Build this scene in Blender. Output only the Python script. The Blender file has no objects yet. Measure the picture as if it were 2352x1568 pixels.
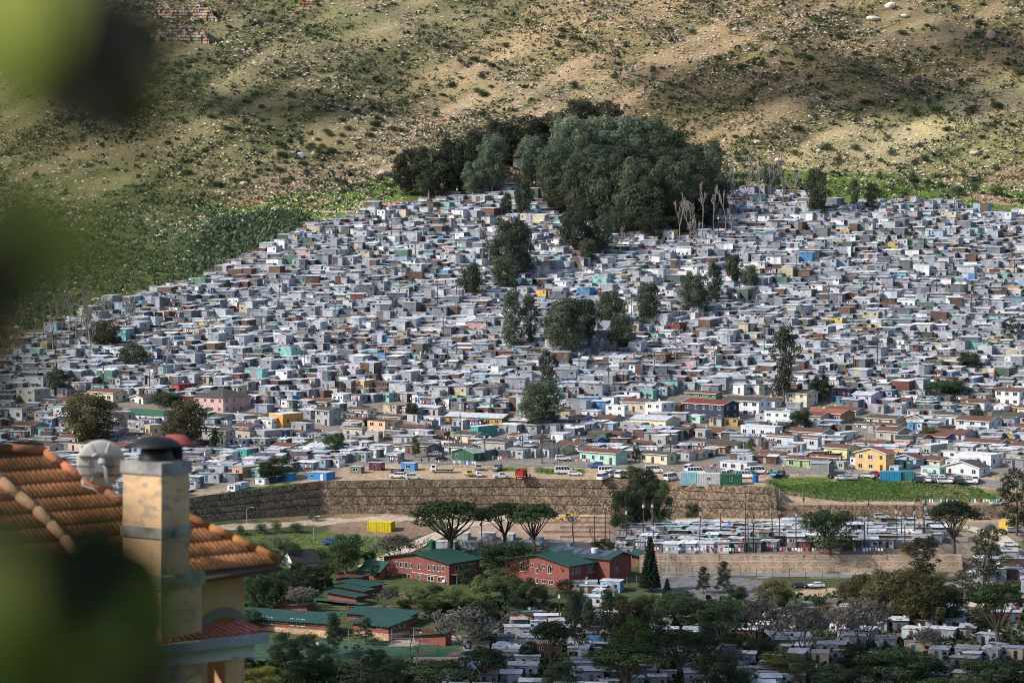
import bpy, math, random
import numpy as np
from mathutils import Vector, Matrix
# ---------------------------------------------------------------- camera, sky, sun
sc = bpy.context.scene
COL = sc.collection
F = 6670.0; U0 = 1176.0; V0 = 784.0; PITCH = math.radians(2.8); LIFT = math.radians(4.0); CZ = 140.0
cam = bpy.data.cameras.new('camera'); camo = bpy.data.objects.new('camera', cam); COL.objects.link(camo)
camo.location = (0, 0, CZ); camo.rotation_euler = (math.pi/2-PITCH, 0, 0)
cam.sensor_width = 36; cam.lens = 36*F/2352; cam.clip_start = .2; cam.clip_end = 9000
cam.dof.use_dof = True; cam.dof.focus_distance = 900; cam.dof.aperture_fstop = 2.1
sc.camera = camo
SUN = Vector((-.74, -.30, .60)).normalized()
w = bpy.data.worlds.new('World'); sc.world = w; w.use_nodes = True
nt = w.node_tree; sky = nt.nodes.new('ShaderNodeTexSky'); sky.sky_type = 'NISHITA'; sky.sun_disc = False
sky.sun_elevation = math.asin(SUN.z); sky.sun_rotation = math.atan2(SUN.x, SUN.y); sky.air_density = 1.0; sky.dust_density = 1.5
bg = nt.nodes['Background']; bg.inputs[1].default_value = .13; nt.links.new(sky.outputs[0], bg.inputs[0])
sl = bpy.data.lights.new('sun', 'SUN'); sl.energy = 3.6; sl.angle = math.radians(.5); sl.color = (1, .95, .87)
slo = bpy.data.objects.new('sun', sl); COL.objects.link(slo); slo.rotation_euler = SUN.to_track_quat('Z', 'Y').to_euler(); slo.location = (0, 0, 600)
vs = sc.view_settings; vs.view_transform = 'Standard'; vs.look = 'None'; vs.exposure = .5; vs.gamma = 1
sc.cycles.filter_width = 1.0; sc.cycles.max_bounces = 5; sc.cycles.transparent_max_bounces = 8; sc.cycles.caustics_reflective = False; sc.cycles.caustics_refractive = False
rnd = random.Random(7); R = np.random.RandomState(5)
# ---------------------------------------------------------------- terrain function
YW_X = [-400, -200, -92, -55, 0, 40, 72, 78, 400]; YW_Y = [780, 788, 802, 832, 836, 832, 822, 822, 818]
ZL_X = [-300, -92, -55, 0, 40, 75, 150, 300]; ZL_Z = [-5.5, -6.2, -9, -9.6, -9.5, -8.4, -9, -9]
PY = [-200, 0, 20, 400, 560, 620, 660, 700, 740, 770, 800, 836]; PZ = [190, 138.2, 131.4, 34.2, -8, -17.5, -18, -17, -15, -14.4, -11.5, -9.6]
QY = [836, 890, 930, 990, 1260, 1300, 1400, 1600, 1900, 2600, 4000]; QZ = [0, .3, 4, 12, 49, 57, 90, 166, 290, 560, 900]
def sst(a, b, x):
    t = np.clip((x-a)/(b-a), 0, 1); return t*t*(3-2*t)
def yw(x): return np.interp(x, YW_X, YW_Y)
def terr_mask(x): return sst(32, 35, x)*(1-sst(116, 124, x))
def lift(y, z):   # the whole valley floor rises away from the camera
    yy = np.maximum(y, 20.0); q = CZ+yy*np.tan(np.arctan((z-CZ)/yy)+LIFT); return np.where(np.asarray(y) < 20, z+1.65*np.clip(np.asarray(y)/20, 0, 1), q)
def H(x, y): return lift(np.asarray(y, float), H0(x, y))
def H0(x, y):
    x = np.asarray(x, float); y = np.asarray(y, float)
    Yw = yw(x); zl = np.interp(x, ZL_X, ZL_Z)
    p = np.interp(y, PY, PZ)
    t = sst(0, 1, (y-762)/np.maximum(Yw-762, 1))
    low = p*(1-t)+zl*t
    tm = terr_mask(x)
    low = np.where(y > 772, low*(1-tm)+(-10+(zl+10)*np.clip((y-772)/(Yw-772), 0, 1))*tm, low)
    q = np.interp(y, QY, QZ)
    rt = sst(73, 79, x)
    bank = np.clip((y-Yw)/20, 0, 1)
    q = q-5.3*(1-bank)*rt
    q = q+sst(1290, 1420, y)*(3.2*np.sin(x*.021+y*.017)+1.8*np.sin(x*.047-y*.031+1)+1.1*np.sin(x*.11+y*.09)+.6*np.sin(x*.23-y*.19+2)) \
        + sst(940, 1000, y)*(.7*np.sin(x*.07+y*.05)+.6*np.sin(x*.13-y*.09+2))
    q = q-sst(-60, -330, x)*sst(1050, 1300, y)*12
    return np.where(y < Yw, low, q)
def ray(u, v):
    a = (u-U0)/F; b = -(v-V0)/F
    return np.array([a, math.cos(PITCH)+b*math.sin(PITCH), -math.sin(PITCH)+b*math.cos(PITCH)])
def at(u, v, y0=300):
    d = ray(u, v)
    ys = np.arange(y0, 3000, 1.0); t = ys/d[1]
    dz = CZ+d[2]*t-H(d[0]*t, ys)
    k = np.argmax(dz < 0)
    a, b = ys[max(k-1, 0)], ys[k]
    for _ in range(12):
        m = (a+b)/2; t = m/d[1]
        if CZ+d[2]*t < float(H(d[0]*t, m)): b = m
        else: a = m
    t = b/d[1]; x = d[0]*t
    return Vector((x, b, float(H(x, b))))
def proj(x, y, z):
    x = np.asarray(x, float); y = np.asarray(y, float); z = np.asarray(z, float)-CZ
    c, s = math.cos(PITCH), math.sin(PITCH)
    f = y*c-z*s; up = y*s+z*c
    return U0+F*x/f, V0-F*up/f
def onray(u, v, dist):
    d = ray(u, v); return Vector(d*dist)+Vector((0, 0, CZ))
def mpu(p): return (p.y*math.cos(PITCH)-(p.z-CZ)*math.sin(PITCH))/F
# ---------------------------------------------------------------- materials
def newmat(name):
    m = bpy.data.materials.new(name); m.use_nodes = True; t = m.node_tree
    return m, t, t.nodes['Principled BSDF']
def N(t, typ, **k):
    n = t.nodes.new(typ)
    for a, b in k.items(): setattr(n, a, b)
    return n
def colmat(name, src='attr', rgb=None, rough=.8, metal=0, nscale=1.2, namt=.35, bump=0, wave=None, spec=.3, coord='Object', fine=0):
    """base colour (attribute / object colour / fixed) varied by stains of noise; optional corrugation"""
    m, t, b = newmat(name); L = t.links.new
    b.inputs['Roughness'].default_value = rough; b.inputs['Metallic'].default_value = metal; b.inputs['Specular IOR Level'].default_value = spec
    if src == 'attr': s = N(t, 'ShaderNodeAttribute', attribute_name='Col').outputs['Color']
    elif src == 'obj': s = N(t, 'ShaderNodeObjectInfo').outputs['Color']
    else:
        r = N(t, 'ShaderNodeRGB'); r.outputs[0].default_value = (*rgb, 1); s = r.outputs[0]
    if coord == 'Geo': co = N(t, 'ShaderNodeNewGeometry').outputs['Position']
    else: co = N(t, 'ShaderNodeTexCoord').outputs['Object']
    no = N(t, 'ShaderNodeTexNoise'); no.inputs['Scale'].default_value = nscale; no.inputs['Detail'].default_value = 6; no.inputs['Roughness'].default_value = .65
    L(co, no.inputs['Vector'])
    mr = N(t, 'ShaderNodeMapRange'); mr.inputs[1].default_value = .3; mr.inputs[2].default_value = .7; mr.inputs[3].default_value = 1-namt; mr.inputs[4].default_value = 1+namt*.6
    L(no.outputs['Fac'], mr.inputs[0])
    v = N(t, 'ShaderNodeVectorMath', operation='SCALE'); L(s, v.inputs[0]); L(mr.outputs[0], v.inputs['Scale'])
    L(v.outputs[0], b.inputs['Base Color'])
    if wave:
        wv = N(t, 'ShaderNodeTexWave', bands_direction=wave[1]); wv.inputs['Scale'].default_value = wave[0]; wv.inputs['Distortion'].default_value = .3
        L(co, wv.inputs['Vector']); bp = N(t, 'ShaderNodeBump'); bp.inputs['Strength'].default_value = wave[2]; bp.inputs['Distance'].default_value = .05
        L(wv.outputs['Fac'], bp.inputs['Height']); L(bp.outputs[0], b.inputs['Normal'])
    elif bump:
        n2 = N(t, 'ShaderNodeTexNoise'); n2.inputs['Scale'].default_value = nscale*4; n2.inputs['Detail'].default_value = 5; L(co, n2.inputs['Vector'])
        bp = N(t, 'ShaderNodeBump'); bp.inputs['Strength'].default_value = bump; bp.inputs['Distance'].default_value = .1
        L(n2.outputs['Fac'], bp.inputs['Height']); L(bp.outputs[0], b.inputs['Normal'])
    return m
M = {}
M['paint'] = colmat('weathered_paint', rough=.85, nscale=.8, namt=.28)
M['tin'] = colmat('corrugated_iron', rough=.55, metal=.0, nscale=.9, namt=.4, wave=(2.2, 'X', .5), spec=.5)
M['tinw'] = colmat('sheet_iron_far', rough=.6, nscale=.7, namt=.38, spec=.5, coord='Geo')
M['tile'] = colmat('roof_tiles', rough=.9, nscale=1.5, namt=.45, wave=(1.2, 'Y', .8))
M['obj'] = colmat('coat_paint', src='obj', rough=.35, nscale=.6, namt=.1, spec=.5)
M['cloth'] = colmat('cloth', src='obj', rough=.95, nscale=5, namt=.25)
M['rub'] = colmat('rubber', src='c', rgb=(.02, .02, .02), rough=.8)
M['rim'] = colmat('rim_metal', src='c', rgb=(.5, .5, .5), rough=.4, metal=.3)
M['glass'] = colmat('window_glass', src='c', rgb=(.025, .03, .035), rough=.12, nscale=.5, namt=.4, spec=.6)
M['frame'] = colmat('window_frame', src='c', rgb=(.6, .6, .58), rough=.6)
M['wood'] = colmat('pole_wood', src='c', rgb=(.07, .055, .045), rough=.9)
M['bark'] = colmat('bark', src='attr', rough=.95, nscale=2, namt=.4)
M['steel'] = colmat('galvanised_steel', src='c', rgb=(.42, .43, .44), rough=.45, metal=.4)
M['dish'] = colmat('dish_metal', src='c', rgb=(.62, .63, .64), rough=.5)
M['skin'] = colmat('skin', src='c', rgb=(.12, .065, .04), rough=.6)
M['hair'] = colmat('hair', src='c', rgb=(.012, .01, .01), rough=.9)
M['asph'] = colmat('road_surface', src='c', rgb=(.20, .19, .18), rough=.95, nscale=.25, namt=.3, bump=.2, coord='Geo')
M['track'] = colmat('dirt_track', src='c', rgb=(.50, .42, .34), rough=.98, nscale=.3, namt=.25, bump=.3, coord='Geo')
M['rock'] = colmat('sandstone', src='attr', rough=.95, nscale=.5, namt=.4, bump=.5, coord='Geo')
def leafmat(name, src):
    m, t, b = newmat(name); L = t.links.new
    a = N(t, 'ShaderNodeAttribute', attribute_name='Col').outputs['Color']
    mx = N(t, 'ShaderNodeMix', data_type='RGBA', blend_type='MULTIPLY'); mx.inputs[0].default_value = 1
    L(a, mx.inputs[6])
    if src: L(N(t, 'ShaderNodeObjectInfo').outputs['Color'], mx.inputs[7])
    else: mx.inputs[7].default_value = (1, 1, 1, 1)
    L(mx.outputs[2], b.inputs['Base Color']); b.inputs['Roughness'].default_value = .7; b.inputs['Specular IOR Level'].default_value = .25
    tr = N(t, 'ShaderNodeBsdfTranslucent'); L(mx.outputs[2], tr.inputs[0])
    ms = N(t, 'ShaderNodeMixShader'); ms.inputs[0].default_value = .25; L(b.outputs[0], ms.inputs[1]); L(tr.outputs[0], ms.inputs[2])
    L(ms.outputs[0], t.nodes['Material Output'].inputs[0]); return m
M['leaf'] = leafmat('foliage', True)
def groundmat():
    m, t, b = newmat('earth_and_grass'); L = t.links.new
    a = N(t, 'ShaderNodeAttribute', attribute_name='Col'); co = N(t, 'ShaderNodeNewGeometry').outputs['Position']
    def noise(s, d=6, r=.6):
        n = N(t, 'ShaderNodeTexNoise'); n.inputs['Scale'].default_value = s; n.inputs['Detail'].default_value = d; n.inputs['Roughness'].default_value = r; L(co, n.inputs['Vector']); return n.outputs['Fac']
    def rng(x, a0, a1, b0, b1):
        r = N(t, 'ShaderNodeMapRange'); L(x, r.inputs[0])
        for i, q in enumerate((a0, a1, b0, b1)): r.inputs[i+1].default_value = q
        return r.outputs[0]
    f1 = rng(noise(.9, 7, .75), .3, .7, .45, 1.5); f2 = rng(noise(.05, 4), .3, .7, .85, 1.15)
    mu = N(t, 'ShaderNodeMath', operation='MULTIPLY'); L(f1, mu.inputs[0]); L(f2, mu.inputs[1])
    v = N(t, 'ShaderNodeVectorMath', operation='SCALE'); L(a.outputs['Color'], v.inputs[0]); L(mu.outputs[0], v.inputs['Scale'])
    # patches of dry stems / bare soil / green tufts of their own colour
    mx = N(t, 'ShaderNodeMix', data_type='RGBA'); L(rng(noise(.35, 8, .7), .5, .62, 0, .55), mx.inputs[0]); L(v.outputs[0], mx.inputs[6])
    hs = N(t, 'ShaderNodeHueSaturation'); hs.inputs['Hue'].default_value = .53; hs.inputs['Saturation'].default_value = 1.1; hs.inputs['Value'].default_value = .62; L(v.outputs[0], hs.inputs['Color'])
    L(hs.outputs[0], mx.inputs[7]); L(mx.outputs[2], b.inputs['Base Color'])
    b.inputs['Roughness'].default_value = .97; b.inputs['Specular IOR Level'].default_value = .15
    bp = N(t, 'ShaderNodeBump'); bp.inputs['Strength'].default_value = .8; bp.inputs['Distance'].default_value = .5; L(noise(.8, 8, .7), bp.inputs['Height']); L(bp.outputs[0], b.inputs['Normal'])
    return m
M['ground'] = groundmat()
def stonemat(name, cols, scale, stretch=(1, 1, 1), gap=.06, dark=(.03, .025, .02)):
    m, t, b = newmat(name); L = t.links.new
    co = N(t, 'ShaderNodeNewGeometry').outputs['Position']; mp = N(t, 'ShaderNodeMapping'); mp.inputs['Scale'].default_value = stretch; L(co, mp.inputs[0])
    v = N(t, 'ShaderNodeTexVoronoi'); v.inputs['Scale'].default_value = scale; L(mp.outputs[0], v.inputs['Vector'])
    v2 = N(t, 'ShaderNodeTexVoronoi', feature='DISTANCE_TO_EDGE'); v2.inputs['Scale'].default_value = scale; L(mp.outputs[0], v2.inputs['Vector'])
    sep = N(t, 'ShaderNodeSeparateColor'); L(v.outputs['Color'], sep.inputs[0])
    cr = N(t, 'ShaderNodeValToRGB'); e = cr.color_ramp.elements
    for i, c in enumerate(cols):
        if i > 1: e.new(i/(len(cols)-1))
        e[i].position = i/(len(cols)-1)
    for i, c in enumerate(cols): e[i].color = (*c, 1)
    L(sep.outputs[0], cr.inputs[0])
    mr = N(t, 'ShaderNodeMapRange'); mr.inputs[1].default_value = 0; mr.inputs[2].default_value = gap; L(v2.outputs['Distance'], mr.inputs[0])
    mx = N(t, 'ShaderNodeMix', data_type='RGBA'); mx.inputs[6].default_value = (*dark, 1); L(mr.outputs[0], mx.inputs[0]); L(cr.outputs[0], mx.inputs[7])
    no = N(t, 'ShaderNodeTexNoise'); no.inputs['Scale'].default_value = .15; no.inputs['Detail'].default_value = 5; L(co, no.inputs['Vector'])
    r2 = N(t, 'ShaderNodeMapRange'); r2.inputs[1].default_value = .3; r2.inputs[2].default_value = .7; r2.inputs[3].default_value = .7; r2.inputs[4].default_value = 1.2; L(no.outputs['Fac'], r2.inputs[0])
    s = N(t, 'ShaderNodeVectorMath', operation='SCALE'); L(mx.outputs[2], s.inputs[0]); L(r2.outputs[0], s.inputs['Scale']); L(s.outputs[0], b.inputs['Base Color'])
    bp = N(t, 'ShaderNodeBump'); bp.inputs['Strength'].default_value = .6; bp.inputs['Distance'].default_value = .15; L(mr.outputs[0], bp.inputs['Height']); L(bp.outputs[0], b.inputs['Normal'])
    b.inputs['Roughness'].default_value = .95; return m
M['gabion'] = stonemat('gabion_stone', [(.08, .055, .04), (.24, .165, .11), (.40, .29, .20), (.16, .115, .08)], 2.0); M['ledge_dark'] = colmat('dark_ledge_line', src='c', rgb=(.06, .06, .03), rough=1)
M['loffel'] = stonemat('concrete_block_wall', [(.46, .35, .25), (.56, .43, .32), (.50, .39, .28)], 1.5, (1, 1, 1.6), .10, (.22, .16, .12))
M['stone'] = stonemat('field_stone', [(.50, .30, .17), (.62, .43, .27), (.38, .22, .13)], 2.0)
def brickmat(name, c1, c2, mortar, scale=1.0, rough=.9):
    m, t, b = newmat(name); L = t.links.new
    co = N(t, 'ShaderNodeTexCoord').outputs['Object']; sp = N(t, 'ShaderNodeSeparateXYZ'); L(co, sp.inputs[0])
    ad = N(t, 'ShaderNodeMath', operation='ADD'); L(sp.outputs[0], ad.inputs[0]); L(sp.outputs[1], ad.inputs[1])
    cb = N(t, 'ShaderNodeCombineXYZ'); L(ad.outputs[0], cb.inputs[0]); L(sp.outputs[2], cb.inputs[1])
    br = N(t, 'ShaderNodeTexBrick'); br.inputs['Scale'].default_value = scale; br.inputs['Color1'].default_value = (*c1, 1); br.inputs['Color2'].default_value = (*c2, 1); br.inputs['Mortar'].default_value = (*mortar, 1)
    br.inputs['Mortar Size'].default_value = .02; L(cb.outputs[0], br.inputs['Vector'])
    no = N(t, 'ShaderNodeTexNoise'); no.inputs['Scale'].default_value = 1.1; no.inputs['Detail'].default_value = 6; L(co, no.inputs['Vector'])
    r2 = N(t, 'ShaderNodeMapRange'); r2.inputs[1].default_value = .3; r2.inputs[2].default_value = .7; r2.inputs[3].default_value = .8; r2.inputs[4].default_value = 1.15; L(no.outputs['Fac'], r2.inputs[0])
    s = N(t, 'ShaderNodeVectorMath', operation='SCALE'); L(br.outputs[0], s.inputs[0]); L(r2.outputs[0], s.inputs['Scale']); L(s.outputs[0], b.inputs['Base Color'])
    b.inputs['Roughness'].default_value = rough; return m
M['brick'] = brickmat('red_face_brick', (.175, .048, .04), (.22, .062, .05), (.2, .08, .065), 2.2)
M['block'] = brickmat('bare_concrete_block', (.30, .29, .27), (.36, .35, .33), (.22, .21, .2), 1.0)
# ---------------------------------------------------------------- mesh builder
class MB:
    def __init__(s): s.v = []; s.f = []; s.c = []; s.m = []
    def face(s, pts, col=(1, 1, 1), mi=0):
        n = len(s.v); s.v.extend([tuple(p) for p in pts]); s.f.append(tuple(range(n, n+len(pts)))); s.c.append(col); s.m.append(mi); return s
    def box(s, x0, x1, y0, y1, z0, z1, col=(1, 1, 1), mi=0, z1b=None, skip=''):
        zb = z1 if z1b is None else z1b   # z1: top at front (y0), z1b: top at back
        p = [(x0, y0, z0), (x1, y0, z0), (x1, y1, z0), (x0, y1, z0), (x0, y0, z1), (x1, y0, z1), (x1, y1, zb), (x0, y1, zb)]
        n = len(s.v); s.v.extend(p)
        for k, q in zip('bfrklt', ((3, 2, 1, 0), (0, 1, 5, 4), (1, 2, 6, 5), (2, 3, 7, 6), (3, 0, 4, 7), (4, 5, 6, 7))):
            if k in skip: continue
            s.f.append(tuple(n+i for i in q)); s.c.append(col); s.m.append(mi)
        return s
    def obox(s, a, b, wd, ht, col=(1, 1, 1), mi=0):
        a = Vector(a); b = Vector(b); d = (b-a).normalized(); side = d.cross(Vector((0, 0, 1)))
        if side.length < .01: side = Vector((1, 0, 0))
        side = side.normalized()*wd/2; up = side.cross(d).normalized()*ht/2
        p = [a-side-up, a+side-up, a+side+up, a-side+up, b-side-up, b+side-up, b+side+up, b-side+up]
        n = len(s.v); s.v.extend([tuple(q) for q in p])
        for q in ((0, 1, 2, 3), (7, 6, 5, 4), (0, 4, 5, 1), (1, 5, 6, 2), (2, 6, 7, 3), (3, 7, 4, 0)):
            s.f.append(tuple(n+i for i in q)); s.c.append(col); s.m.append(mi)
        return s
    def tube(s, pts, rad, n=6, col=(1, 1, 1), mi=0, cap=True):
        pts = [Vector(p) for p in pts]; base = len(s.v)
        for i, p in enumerate(pts):
            d = (pts[min(i+1, len(pts)-1)]-pts[max(i-1, 0)]).normalized()
            a = d.cross(Vector((0, 0, 1)) if abs(d.z) < .9 else Vector((0, 1, 0))).normalized(); b = d.cross(a)
            r = rad[i] if hasattr(rad, '__len__') else rad
            for k in range(n):
                t = 2*math.pi*k/n; s.v.append(tuple(p+a*(r*math.cos(t))+b*(r*math.sin(t))))
        for i in range(len(pts)-1):
            for k in range(n):
                s.f.append((base+i*n+k, base+i*n+(k+1) % n, base+(i+1)*n+(k+1) % n, base+(i+1)*n+k)); s.c.append(col); s.m.append(mi)
        if cap:
            s.f.append(tuple(base+k for k in range(n))[::-1]); s.c.append(col); s.m.append(mi)
            s.f.append(tuple(base+(len(pts)-1)*n+k for k in range(n))); s.c.append(col); s.m.append(mi)
        return s
    def lathe(s, prof, n=16, col=(1, 1, 1), mi=0, o=(0, 0, 0)):
        base = len(s.v)
        for r, z in prof:
            for k in range(n):
                t = 2*math.pi*k/n; s.v.append((o[0]+r*math.cos(t), o[1]+r*math.sin(t), o[2]+z))
        for i in range(len(prof)-1):
            for k in range(n):
                s.f.append((base+i*n+k, base+i*n+(k+1) % n, base+(i+1)*n+(k+1) % n, base+(i+1)*n+k)); s.c.append(col); s.m.append(mi)
        return s
    def prism(s, poly, y0, y1, col=(1, 1, 1), mi=0):   # poly in xz, extruded along y
        n = len(s.v); k = len(poly)
        s.v.extend([(x, y0, z) for x, z in poly]+[(x, y1, z) for x, z in poly])
        s.f.append(tuple(range(n, n+k))); s.f.append(tuple(range(n+2*k-1, n+k-1, -1)))
        for i in range(k): s.f.append((n+(i+1) % k, n+i, n+k+i, n+k+(i+1) % k))
        s.c += [col]*(k+2); s.m += [mi]*(k+2); return s
    def merge(s, o, mat4):
        n = len(s.v); s.v.extend([tuple(mat4@Vector(p)) for p in o.v]); s.f.extend([tuple(i+n for i in f) for f in o.f]); s.c.extend(o.c); s.m.extend(o.m)
    def mesh(s, name, mats, smooth=False):
        me = bpy.data.meshes.new(name); me.from_pydata(s.v, [], s.f)
        if s.c:
            a = me.attributes.new('Col', 'FLOAT_COLOR', 'FACE')
            a.data.foreach_set('color', np.concatenate([np.array([c[:3] for c in s.c], 'f'), np.ones((len(s.c), 1), 'f')], 1).ravel())
        for m in (mats if isinstance(mats, (list, tuple)) else [mats]): me.materials.append(M[m])
        if any(s.m): me.polygons.foreach_set('material_index', s.m)
        if smooth: me.polygons.foreach_set('use_smooth', [True]*len(s.f))
        me.update(); return me
    def build(s, name, mats, parent=None, loc=None, rz=0, smooth=False):
        return link(name, s.mesh(name, mats, smooth), parent, loc, rz)
def link(name, me, parent=None, loc=None, rz=0, scale=None, color=None):
    o = bpy.data.objects.new(name, me); COL.objects.link(o)
    if parent: o.parent = parent
    if loc is not None: o.location = loc
    if rz: o.rotation_euler = (0, 0, rz)
    if scale is not None: o.scale = scale
    if color is not None: o.color = (*color, 1)
    return o
TH = []
def thing(name, cat, look, loc, rz=0, group=None, label=None, me=None):
    o = bpy.data.objects.new(name, me); COL.objects.link(o); o.location = loc; o.rotation_euler = (0, 0, rz)
    o['category'] = cat
    if group: o['group'] = group
    if label: o['label'] = label
    TH.append((o, look)); return o
def struct(o, kind='structure'): o['kind'] = kind; return o
def copytree(o, loc, rz=0, scale=None, look=None, color=None):
    c = o.copy(); COL.objects.link(c); c.location = loc; c.rotation_euler = (0, 0, rz)
    if 'label' in c: del c['label']
    if scale is not None: c.scale = scale
    for ch in list(o.children):
        d = ch.copy(); COL.objects.link(d); d.parent = c
        for g in list(ch.children):
            e = g.copy(); COL.objects.link(e); e.parent = d
            if color is not None: e.color = (*color, 1)
        if color is not None: d.color = (*color, 1)
    TH.append((c, look)); return c
USED = set()
def proto_or_copy(o, loc, rz=0, scale=None, look=None, color=None):
    if o.name not in USED:
        USED.add(o.name); o.location = loc; o.rotation_euler = (0, 0, rz)
        if scale is not None: o.scale = scale
        if color is not None:
            for ch in o.children:
                ch.color = (*color, 1)
                for g in ch.children: g.color = (*color, 1)
        TH.append((o, look)); return o
    return copytree(o, loc, rz, scale, look, color)
def npmesh(name, V, Fq, C, mat, k=4):
    me = bpy.data.meshes.new(name); me.vertices.add(len(V)); me.vertices.foreach_set('co', V.astype('f').ravel())
    nf = len(Fq); me.loops.add(nf*k); me.loops.foreach_set('vertex_index', Fq.astype('i').ravel())
    me.polygons.add(nf); me.polygons.foreach_set('loop_start', np.arange(nf, dtype='i')*k)
    if C is not None:
        a = me.attributes.new('Col', 'FLOAT_COLOR', 'FACE'); a.data.foreach_set('color', np.concatenate([C, np.ones((nf, 1))], 1).astype('f').ravel())
    me.materials.append(M[mat]); me.update(calc_edges=True); me.validate(); return me
# ---------------------------------------------------------------- ground
def inpoly(u, v, poly):
    r = np.zeros(u.shape, bool); j = len(poly)-1
    for i in range(len(poly)):
        xi, yi = poly[i]; xj, yj = poly[j]
        c = ((yi > v) != (yj > v)) & (u < (xj-xi)*(v-yi)/((yj-yi) or 1e-9)+xi); r ^= c; j = i
    return r
SAND = (.42, .30, .205); GRASS = (.085, .135, .028); DIRT = (.20, .155, .12); TAN = (.24, .175, .10); OLIVE = (.13, .135, .05)
REG = [  # ground colour regions, traced on the photo and laid on the terrain
    ([(-600, 1195), (3000, 1195), (3000, 2200), (-600, 2200)], (.07, .085, .035)),
    ([(40, 800), (110, 760), (300, 697), (430, 657), (560, 597), (720, 525), (960, 468), (1190, 430), (1680, 445), (2160, 465), (2600, 505), (2600, 870), (-600, 900), (-600, 800)], (.18, .145, .12)),
    ([(-600, 860), (3000, 860), (3000, 1108), (-600, 1160)], (.24, .20, .165)),
    ([(430, 1160), (440, 1130), (600, 1112), (760, 1096), (800, 1070), (1000, 1058), (1250, 1066), (1500, 1080), (1760, 1085), (1990, 1085), (2290, 1095), (2352, 1130), (2200, 1112), (1760, 1125), (1500, 1115), (1100, 1110), (735, 1120)], SAND),
    ([(440, 1150), (560, 1120), (680, 1106), (690, 1112), (560, 1128), (450, 1152)], GRASS),
    ([(1130, 1072), (1210, 1072), (1215, 1084), (1140, 1082)], GRASS), ([(1225, 1075), (1345, 1078), (1340, 1089), (1235, 1086)], GRASS), ([(1180, 1100), (1500, 1103), (1560, 1112), (1190, 1109)], GRASS),
    ([(1750, 1102), (1790, 1093), (1990, 1100), (2130, 1108), (2240, 1118), (2310, 1150), (2250, 1165), (1930, 1152), (1900, 1135), (1790, 1125)], GRASS),
    ([(2060, 1118), (2200, 1116), (2260, 1150), (2180, 1150)], SAND), ([(1720, 1130), (1760, 1142), (1780, 1165), (1700, 1165)], GRASS),
    ([(1770, 1112), (1810, 1128), (1850, 1140), (1940, 1146), (2300, 1156), (2330, 1185), (1780, 1165), (1740, 1158)], SAND),
    ([(1450, 1190), (2300, 1190), (2300, 1205), (1450, 1200)], SAND), ([(1480, 1202), (1780, 1200), (1840, 1215), (1480, 1222)], GRASS), ([(1900, 1208), (2230, 1208), (2230, 1222), (1900, 1222)], GRASS),
    ([(1050, 1188), (1390, 1180), (1410, 1262), (1090, 1262), (1040, 1225)], (.36, .255, .19)),
    ([(430, 1210), (900, 1183), (1100, 1180), (1390, 1178), (1390, 1190), (900, 1196), (430, 1222)], (.46, .36, .27)),
    ([(760, 1200), (960, 1196), (1000, 1220), (940, 1240), (760, 1225)], (.25, .17, .12)),
    ([(560, 1225), (760, 1222), (960, 1245), (880, 1290), (700, 1300), (560, 1270)], (.10, .13, .04)),
    ([(1400, 1205), (2180, 1205), (2240, 1285), (1400, 1285)], DIRT), ([(2180, 1200), (2352, 1200), (2352, 1450), (2180, 1400)], (.26, .21, .17)),
    ([(1480, 1310), (2150, 1318), (2150, 1326), (1480, 1322)], (.35, .31, .27)), ([(1500, 1322), (1760, 1330), (1780, 1365), (1560, 1385), (1500, 1360)], (.16, .155, .16)),
    ([(1780, 1355), (1990, 1350), (1990, 1370), (1780, 1372)], SAND), ([(560, 1475), (1050, 1468), (1090, 1512), (560, 1518)], (.045, .09, .055)),
    ([(880, 1462), (1050, 1460), (1060, 1478), (900, 1480)], (.40, .33, .27)), ([(1200, 1390), (2400, 1380), (2400, 1640), (900, 1640), (1000, 1520)], (.17, .145, .12)),
    ([(-400, 700), (110, 760), (300, 690), (430, 650), (720, 515), (960, 460), (1060, 432), (1200, 330), (700, 440), (400, 480), (-400, 540)], (.10, .115, .042)),
    ([(380, 575), (450, 510), (560, 490), (700, 482), (715, 520), (560, 590), (430, 645)], (.07, .10, .04)),
    ([(430, 470), (620, 455), (750, 440), (940, 400), (1000, 430), (900, 485), (730, 510), (690, 490), (470, 490)], (.10, .18, .025)),
    ([(520, 470), (600, 455), (620, 465), (540, 475)], (.35, .17, .09)), ([(690, 466), (740, 458), (750, 470), (700, 478)], (.36, .17, .10)), ([(850, 470), (930, 455), (940, 470), (860, 480)], (.36, .2, .11)),
    ([(1670, 390), (1950, 395), (2352, 430), (2500, 480), (2352, 500), (2160, 465), (1900, 470), (1680, 440)], (.10, .165, .03)),
    ([(2180, 440), (2290, 440), (2352, 470), (2260, 470)], (.38, .25, .15)),
]
MTN = [  # broad vegetation tints on the mountain, cloud shade and sunlit bands painted in: centre, radii, colour
    (150, 250, 330, 260, (.16, .155, .075)), (330, 460, 260, 70, (.11, .135, .045)), (700, 100, 230, 90, (.19, .185, .10)), (980, 50, 200, 80, (.24, .22, .125)),
    (500, 330, 180, 100, (.19, .17, .09)), (850, 260, 160, 70, (.13, .125, .065)), (1000, 330, 260, 50, (.40, .31, .20)), (1150, 200, 180, 70, (.38, .30, .18)), (1400, 80, 300, 80, (.36, .27, .15)),
    (1900, 180, 320, 90, (.21, .16, .09)), (2150, 60, 250, 70, (.26, .21, .12)), (2050, 330, 330, 60, (.38, .34, .18)), (2300, 250, 150, 60, (.36, .31, .16)), (2000, 420, 400, 30, (.21, .23, .08)),
    (120, 330, 120, 50, (.33, .25, .14)), (650, 420, 200, 35, (.27, .21, .14)), (1700, 330, 160, 50, (.27, .22, .12))]
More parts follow.
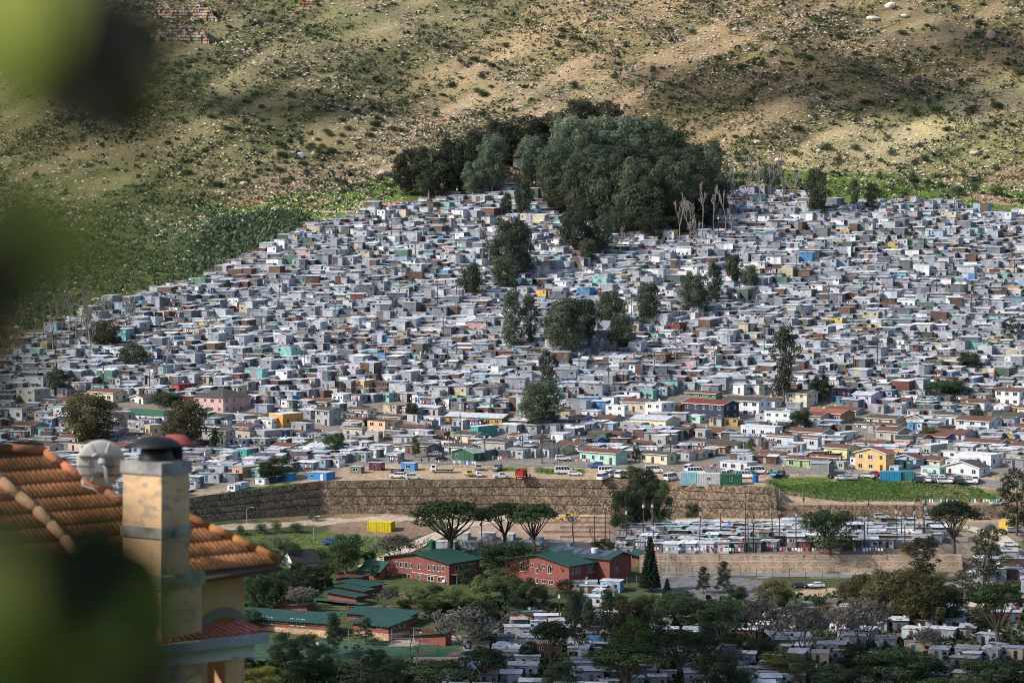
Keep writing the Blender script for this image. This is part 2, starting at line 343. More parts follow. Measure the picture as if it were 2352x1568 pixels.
def streak(u, v):
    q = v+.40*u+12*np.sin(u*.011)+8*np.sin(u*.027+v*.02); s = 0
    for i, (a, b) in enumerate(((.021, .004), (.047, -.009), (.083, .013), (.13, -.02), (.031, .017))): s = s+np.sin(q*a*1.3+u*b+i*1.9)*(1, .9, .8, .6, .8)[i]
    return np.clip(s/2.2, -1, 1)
def gcol(x, y, z):
    u, v = proj(x, y, z)
    n = 5*np.sin(x*.31+y*.13)+4*np.sin(x*.17-y*.41+1)+3*np.sin(x*.73+y*.57+2); n2 = 3*np.sin(x*.43-y*.23)+2*np.sin(x*.9+y*.7)
    C = np.empty(x.shape+(3,)); C[:] = TAN
    wsum = np.full(x.shape, .25); acc = C*.25
    for cu, cv, ru, rv, c in MTN:
        w_ = np.exp(-((u-cu)/ru)**2-((v+.25*(u-cu)-cv)/rv)**2)*3; wsum += w_; acc += w_[..., None]*np.array(c)
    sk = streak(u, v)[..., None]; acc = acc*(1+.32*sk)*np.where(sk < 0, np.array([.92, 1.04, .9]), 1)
    C = acc/wsum[..., None]*np.array([.92, .86, .84])
    un, vn = u+n, v+n2*.5
    for poly, c in REG: C[inpoly(un, vn, poly)] = c
    far = (y < 600); C[far] = (.06, .08, .03)
    return C
def sheet(name, xs, ys, follow):
    X, Y = np.meshgrid(xs, ys)
    if follow: Y = Y+(yw(X)-836)*np.clip(1-np.abs(Y-836)/np.where(Y < 836, 60, 50), 0, 1)
    Z = H(X, Y); n, m = Y.shape
    V = np.stack([X, Y, Z], -1).reshape(-1, 3)
    i = np.arange(n-1)[:, None]*m+np.arange(m-1)[None, :]
    Fq = np.stack([i, i+1, i+m+1, i+m], -1).reshape(-1, 4)
    me = npmesh(name, V, Fq, None, 'ground')
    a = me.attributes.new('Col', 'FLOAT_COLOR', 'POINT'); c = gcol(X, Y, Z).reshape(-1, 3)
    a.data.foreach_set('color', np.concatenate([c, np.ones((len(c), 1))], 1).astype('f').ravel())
    me.polygons.foreach_set('use_smooth', [True]*len(Fq))
    return struct(link(name, me))
xs = np.concatenate([np.arange(-2500, -360, 60), np.arange(-360, -160, 4), np.arange(-160, 172, 2), np.arange(172, 360, 4), np.arange(360, 2500, 60)])
ys = np.concatenate([np.arange(-150, 600, 15), np.arange(600, 771, 2), [771.9, 772.1], np.arange(774, 835, 1.5), [835.7, 836.3], np.arange(838, 1000, 2), np.arange(1000, 1301, 3.)])
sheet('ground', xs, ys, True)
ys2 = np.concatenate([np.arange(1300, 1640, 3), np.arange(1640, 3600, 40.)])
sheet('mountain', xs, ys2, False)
def strip(name, pts, wd, mat, dz=.05, kind='structure'):
    P = [at(u, v) for u, v in pts]; Q = []
    for a, b in zip(P, P[1:]):
        k = max(2, int((b-a).length/2.5))
        for i in range(k): Q.append(a.lerp(b, i/k))
    Q.append(P[-1]); m = MB(); prev = None
    Qs = [(Q[max(i-3, 0)]+Q[i]+Q[min(i+3, len(Q)-1)])/3 for i in range(len(Q))]
    for i, q in enumerate(Qs):
        d = (Qs[min(i+1, len(Qs)-1)]-Qs[max(i-1, 0)]); d.z = 0; d = d.normalized(); nrm = Vector((-d.y, d.x, 0)); row = []
        for s in (-.5, -.25, 0, .25, .5):
            p = q+nrm*(s*wd); row.append((p.x, p.y, float(H(p.x, p.y))+dz+.02*(1-abs(s)*2)))
        if prev:
            for k in range(4): m.face([prev[k], prev[k+1], row[k+1], row[k]][::-1])
        prev = row
    return struct(m.build(name, mat), kind)
strip('road', [(930, 1060), (1130, 1066), (1330, 1069), (1500, 1076), (1640, 1081), (1800, 1084), (2000, 1088), (2352, 1118)], 5, 'asph', .10)
strip('road', [(1230, 1066), (1290, 1060), (1318, 1050), (1330, 1035), (1325, 1020)], 4.5, 'asph', .14)
strip('road', [(1640, 1081), (1655, 1068), (1665, 1050), (1640, 1035)], 5, 'asph', .14)
strip('road', [(1930, 1090), (1945, 1070), (1940, 1045), (1930, 1020)], 5, 'asph', .14)
strip('dirt_track', [(820, 1310), (880, 1288), (960, 1250), (1030, 1218), (1120, 1195), (1250, 1188)], 5, 'track', .08)
strip('dirt_track', [(690, 480), (760, 486), (850, 488), (900, 478)], 2.5, 'track', .1)
strip('dirt_track', [(1480, 1196), (1800, 1197), (2050, 1200), (2250, 1212), (2330, 1250), (2290, 1330), (2240, 1400)], 5, 'track', .08)
strip('road', [(500, 685), (520, 700), (545, 715), (560, 735), (590, 752)], 4, 'asph', .12)
strip('road', [(1480, 1317), (1700, 1319), (1950, 1322), (2120, 1330)], 4, 'asph', .12)
# ---------------------------------------------------------------- palette
P = dict(white=(.62, .63, .65), cream=(.58, .52, .38), grey=(.33, .34, .35), lgrey=(.50, .52, .56), dgrey=(.14, .14, .15), beige=(.46, .39, .32), yellow=(.62, .56, .28), ochre=(.40, .24, .03),
         mint=(.36, .54, .46), lblue=(.33, .43, .55), blue=(.04, .22, .52), navy=(.035, .045, .07), red=(.34, .05, .045), rust=(.22, .085, .05), orange=(.62, .30, .08), apricot=(.62, .38, .17),
         terr=(.48, .16, .09), purple=(.22, .09, .30), pink=(.52, .33, .30), lilac=(.42, .38, .52), green=(.09, .22, .11), dgreen=(.03, .10, .06), lime=(.26, .42, .19), teal=(.06, .33, .30), brown=(.17, .10, .07),
         taupe=(.15, .125, .11), concrete=(.36, .34, .31), peach=(.62, .42, .27), salmon=(.46, .26, .18), maroon=(.10, .02, .035), olive=(.13, .15, .11), brickc=(.30, .19, .12),
         t=(.135, .065, .045), d=(.075, .068, .062), s=(.50, .52, .56), sw=(.74, .75, .76), r=(.17, .045, .035), g=(.035, .12, .07), gs=(.32, .38, .28), rr=(.27, .10, .07))
CN = dict(lgrey='light grey', dgrey='dark grey', lblue='pale blue', navy='charcoal', rust='rust brown', apricot='bright apricot', terr='terracotta', dgreen='dark green', olive='olive grey', brickc='brown brick',
          ochre='mustard yellow', mint='mint green', lime='lime green', lilac='lilac', beige='beige', concrete='bare concrete')
RN = dict(t='brown tiled', d='dark grey tiled', s='grey metal', sw='white metal', r='red', g='green', gs='greenish metal', rr='orange tiled')
LM = []     # landmarks: (name, u, v)
FOOT = []   # occupied footprints x, y, r
def landmark(name, p, hz=2):
    u, v = proj(p.x, p.y, p.z+hz); LM.append((name, float(u), float(v)))
def clear(x, y, rad):
    for fx, fy, hx, hy, a in FOOT:
        dx, dy = x-fx, y-fy
        if abs(dx) > hx+hy+rad or abs(dy) > hx+hy+rad: continue
        c, s = math.cos(-a), math.sin(-a); lx, ly = dx*c-dy*s, dx*s+dy*c
        if abs(lx) < hx+rad and abs(ly) < hy+rad: return False
    return True
# shared unit meshes -------------------------------------------------------
def unit_window():
    m = MB().box(-.5, .5, -.02, .05, 0, 1); g = m.mesh('window', 'glass')
    f = MB()
    for a in (((-.5, .5, -.07, .0, -.06, .02)), ((-.5, .5, -.07, .0, .97, 1.02)), ((-.52, -.47, -.07, .0, .0, 1)), ((.47, .52, -.07, 0, 0, 1)), ((-.03, .03, -.06, 0, 0, 1))): f.box(*a)
    return g, f.mesh('frame', 'frame')
WIN_ME, FRAME_ME = unit_window()
def dmesh():
    m = MB().box(-.5, .5, -.06, .05, 0, 1, (1, 1, 1)).box(.28, .36, -.1, -.05, .45, .5); return m.mesh('door', 'obj')
DOOR_ME = dmesh()
def dishmesh():
    m = MB(); m.lathe([(0, .0), (.22, .03), (.4, .1), (.42, .12), (.38, .1), (0, -.02)], 10)
    for i, p in enumerate(m.v):
        x, y, z = p; m.v[i] = (x, -z*.9-y*.35, y*.9+.9)
    m.tube([(0, .05, 0), (0, .05, .85)], .035, 4); return m.mesh('satellite_dish', 'dish')
DISH_ME = dishmesh()
def window(par, x, z, w, h, side='f', y=0, frame=True, dpt=0):
    o = link('window', WIN_ME, par, (x, y, z) if side == 'f' else (x, y, z), 0 if side == 'f' else math.pi/2, (w, 1, h))
    if side == 'b': o.rotation_euler.z = math.pi
    if frame: link('frame', FRAME_ME, o)
    return o
def door(par, x, y, w, h, side='f', col=(.08, .05, .04)):
    return link('door', DOOR_ME, par, (x, y, .05), 0 if side == 'f' else math.pi/2, (w, 1, h), col)
def gable_roof(m, x0, x1, y0, y1, z, rise, ov, th, axis='x', col=(1, 1, 1)):
    """two slabs; axis = ridge direction"""
    if axis == 'x':
        yc = (y0+y1)/2; k = rise/(yc-y0)
        for ya, yb in ((y0-ov, yc), (y1+ov, yc)):
            za, zb = z-k*ov, z+rise
            p = [(x0-ov, ya, za), (x1+ov, ya, za), (x1+ov, yb, zb), (x0-ov, yb, zb)]
            q = [(a, b, c+th) for a, b, c in p]
            if ya > yb: p = p[::-1]; q = q[::-1]
            m.face(q, col); m.face(p[::-1], col)
            for i in range(4):
                j = (i+1) % 4; m.face([p[i], p[j], q[j], q[i]], col)
    else:
        n = len(m.v); t = MB(); gable_roof(t, y0, y1, -x1, -x0, z, rise, ov, th, 'x', col)
        m.merge(t, Matrix.Rotation(math.pi/2, 4, 'Z'))
def house(crop, x0, x1, x2, yb, hw, typ='g', wall='white', roof='t', look=None, r=30, name='house', cat='house', nst=None, cap=9.5, win=True, lm=False, rise=None, dcol=(.07, .045, .035), stilts=0, wfront=None):
    cu, cv, cs = crop
    u0, u1, u2, vb = cu+x0*cs, cu+x1*cs, cu+x2*cs, cv+yb*cs
    p = at(u1, vb); k = mpu(p); r_ = math.radians(r)
    wd = max(2.2, (u1-u0)*k/math.cos(r_)); dp = max(2.2, (u2-u1)*k/math.sin(r_)); dp = min(dp, max(cap, wd*1.0)); h = hw*cs*k
    nst = nst or (2 if h > 4.3 else 1)
    R3 = Matrix.Rotation(-r_, 3, 'Z'); c = p+R3@Vector((-wd/2, dp/2, 0)); c.z = min(p.z+.1, p.z)
    o = thing(name, cat, look or f"{CN.get(wall, wall)} {'two storey ' if nst > 1 else ''}house with {RN[roof]} roof", c, -r_, 'houses below the tin settlement' if cat == 'house' else None)
    X, Y = wd/2, dp/2; wm = 'block' if wall == 'block' else 'brick' if wall == 'brick' else 'paint'; wc = P.get(wall, (1, 1, 1))
    wb = MB(); rs = rise if rise is not None else .27*(Y if typ in 'gh' else X if typ == 'f' else 1)
    zf = 0+stilts
    wb.box(-X, X, -Y, Y, -2.5 if not stilts else stilts, h, wc, skip='t')
    if typ == 'g':
        for s in (-1, 1): wb.face([(s*X, -Y*s, h), (s*X, Y*s, h), (s*X, 0, h+rs)], wc)
    if typ == 'f':
        for s in (-1, 1): wb.face([(X*s*-1, Y*s, h), (X*s, Y*s, h), (0, Y*s, h+rs)][::1], wc)
    if typ == 'm': wb.face([(-X, -Y, h), (X, -Y, h), (X, Y, h), (-X, Y, h)], wc)
    if stilts:
        for sx in np.linspace(-X+.2, X-.2, 6):
            for sy in (-Y+.2, Y-.2): wb.box(sx-.1, sx+.1, sy-.1, sy+.1, -2, stilts, (.1, .08, .06))
    wb.build('wall', wm, o)
    rb = MB(); rc = P[roof]; rmat = 'tile' if roof in 'tdrg' or roof == 'rr' else 'tin'
    ov = .45
    if typ == 'g': gable_roof(rb, -X, X, -Y, Y, h, rs, ov, .12, 'x', rc)
    elif typ == 'f': gable_roof(rb, -X, X, -Y, Y, h, rs, ov, .12, 'y', rc)
    elif typ == 'h':
        a = [(-X-ov, -Y-ov, h-.1), (X+ov, -Y-ov, h-.1), (X+ov, Y+ov, h-.1), (-X-ov, Y+ov, h-.1)]; L_ = max(X-Y, .3); b = [(-L_, 0, h+rs), (L_, 0, h+rs)]
        rb.face([a[0], a[1], b[1], b[0]], rc); rb.face([a[1], a[2], b[1]], rc); rb.face([a[2], a[3], b[0], b[1]], rc); rb.face([a[3], a[0], b[0]], rc); rb.face(a[::-1], rc)
    else:
        if rise is None: rb.box(-X-.15, X+.15, -Y-.15, Y+.15, h+.003, h+.12, rc, z1b=h+.12)
        else: rb.box(-X-ov, X+ov, -Y-ov, Y+ov, h+.003, h+.15, rc, z1b=h+rise)
    rb.build('roof', rmat, o)
    if typ in 'gf' and roof not in ('s', 'gs') and rnd.random() < .75:
        fb = MB(); fc = (.7, .7, .7)
        if typ == 'g':
            kk = rs/Y
            for s in (-1, 1):
                for ya in (-Y-ov, Y+ov): fb.obox((s*(X+ov+.03), ya, h-kk*ov+.05), (s*(X+ov+.03), 0, h+rs+.05), .05, .24, fc)
            fb.obox((-X-ov, -Y-ov-.03, h-kk*ov), (X+ov, -Y-ov-.03, h-kk*ov), .05, .2, fc)
        else:
            kk = rs/X
            for xa in (-X-ov, X+ov): fb.obox((xa, -Y-ov-.03, h-kk*ov+.05), (0, -Y-ov-.03, h+rs+.05), .05, .24, fc)
            for s in (-1, 1): fb.obox((s*(X+ov+.03), -Y-ov, h-kk*ov), (s*(X+ov+.03), Y+ov, h-kk*ov), .05, .2, fc)
        fb.build('fascia', 'frame', o)
    if win:
        hs = (h-zf)/nst
        for s in range(nst):
            zb = zf+s*hs+hs*.36; wh = min(1.25, hs*.42)
            n = max(1, int(wd/3.0)); dk = rnd.randrange(n) if s == 0 and n > 1 else -1
            for i in range(n):
                xx = -X+(i+.5)*wd/n+rnd.uniform(-.15, .15)
                if i == dk: link('door', DOOR_ME, o, (xx, -Y-.01, zf+.05), 0, (.9, 1, min(2.1, hs*.8)), dcol)
                else: window(o, xx, zb, rnd.choice((1, 1.3, 1.6)), wh, 'f', -Y-.01)
            n = max(1, int(dp/3.2))
            for i in range(n):
                if rnd.random() < .8: window(o, X+.01, zb, rnd.choice((.8, 1.1)), wh, 's', -Y+(i+.5)*dp/n)
    if rnd.random() < .45: link('satellite_dish', DISH_ME, o, (rnd.uniform(-X*.6, X*.6), -Y*.3, h+rs*.5), rnd.uniform(-.5, .5))
    FOOT.append((c.x, c.y, X+.3, Y+.3, -r_))
    if lm: landmark(lm, Vector((c.x, c.y, c.z)), h*.6)
    return o
A = (1564.1, 588.2, .3374); B = (788, 588.2, .3374); Cc = (0, 588.2, .3374); E = (705.6, 823.2, .18752); S1 = (552.7, 1223, .2); S6 = (788, 999.6, .36259); S7 = (1564.1, 999.6, .36259)
# ---------------------------------------------------------------- houses traced from the photo
HS = [
    (A, 45, 235, 285, 980, 45, 'g', 'green', 't'), (A, 300, 530, 625, 1095, 108, 'g', 'white', 'd', 'the big white house with laundry balcony'), (A, 30, 290, 405, 1128, 118, 'g', 'navy', 'r', 'the charcoal two storey house'),
    (A, 50, 130, 175, 1140, 55, 'm', 'mint', 'sw'), (A, 0, 60, 105, 1195, 45, 'g', 'beige', 't'), (A, 510, 585, 690, 1130, 50, 'm', 'grey', 's'), (A, 340, 470, 520, 1155, 25, 'g', 'beige', 't'),
    (A, 420, 640, 700, 1245, 82, 'm', 'lgrey', 'sw'), (A, 70, 270, 380, 1240, 40, 'g', 'white', 't'), (A, 100, 165, 212, 1255, 72, 'm', 'block', 's'), (A, 590, 765, 800, 1312, 88, 'g', 'lgrey', 't', 'the white twin house with brown roof'),
    (A, 790, 930, 962, 1318, 85, 'g', 'lgrey', 'r'), (A, 735, 960, 1050, 1262, 62, 'g', 'grey', 't'), (A, 755, 950, 1040, 1155, 68, 'g', 'beige', 't'), (A, 880, 1085, 1200, 1145, 72, 'g', 'brickc', 'rr', 'the brown brick house'),
    (A, 1000, 1190, 1262, 1085, 35, 'g', 'grey', 't'), (A, 1050, 1095, 1265, 1265, 62, 'm', 'white', 'sw'), (A, 1215, 1470, 1525, 1208, 55, 'g', 'white', 'd', 'the long white house with hanging laundry'),
    (A, 1340, 1475, 1570, 1262, 70, 'g', 'concrete', 't'), (A, 1465, 1558, 1572, 1330, 72, 'm', 'terr', 's'), (A, 1590, 1712, 1730, 1145, 55, 'm', 'white', 's'), (A, 1725, 1880, 1950, 1152, 70, 'g', 'lgrey', 'd'),
    (A, 1895, 2095, 2210, 1218, 95, 'g', 'lgrey', 't', 'the large grey gabled house at the right'), (A, 1925, 2065, 2125, 1062, 72, 'g', 'lgrey', 't'), (A, 1840, 1990, 2035, 1065, 50, 'g', 'cream', 't'), (A, 2140, 2270, 2300, 1070, 42, 'f', 'orange', 't'),
    (A, 1370, 1450, 1530, 1135, 45, 'f', 'grey', 's'), (A, 1540, 1625, 1650, 1140, 42, 'f', 'concrete', 't'), (A, 1630, 1800, 1885, 1258, 30, 'g', 'purple', 't', 'the purple gabled house'), (A, 1745, 1930, 2030, 1255, 45, 'g', 'lilac', 't'),
    (A, 1570, 1640, 1720, 1268, 35, 'g', 'terr', 'd'), (A, 1950, 2170, 2255, 1335, 62, 'g', 'concrete', 't'), (A, 2210, 2275, 2330, 1295, 35, 'g', 'terr', 'd'), (A, 1645, 1700, 1865, 1372, 85, 'm', 'block', 'sw'),
    (A, 1895, 2110, 2210, 1445, 92, 'm', 'white', 'sw', 'the long white flat roofed house'), (A, 1705, 1875, 1895, 1378, 48, 'm', 'white', 's'), (A, 1820, 2030, 2120, 1508, 68, 'f', 'white', 'd', 'the white gable house by the scrapyard'),
    (A, 1650, 1760, 1850, 1430, 40, 'g', 'cream', 't'), (A, 1465, 1600, 1665, 1432, 55, 'f', 'lblue', 't'), (A, 1205, 1395, 1465, 1472, 128, 'f', 'apricot', 'rr', 'the apricot house'), (A, 1455, 1520, 1535, 1385, 70, 'm', 'orange', 's'),
    (A, 985, 1130, 1225, 1385, 78, 'g', 'yellow', 't', 'the pale yellow house'), (A, 880, 1060, 1105, 1420, 50, 'g', 'terr', 't'), (A, 865, 1060, 1105, 1365, 25, 'g', 'orange', 'd'), (A, 735, 985, 1048, 1455, 62, 'g', 'lime', 't', 'the bright green house'),
    (A, 560, 830, 865, 1385, 35, 'g', 'lblue', 't'), (A, 465, 680, 705, 1392, 42, 'g', 'white', 't'), (A, 275, 450, 530, 1468, 62, 'm', 'lgrey', 's', 'the grey tin shop'), (A, 150, 385, 447, 1328, 50, 'g', 'beige', 'd'),
    (A, 0, 125, 192, 1382, 45, 'g', 'cream', 't'), (A, 190, 300, 345, 1345, 50, 'g', 'brickc', 't'), (A, 20, 270, 345, 1295, 25, 'g', 'grey', 'd'), (A, 1060, 1110, 1145, 1455, 55, 'm', 'grey', 's'), (A, 1405, 1480, 1500, 1478, 48, 'm', 'lblue', 's'),
    (A, 1645, 1760, 1815, 1508, 70, 'm', 'mint', 's'), (A, 2295, 2345, 2420, 1115, 85, 'g', 'cream', 't'), (A, 1165, 1320, 1400, 1318, 35, 'g', 'white', 't'), (A, 1330, 1400, 1460, 1302, 30, 'g', 'concrete', 'd'),
    (B, 868, 920, 1065, 1245, 85, 'm', 'teal', 'sw', 'the teal house'), (B, 725, 820, 865, 1245, 42, 'm', 'lime', 'gs', 'the lime green hut'), (B, 385, 555, 615, 1228, 60, 'g', 'block', 't'), (B, 275, 390, 420, 1262, 70, 'm', 'taupe', 's'),
    (B, 90, 240, 272, 1265, 68, 'm', 'concrete', 's'), (B, -5, 130, 162, 1248, 78, 'g', 'beige', 't'), (B, 0, 80, 115, 1118, 42, 'g', 'cream', 'd'), (B, 25, 165, 225, 1090, 42, 'g', 'white', 't'), (B, 195, 390, 430, 1112, 18, 'g', 'cream', 'd'),
    (B, 220, 345, 405, 1168, 38, 'g', 'pink', 't'), (B, 540, 660, 700, 1150, 55, 'm', 'lgrey', 's'), (B, 140, 475, 520, 1338, 42, 'g', 'white', 't', 'the long white house with brown roof'), (B, 415, 575, 645, 1362, 72, 'g', 'taupe', 'd'),
    (B, 645, 745, 788, 1312, 55, 'm', 'white', 'r'), (B, 735, 890, 960, 1400, 60, 'f', 'dgreen', 'gs', 'the dark green hall'), (B, 1130, 1310, 1385, 1262, 30, 'g', 'cream', 't'), (B, 930, 1155, 1245, 1312, 42, 'g', 'white', 'd'),
    (B, 1250, 1480, 1585, 1362, 55, 'g', 'yellow', 'd'), (B, 1450, 1600, 1692, 1335, 48, 'g', 'lgrey', 't'), (B, 1560, 1715, 1790, 1298, 48, 'g', 'blue', 'd', 'the bright blue house'), (B, 1650, 1890, 1968, 1258, 45, 'g', 'lilac', 't'),
    (B, 1615, 1855, 1938, 1422, 82, 'g', 'mint', 't', 'the mint green house'), (B, 1840, 2030, 2112, 1348, 40, 'g', 'brickc', 'd'), (B, 1940, 2105, 2160, 1300, 25, 'g', 'concrete', 't'), (B, 2115, 2195, 2286, 1310, 88, 'm', 'block', 'sw', 'the bare grey block tower'),
    (B, 2020, 2205, 2272, 1420, 70, 'g', 'cream', 'd'), (B, 1965, 2195, 2300, 1205, 88, 'g', 'cream', 's', 'the large cream house with balcony'), (B, 1890, 2030, 2122, 1198, 62, 'm', 'block', 's'), (B, 1790, 1915, 1945, 1112, 95, 'm', 'white', 'sw', 'the white stacked containers'),
    (B, 1900, 2060, 2142, 1072, 78, 'g', 'beige', 't'), (B, 2060, 2168, 2270, 1102, 100, 'm', 'white', 'sw', 'the white cube house'), (B, 2145, 2290, 2345, 1062, 48, 'g', 'orange', 't'), (B, 2270, 2330, 2360, 1170, 40, 'g', 'concrete', 't'),
    (Cc, 585, 770, 855, 1003, 75, 'g', 'cream', 't'), (Cc, 890, 945, 1080, 958, 58, 'm', 'beige', 'sw'), (Cc, 800, 1115, 1235, 1145, 60, 'g', 'white', 'g', 'the hall with green roof'), (Cc, 340, 620, 740, 1062, 60, 'g', 'terr', 't'),
    (Cc, 350, 500, 535, 1128, 52, 'm', 'peach', 'sw'), (Cc, 90, 235, 325, 1012, 105, 'm', 'concrete', 's'), (Cc, 22, 150, 172, 1122, 82, 'm', 'white', 's'), (Cc, 78, 210, 315, 1218, 62, 'g', 'grey', 't'), (Cc, 870, 975, 1050, 1008, 42, 'f', 'white', 't'),
    (Cc, 1165, 1220, 1330, 938, 62, 'm', 'red', 'r', 'the red cabin'), (Cc, 1825, 1925, 2072, 1168, 92, 'm', 'orange', 'sw', 'the orange cube house'), (Cc, 2005, 2225, 2300, 1052, 60, 'g', 'beige', 't'), (Cc, 2145, 2330, 2390, 1108, 35, 'g', 'yellow', 'd'),
    (Cc, 1420, 1660, 1745, 1150, 62, 'm', 'concrete', 's'), (Cc, 1545, 1700, 1730, 1272, 82, 'm', 'beige', 'r'), (Cc, 1728, 1800, 1915, 1275, 85, 'm', 'block', 's'), (Cc, 1890, 2040, 2098, 1232, 30, 'g', 'white', 't'), (Cc, 1195, 1290, 1310, 1042, 35, 'g', 'lime', 't'),
    (Cc, 800, 960, 1050, 1272, 42, 'g', 'white', 'd'), (Cc, 985, 1020, 1090, 1232, 82, 'm', 'peach', 'sw'), (Cc, 1575, 1650, 1790, 1512, 75, 'm', 'salmon', 'gs', 'the salmon pink house'), (Cc, 1940, 2070, 2125, 1292, 48, 'm', 'concrete', 's'),
    (Cc, 0, 60, 70, 1160, 50, 'f', 'grey', 'd'), (Cc, 150, 260, 300, 1268, 25, 'g', 'white', 't'), (Cc, 50, 190, 240, 1300, 30, 'g', 'cream', 't'), (Cc, 1640, 1780, 1820, 1110, 30, 'g', 'cream', 't'), (Cc, 1750, 1930, 1990, 1075, 25, 'g', 'concrete', 't'),
    (Cc, 1740, 1810, 1850, 1150, 30, 'g', 'white', 't'), (Cc, 2110, 2240, 2290, 1240, 25, 'g', 'pink', 't'), (Cc, 1310, 1460, 1500, 925, 35, 'g', 'grey', 'd'), (Cc, 165, 240, 255, 1095, 50, 'g', 'brown', 'd'), (Cc, 480, 590, 620, 950, 20, 'g', 'cream', 't'),
]
for h_ in HS:
    lm = h_[9] if len(h_) > 9 else False
    house(*h_[:9], lm=lm, look=(lm[4:] if lm else None), r=39)
house(Cc, 1300, 1520, 1690, 1075, 112, 'h', 'pink', 'd', 'large brown two storey house with dark hipped roof', r=38, lm='the hip roofed house', rise=2.6)
house(B, 695, 1080, 1157, 1170, 68, 'g', 'ochre', 's', 'long mustard yellow hall with grey metal roof', name='hall', cat='hall', r=28, lm='the mustard yellow hall', stilts=.6, nst=1)
hr = random.Random(21)
for vb in (936, 958, 980, 1002, 1024, 1044):
    uu = -20 if vb > 940 else 1500
    while uu < 2340:
        wd_ = hr.uniform(34, 62); sd_ = hr.uniform(18, 30); c_ = at(uu+wd_*.6, vb)
        if clear(c_.x, c_.y+3, 3.4) and not (820 < uu+wd_ and uu < 880 and vb > 1030) and not any(abs(uu+wd_*.5-q) < 34 and vb > 1000 for q in (1290, 1325, 1650, 1940)) and hr.random() < .85 and not (600 < uu < 1300 and vb < 950) and not (1150 < uu < 1300 and vb < 1010):
            house((0, 0, 1), uu, uu+wd_, uu+wd_+sd_, vb+hr.uniform(-4, 4), hr.choice((18, 20, 21, 32, 36)), hr.choice('ggggm'), hr.choice(('cream', 'beige', 'concrete', 'lgrey', 'white', 'cream', 'grey', 'block', 'lilac', 'peach')), hr.choice('tttdds'), r=39)
        uu += wd_+sd_+hr.uniform(2, 12)
# small cabins along the lot edge
for c in [(E, 1145, 1315, 1355, 1375, 92, 'blue', 'bright blue cabin with white door beside the dirt lot'), (E, 750, 908, 915, 1375, 98, 'maroon', 'maroon cabin with open doorway beside the dirt lot'), (E, 525, 660, 690, 1408, 82, 'olive', 'small olive timber cabin on the sand'),
          (E, 1020, 1145, 1180, 1412, 62, 'maroon', 'low maroon kiosk in front of the bright blue cabin'), (Cc, 2090, 2222, 2275, 1527, 52, 'blue', 'bright blue double cabin at the end of the gabion wall'), (Cc, 1912, 1975, 2010, 1532, 52, 'blue', 'small bright blue cabin near the wall end'),
          (Cc, 1815, 1880, 1912, 1545, 45, 'navy', 'dark blue cabin next to a white tin cabin'), (Cc, 1735, 1800, 1830, 1555, 40, 'white', 'white tin cabin at the grassy edge'), (Cc, 1600, 1640, 1690, 1590, 45, 'lgrey', 'blue and white hut low on the grassy bank'),
          (Cc, 1545, 1600, 1615, 1600, 42, 'white', 'small white shed lowest on the grassy bank'), (Cc, 1520, 1590, 1640, 1345, 48, 'dgreen', 'dark green cabin behind the palm'), (Cc, 1590, 1680, 1770, 1365, 50, 'teal', 'turquoise tin cabin left of the round tree'),
          (Cc, 1120, 1250, 1350, 1620, 20, 'dgreen', 'low dark green shed by the chimney')]:
    house(*c[:6], 'm', c[6], 's', c[7], name='cabin', cat='cabin', r=25, nst=1, cap=6, dcol=(.6, .6, .6) if c[6] == 'blue' else (.03, .03, .03))
# ---------------------------------------------------------------- tin shacks
TINS = [(.25, .265, .295), (.48, .50, .54), (.34, .36, .40), (.42, .44, .48), (.44, .46, .49), (.28, .30, .33)]
WCOL = [('grey', TINS[0], 30), ('pale grey', (.36, .375, .405), 20), ('dark grey', (.11, .12, .14), 14), ('white', (.64, .65, .66), 7), ('rusty brown', (.10, .055, .04), 11), ('dark red', (.12, .035, .03), 1.5), ('green', (.07, .15, .10), 2),
        ('turquoise', (.18, .38, .36), 1.8), ('pale blue', (.24, .33, .43), 2.5), ('bright blue', (.06, .20, .42), .8), ('cream', (.42, .36, .26), 3.5), ('pink', (.42, .29, .29), .8), ('lilac', (.32, .30, .42), .8), ('yellow', (.45, .32, .09), .4), ('dark green', (.05, .08, .06), 2.5)]
RCOL = [('silver', (.54, .56, .60), 44), ('grey', (.37, .39, .43), 28), ('white', (.72, .73, .74), 8), ('rusty', (.17, .115, .09), 8), ('dark', (.10, .10, .11), 6), ('patched', (.36, .33, .31), 9)]
def pick(r, T):
    t = r.random()*sum(x[2] for x in T)
    for x in T:
        t -= x[2]
        if t <= 0: return x
    return T[-1]
def vary(r, c, a=.15):
    k = 1+r.uniform(-a, a); return (c[0]*k*(1+r.uniform(-.05, .05)), c[1]*k, c[2]*k*(1+r.uniform(-.04, .04)))
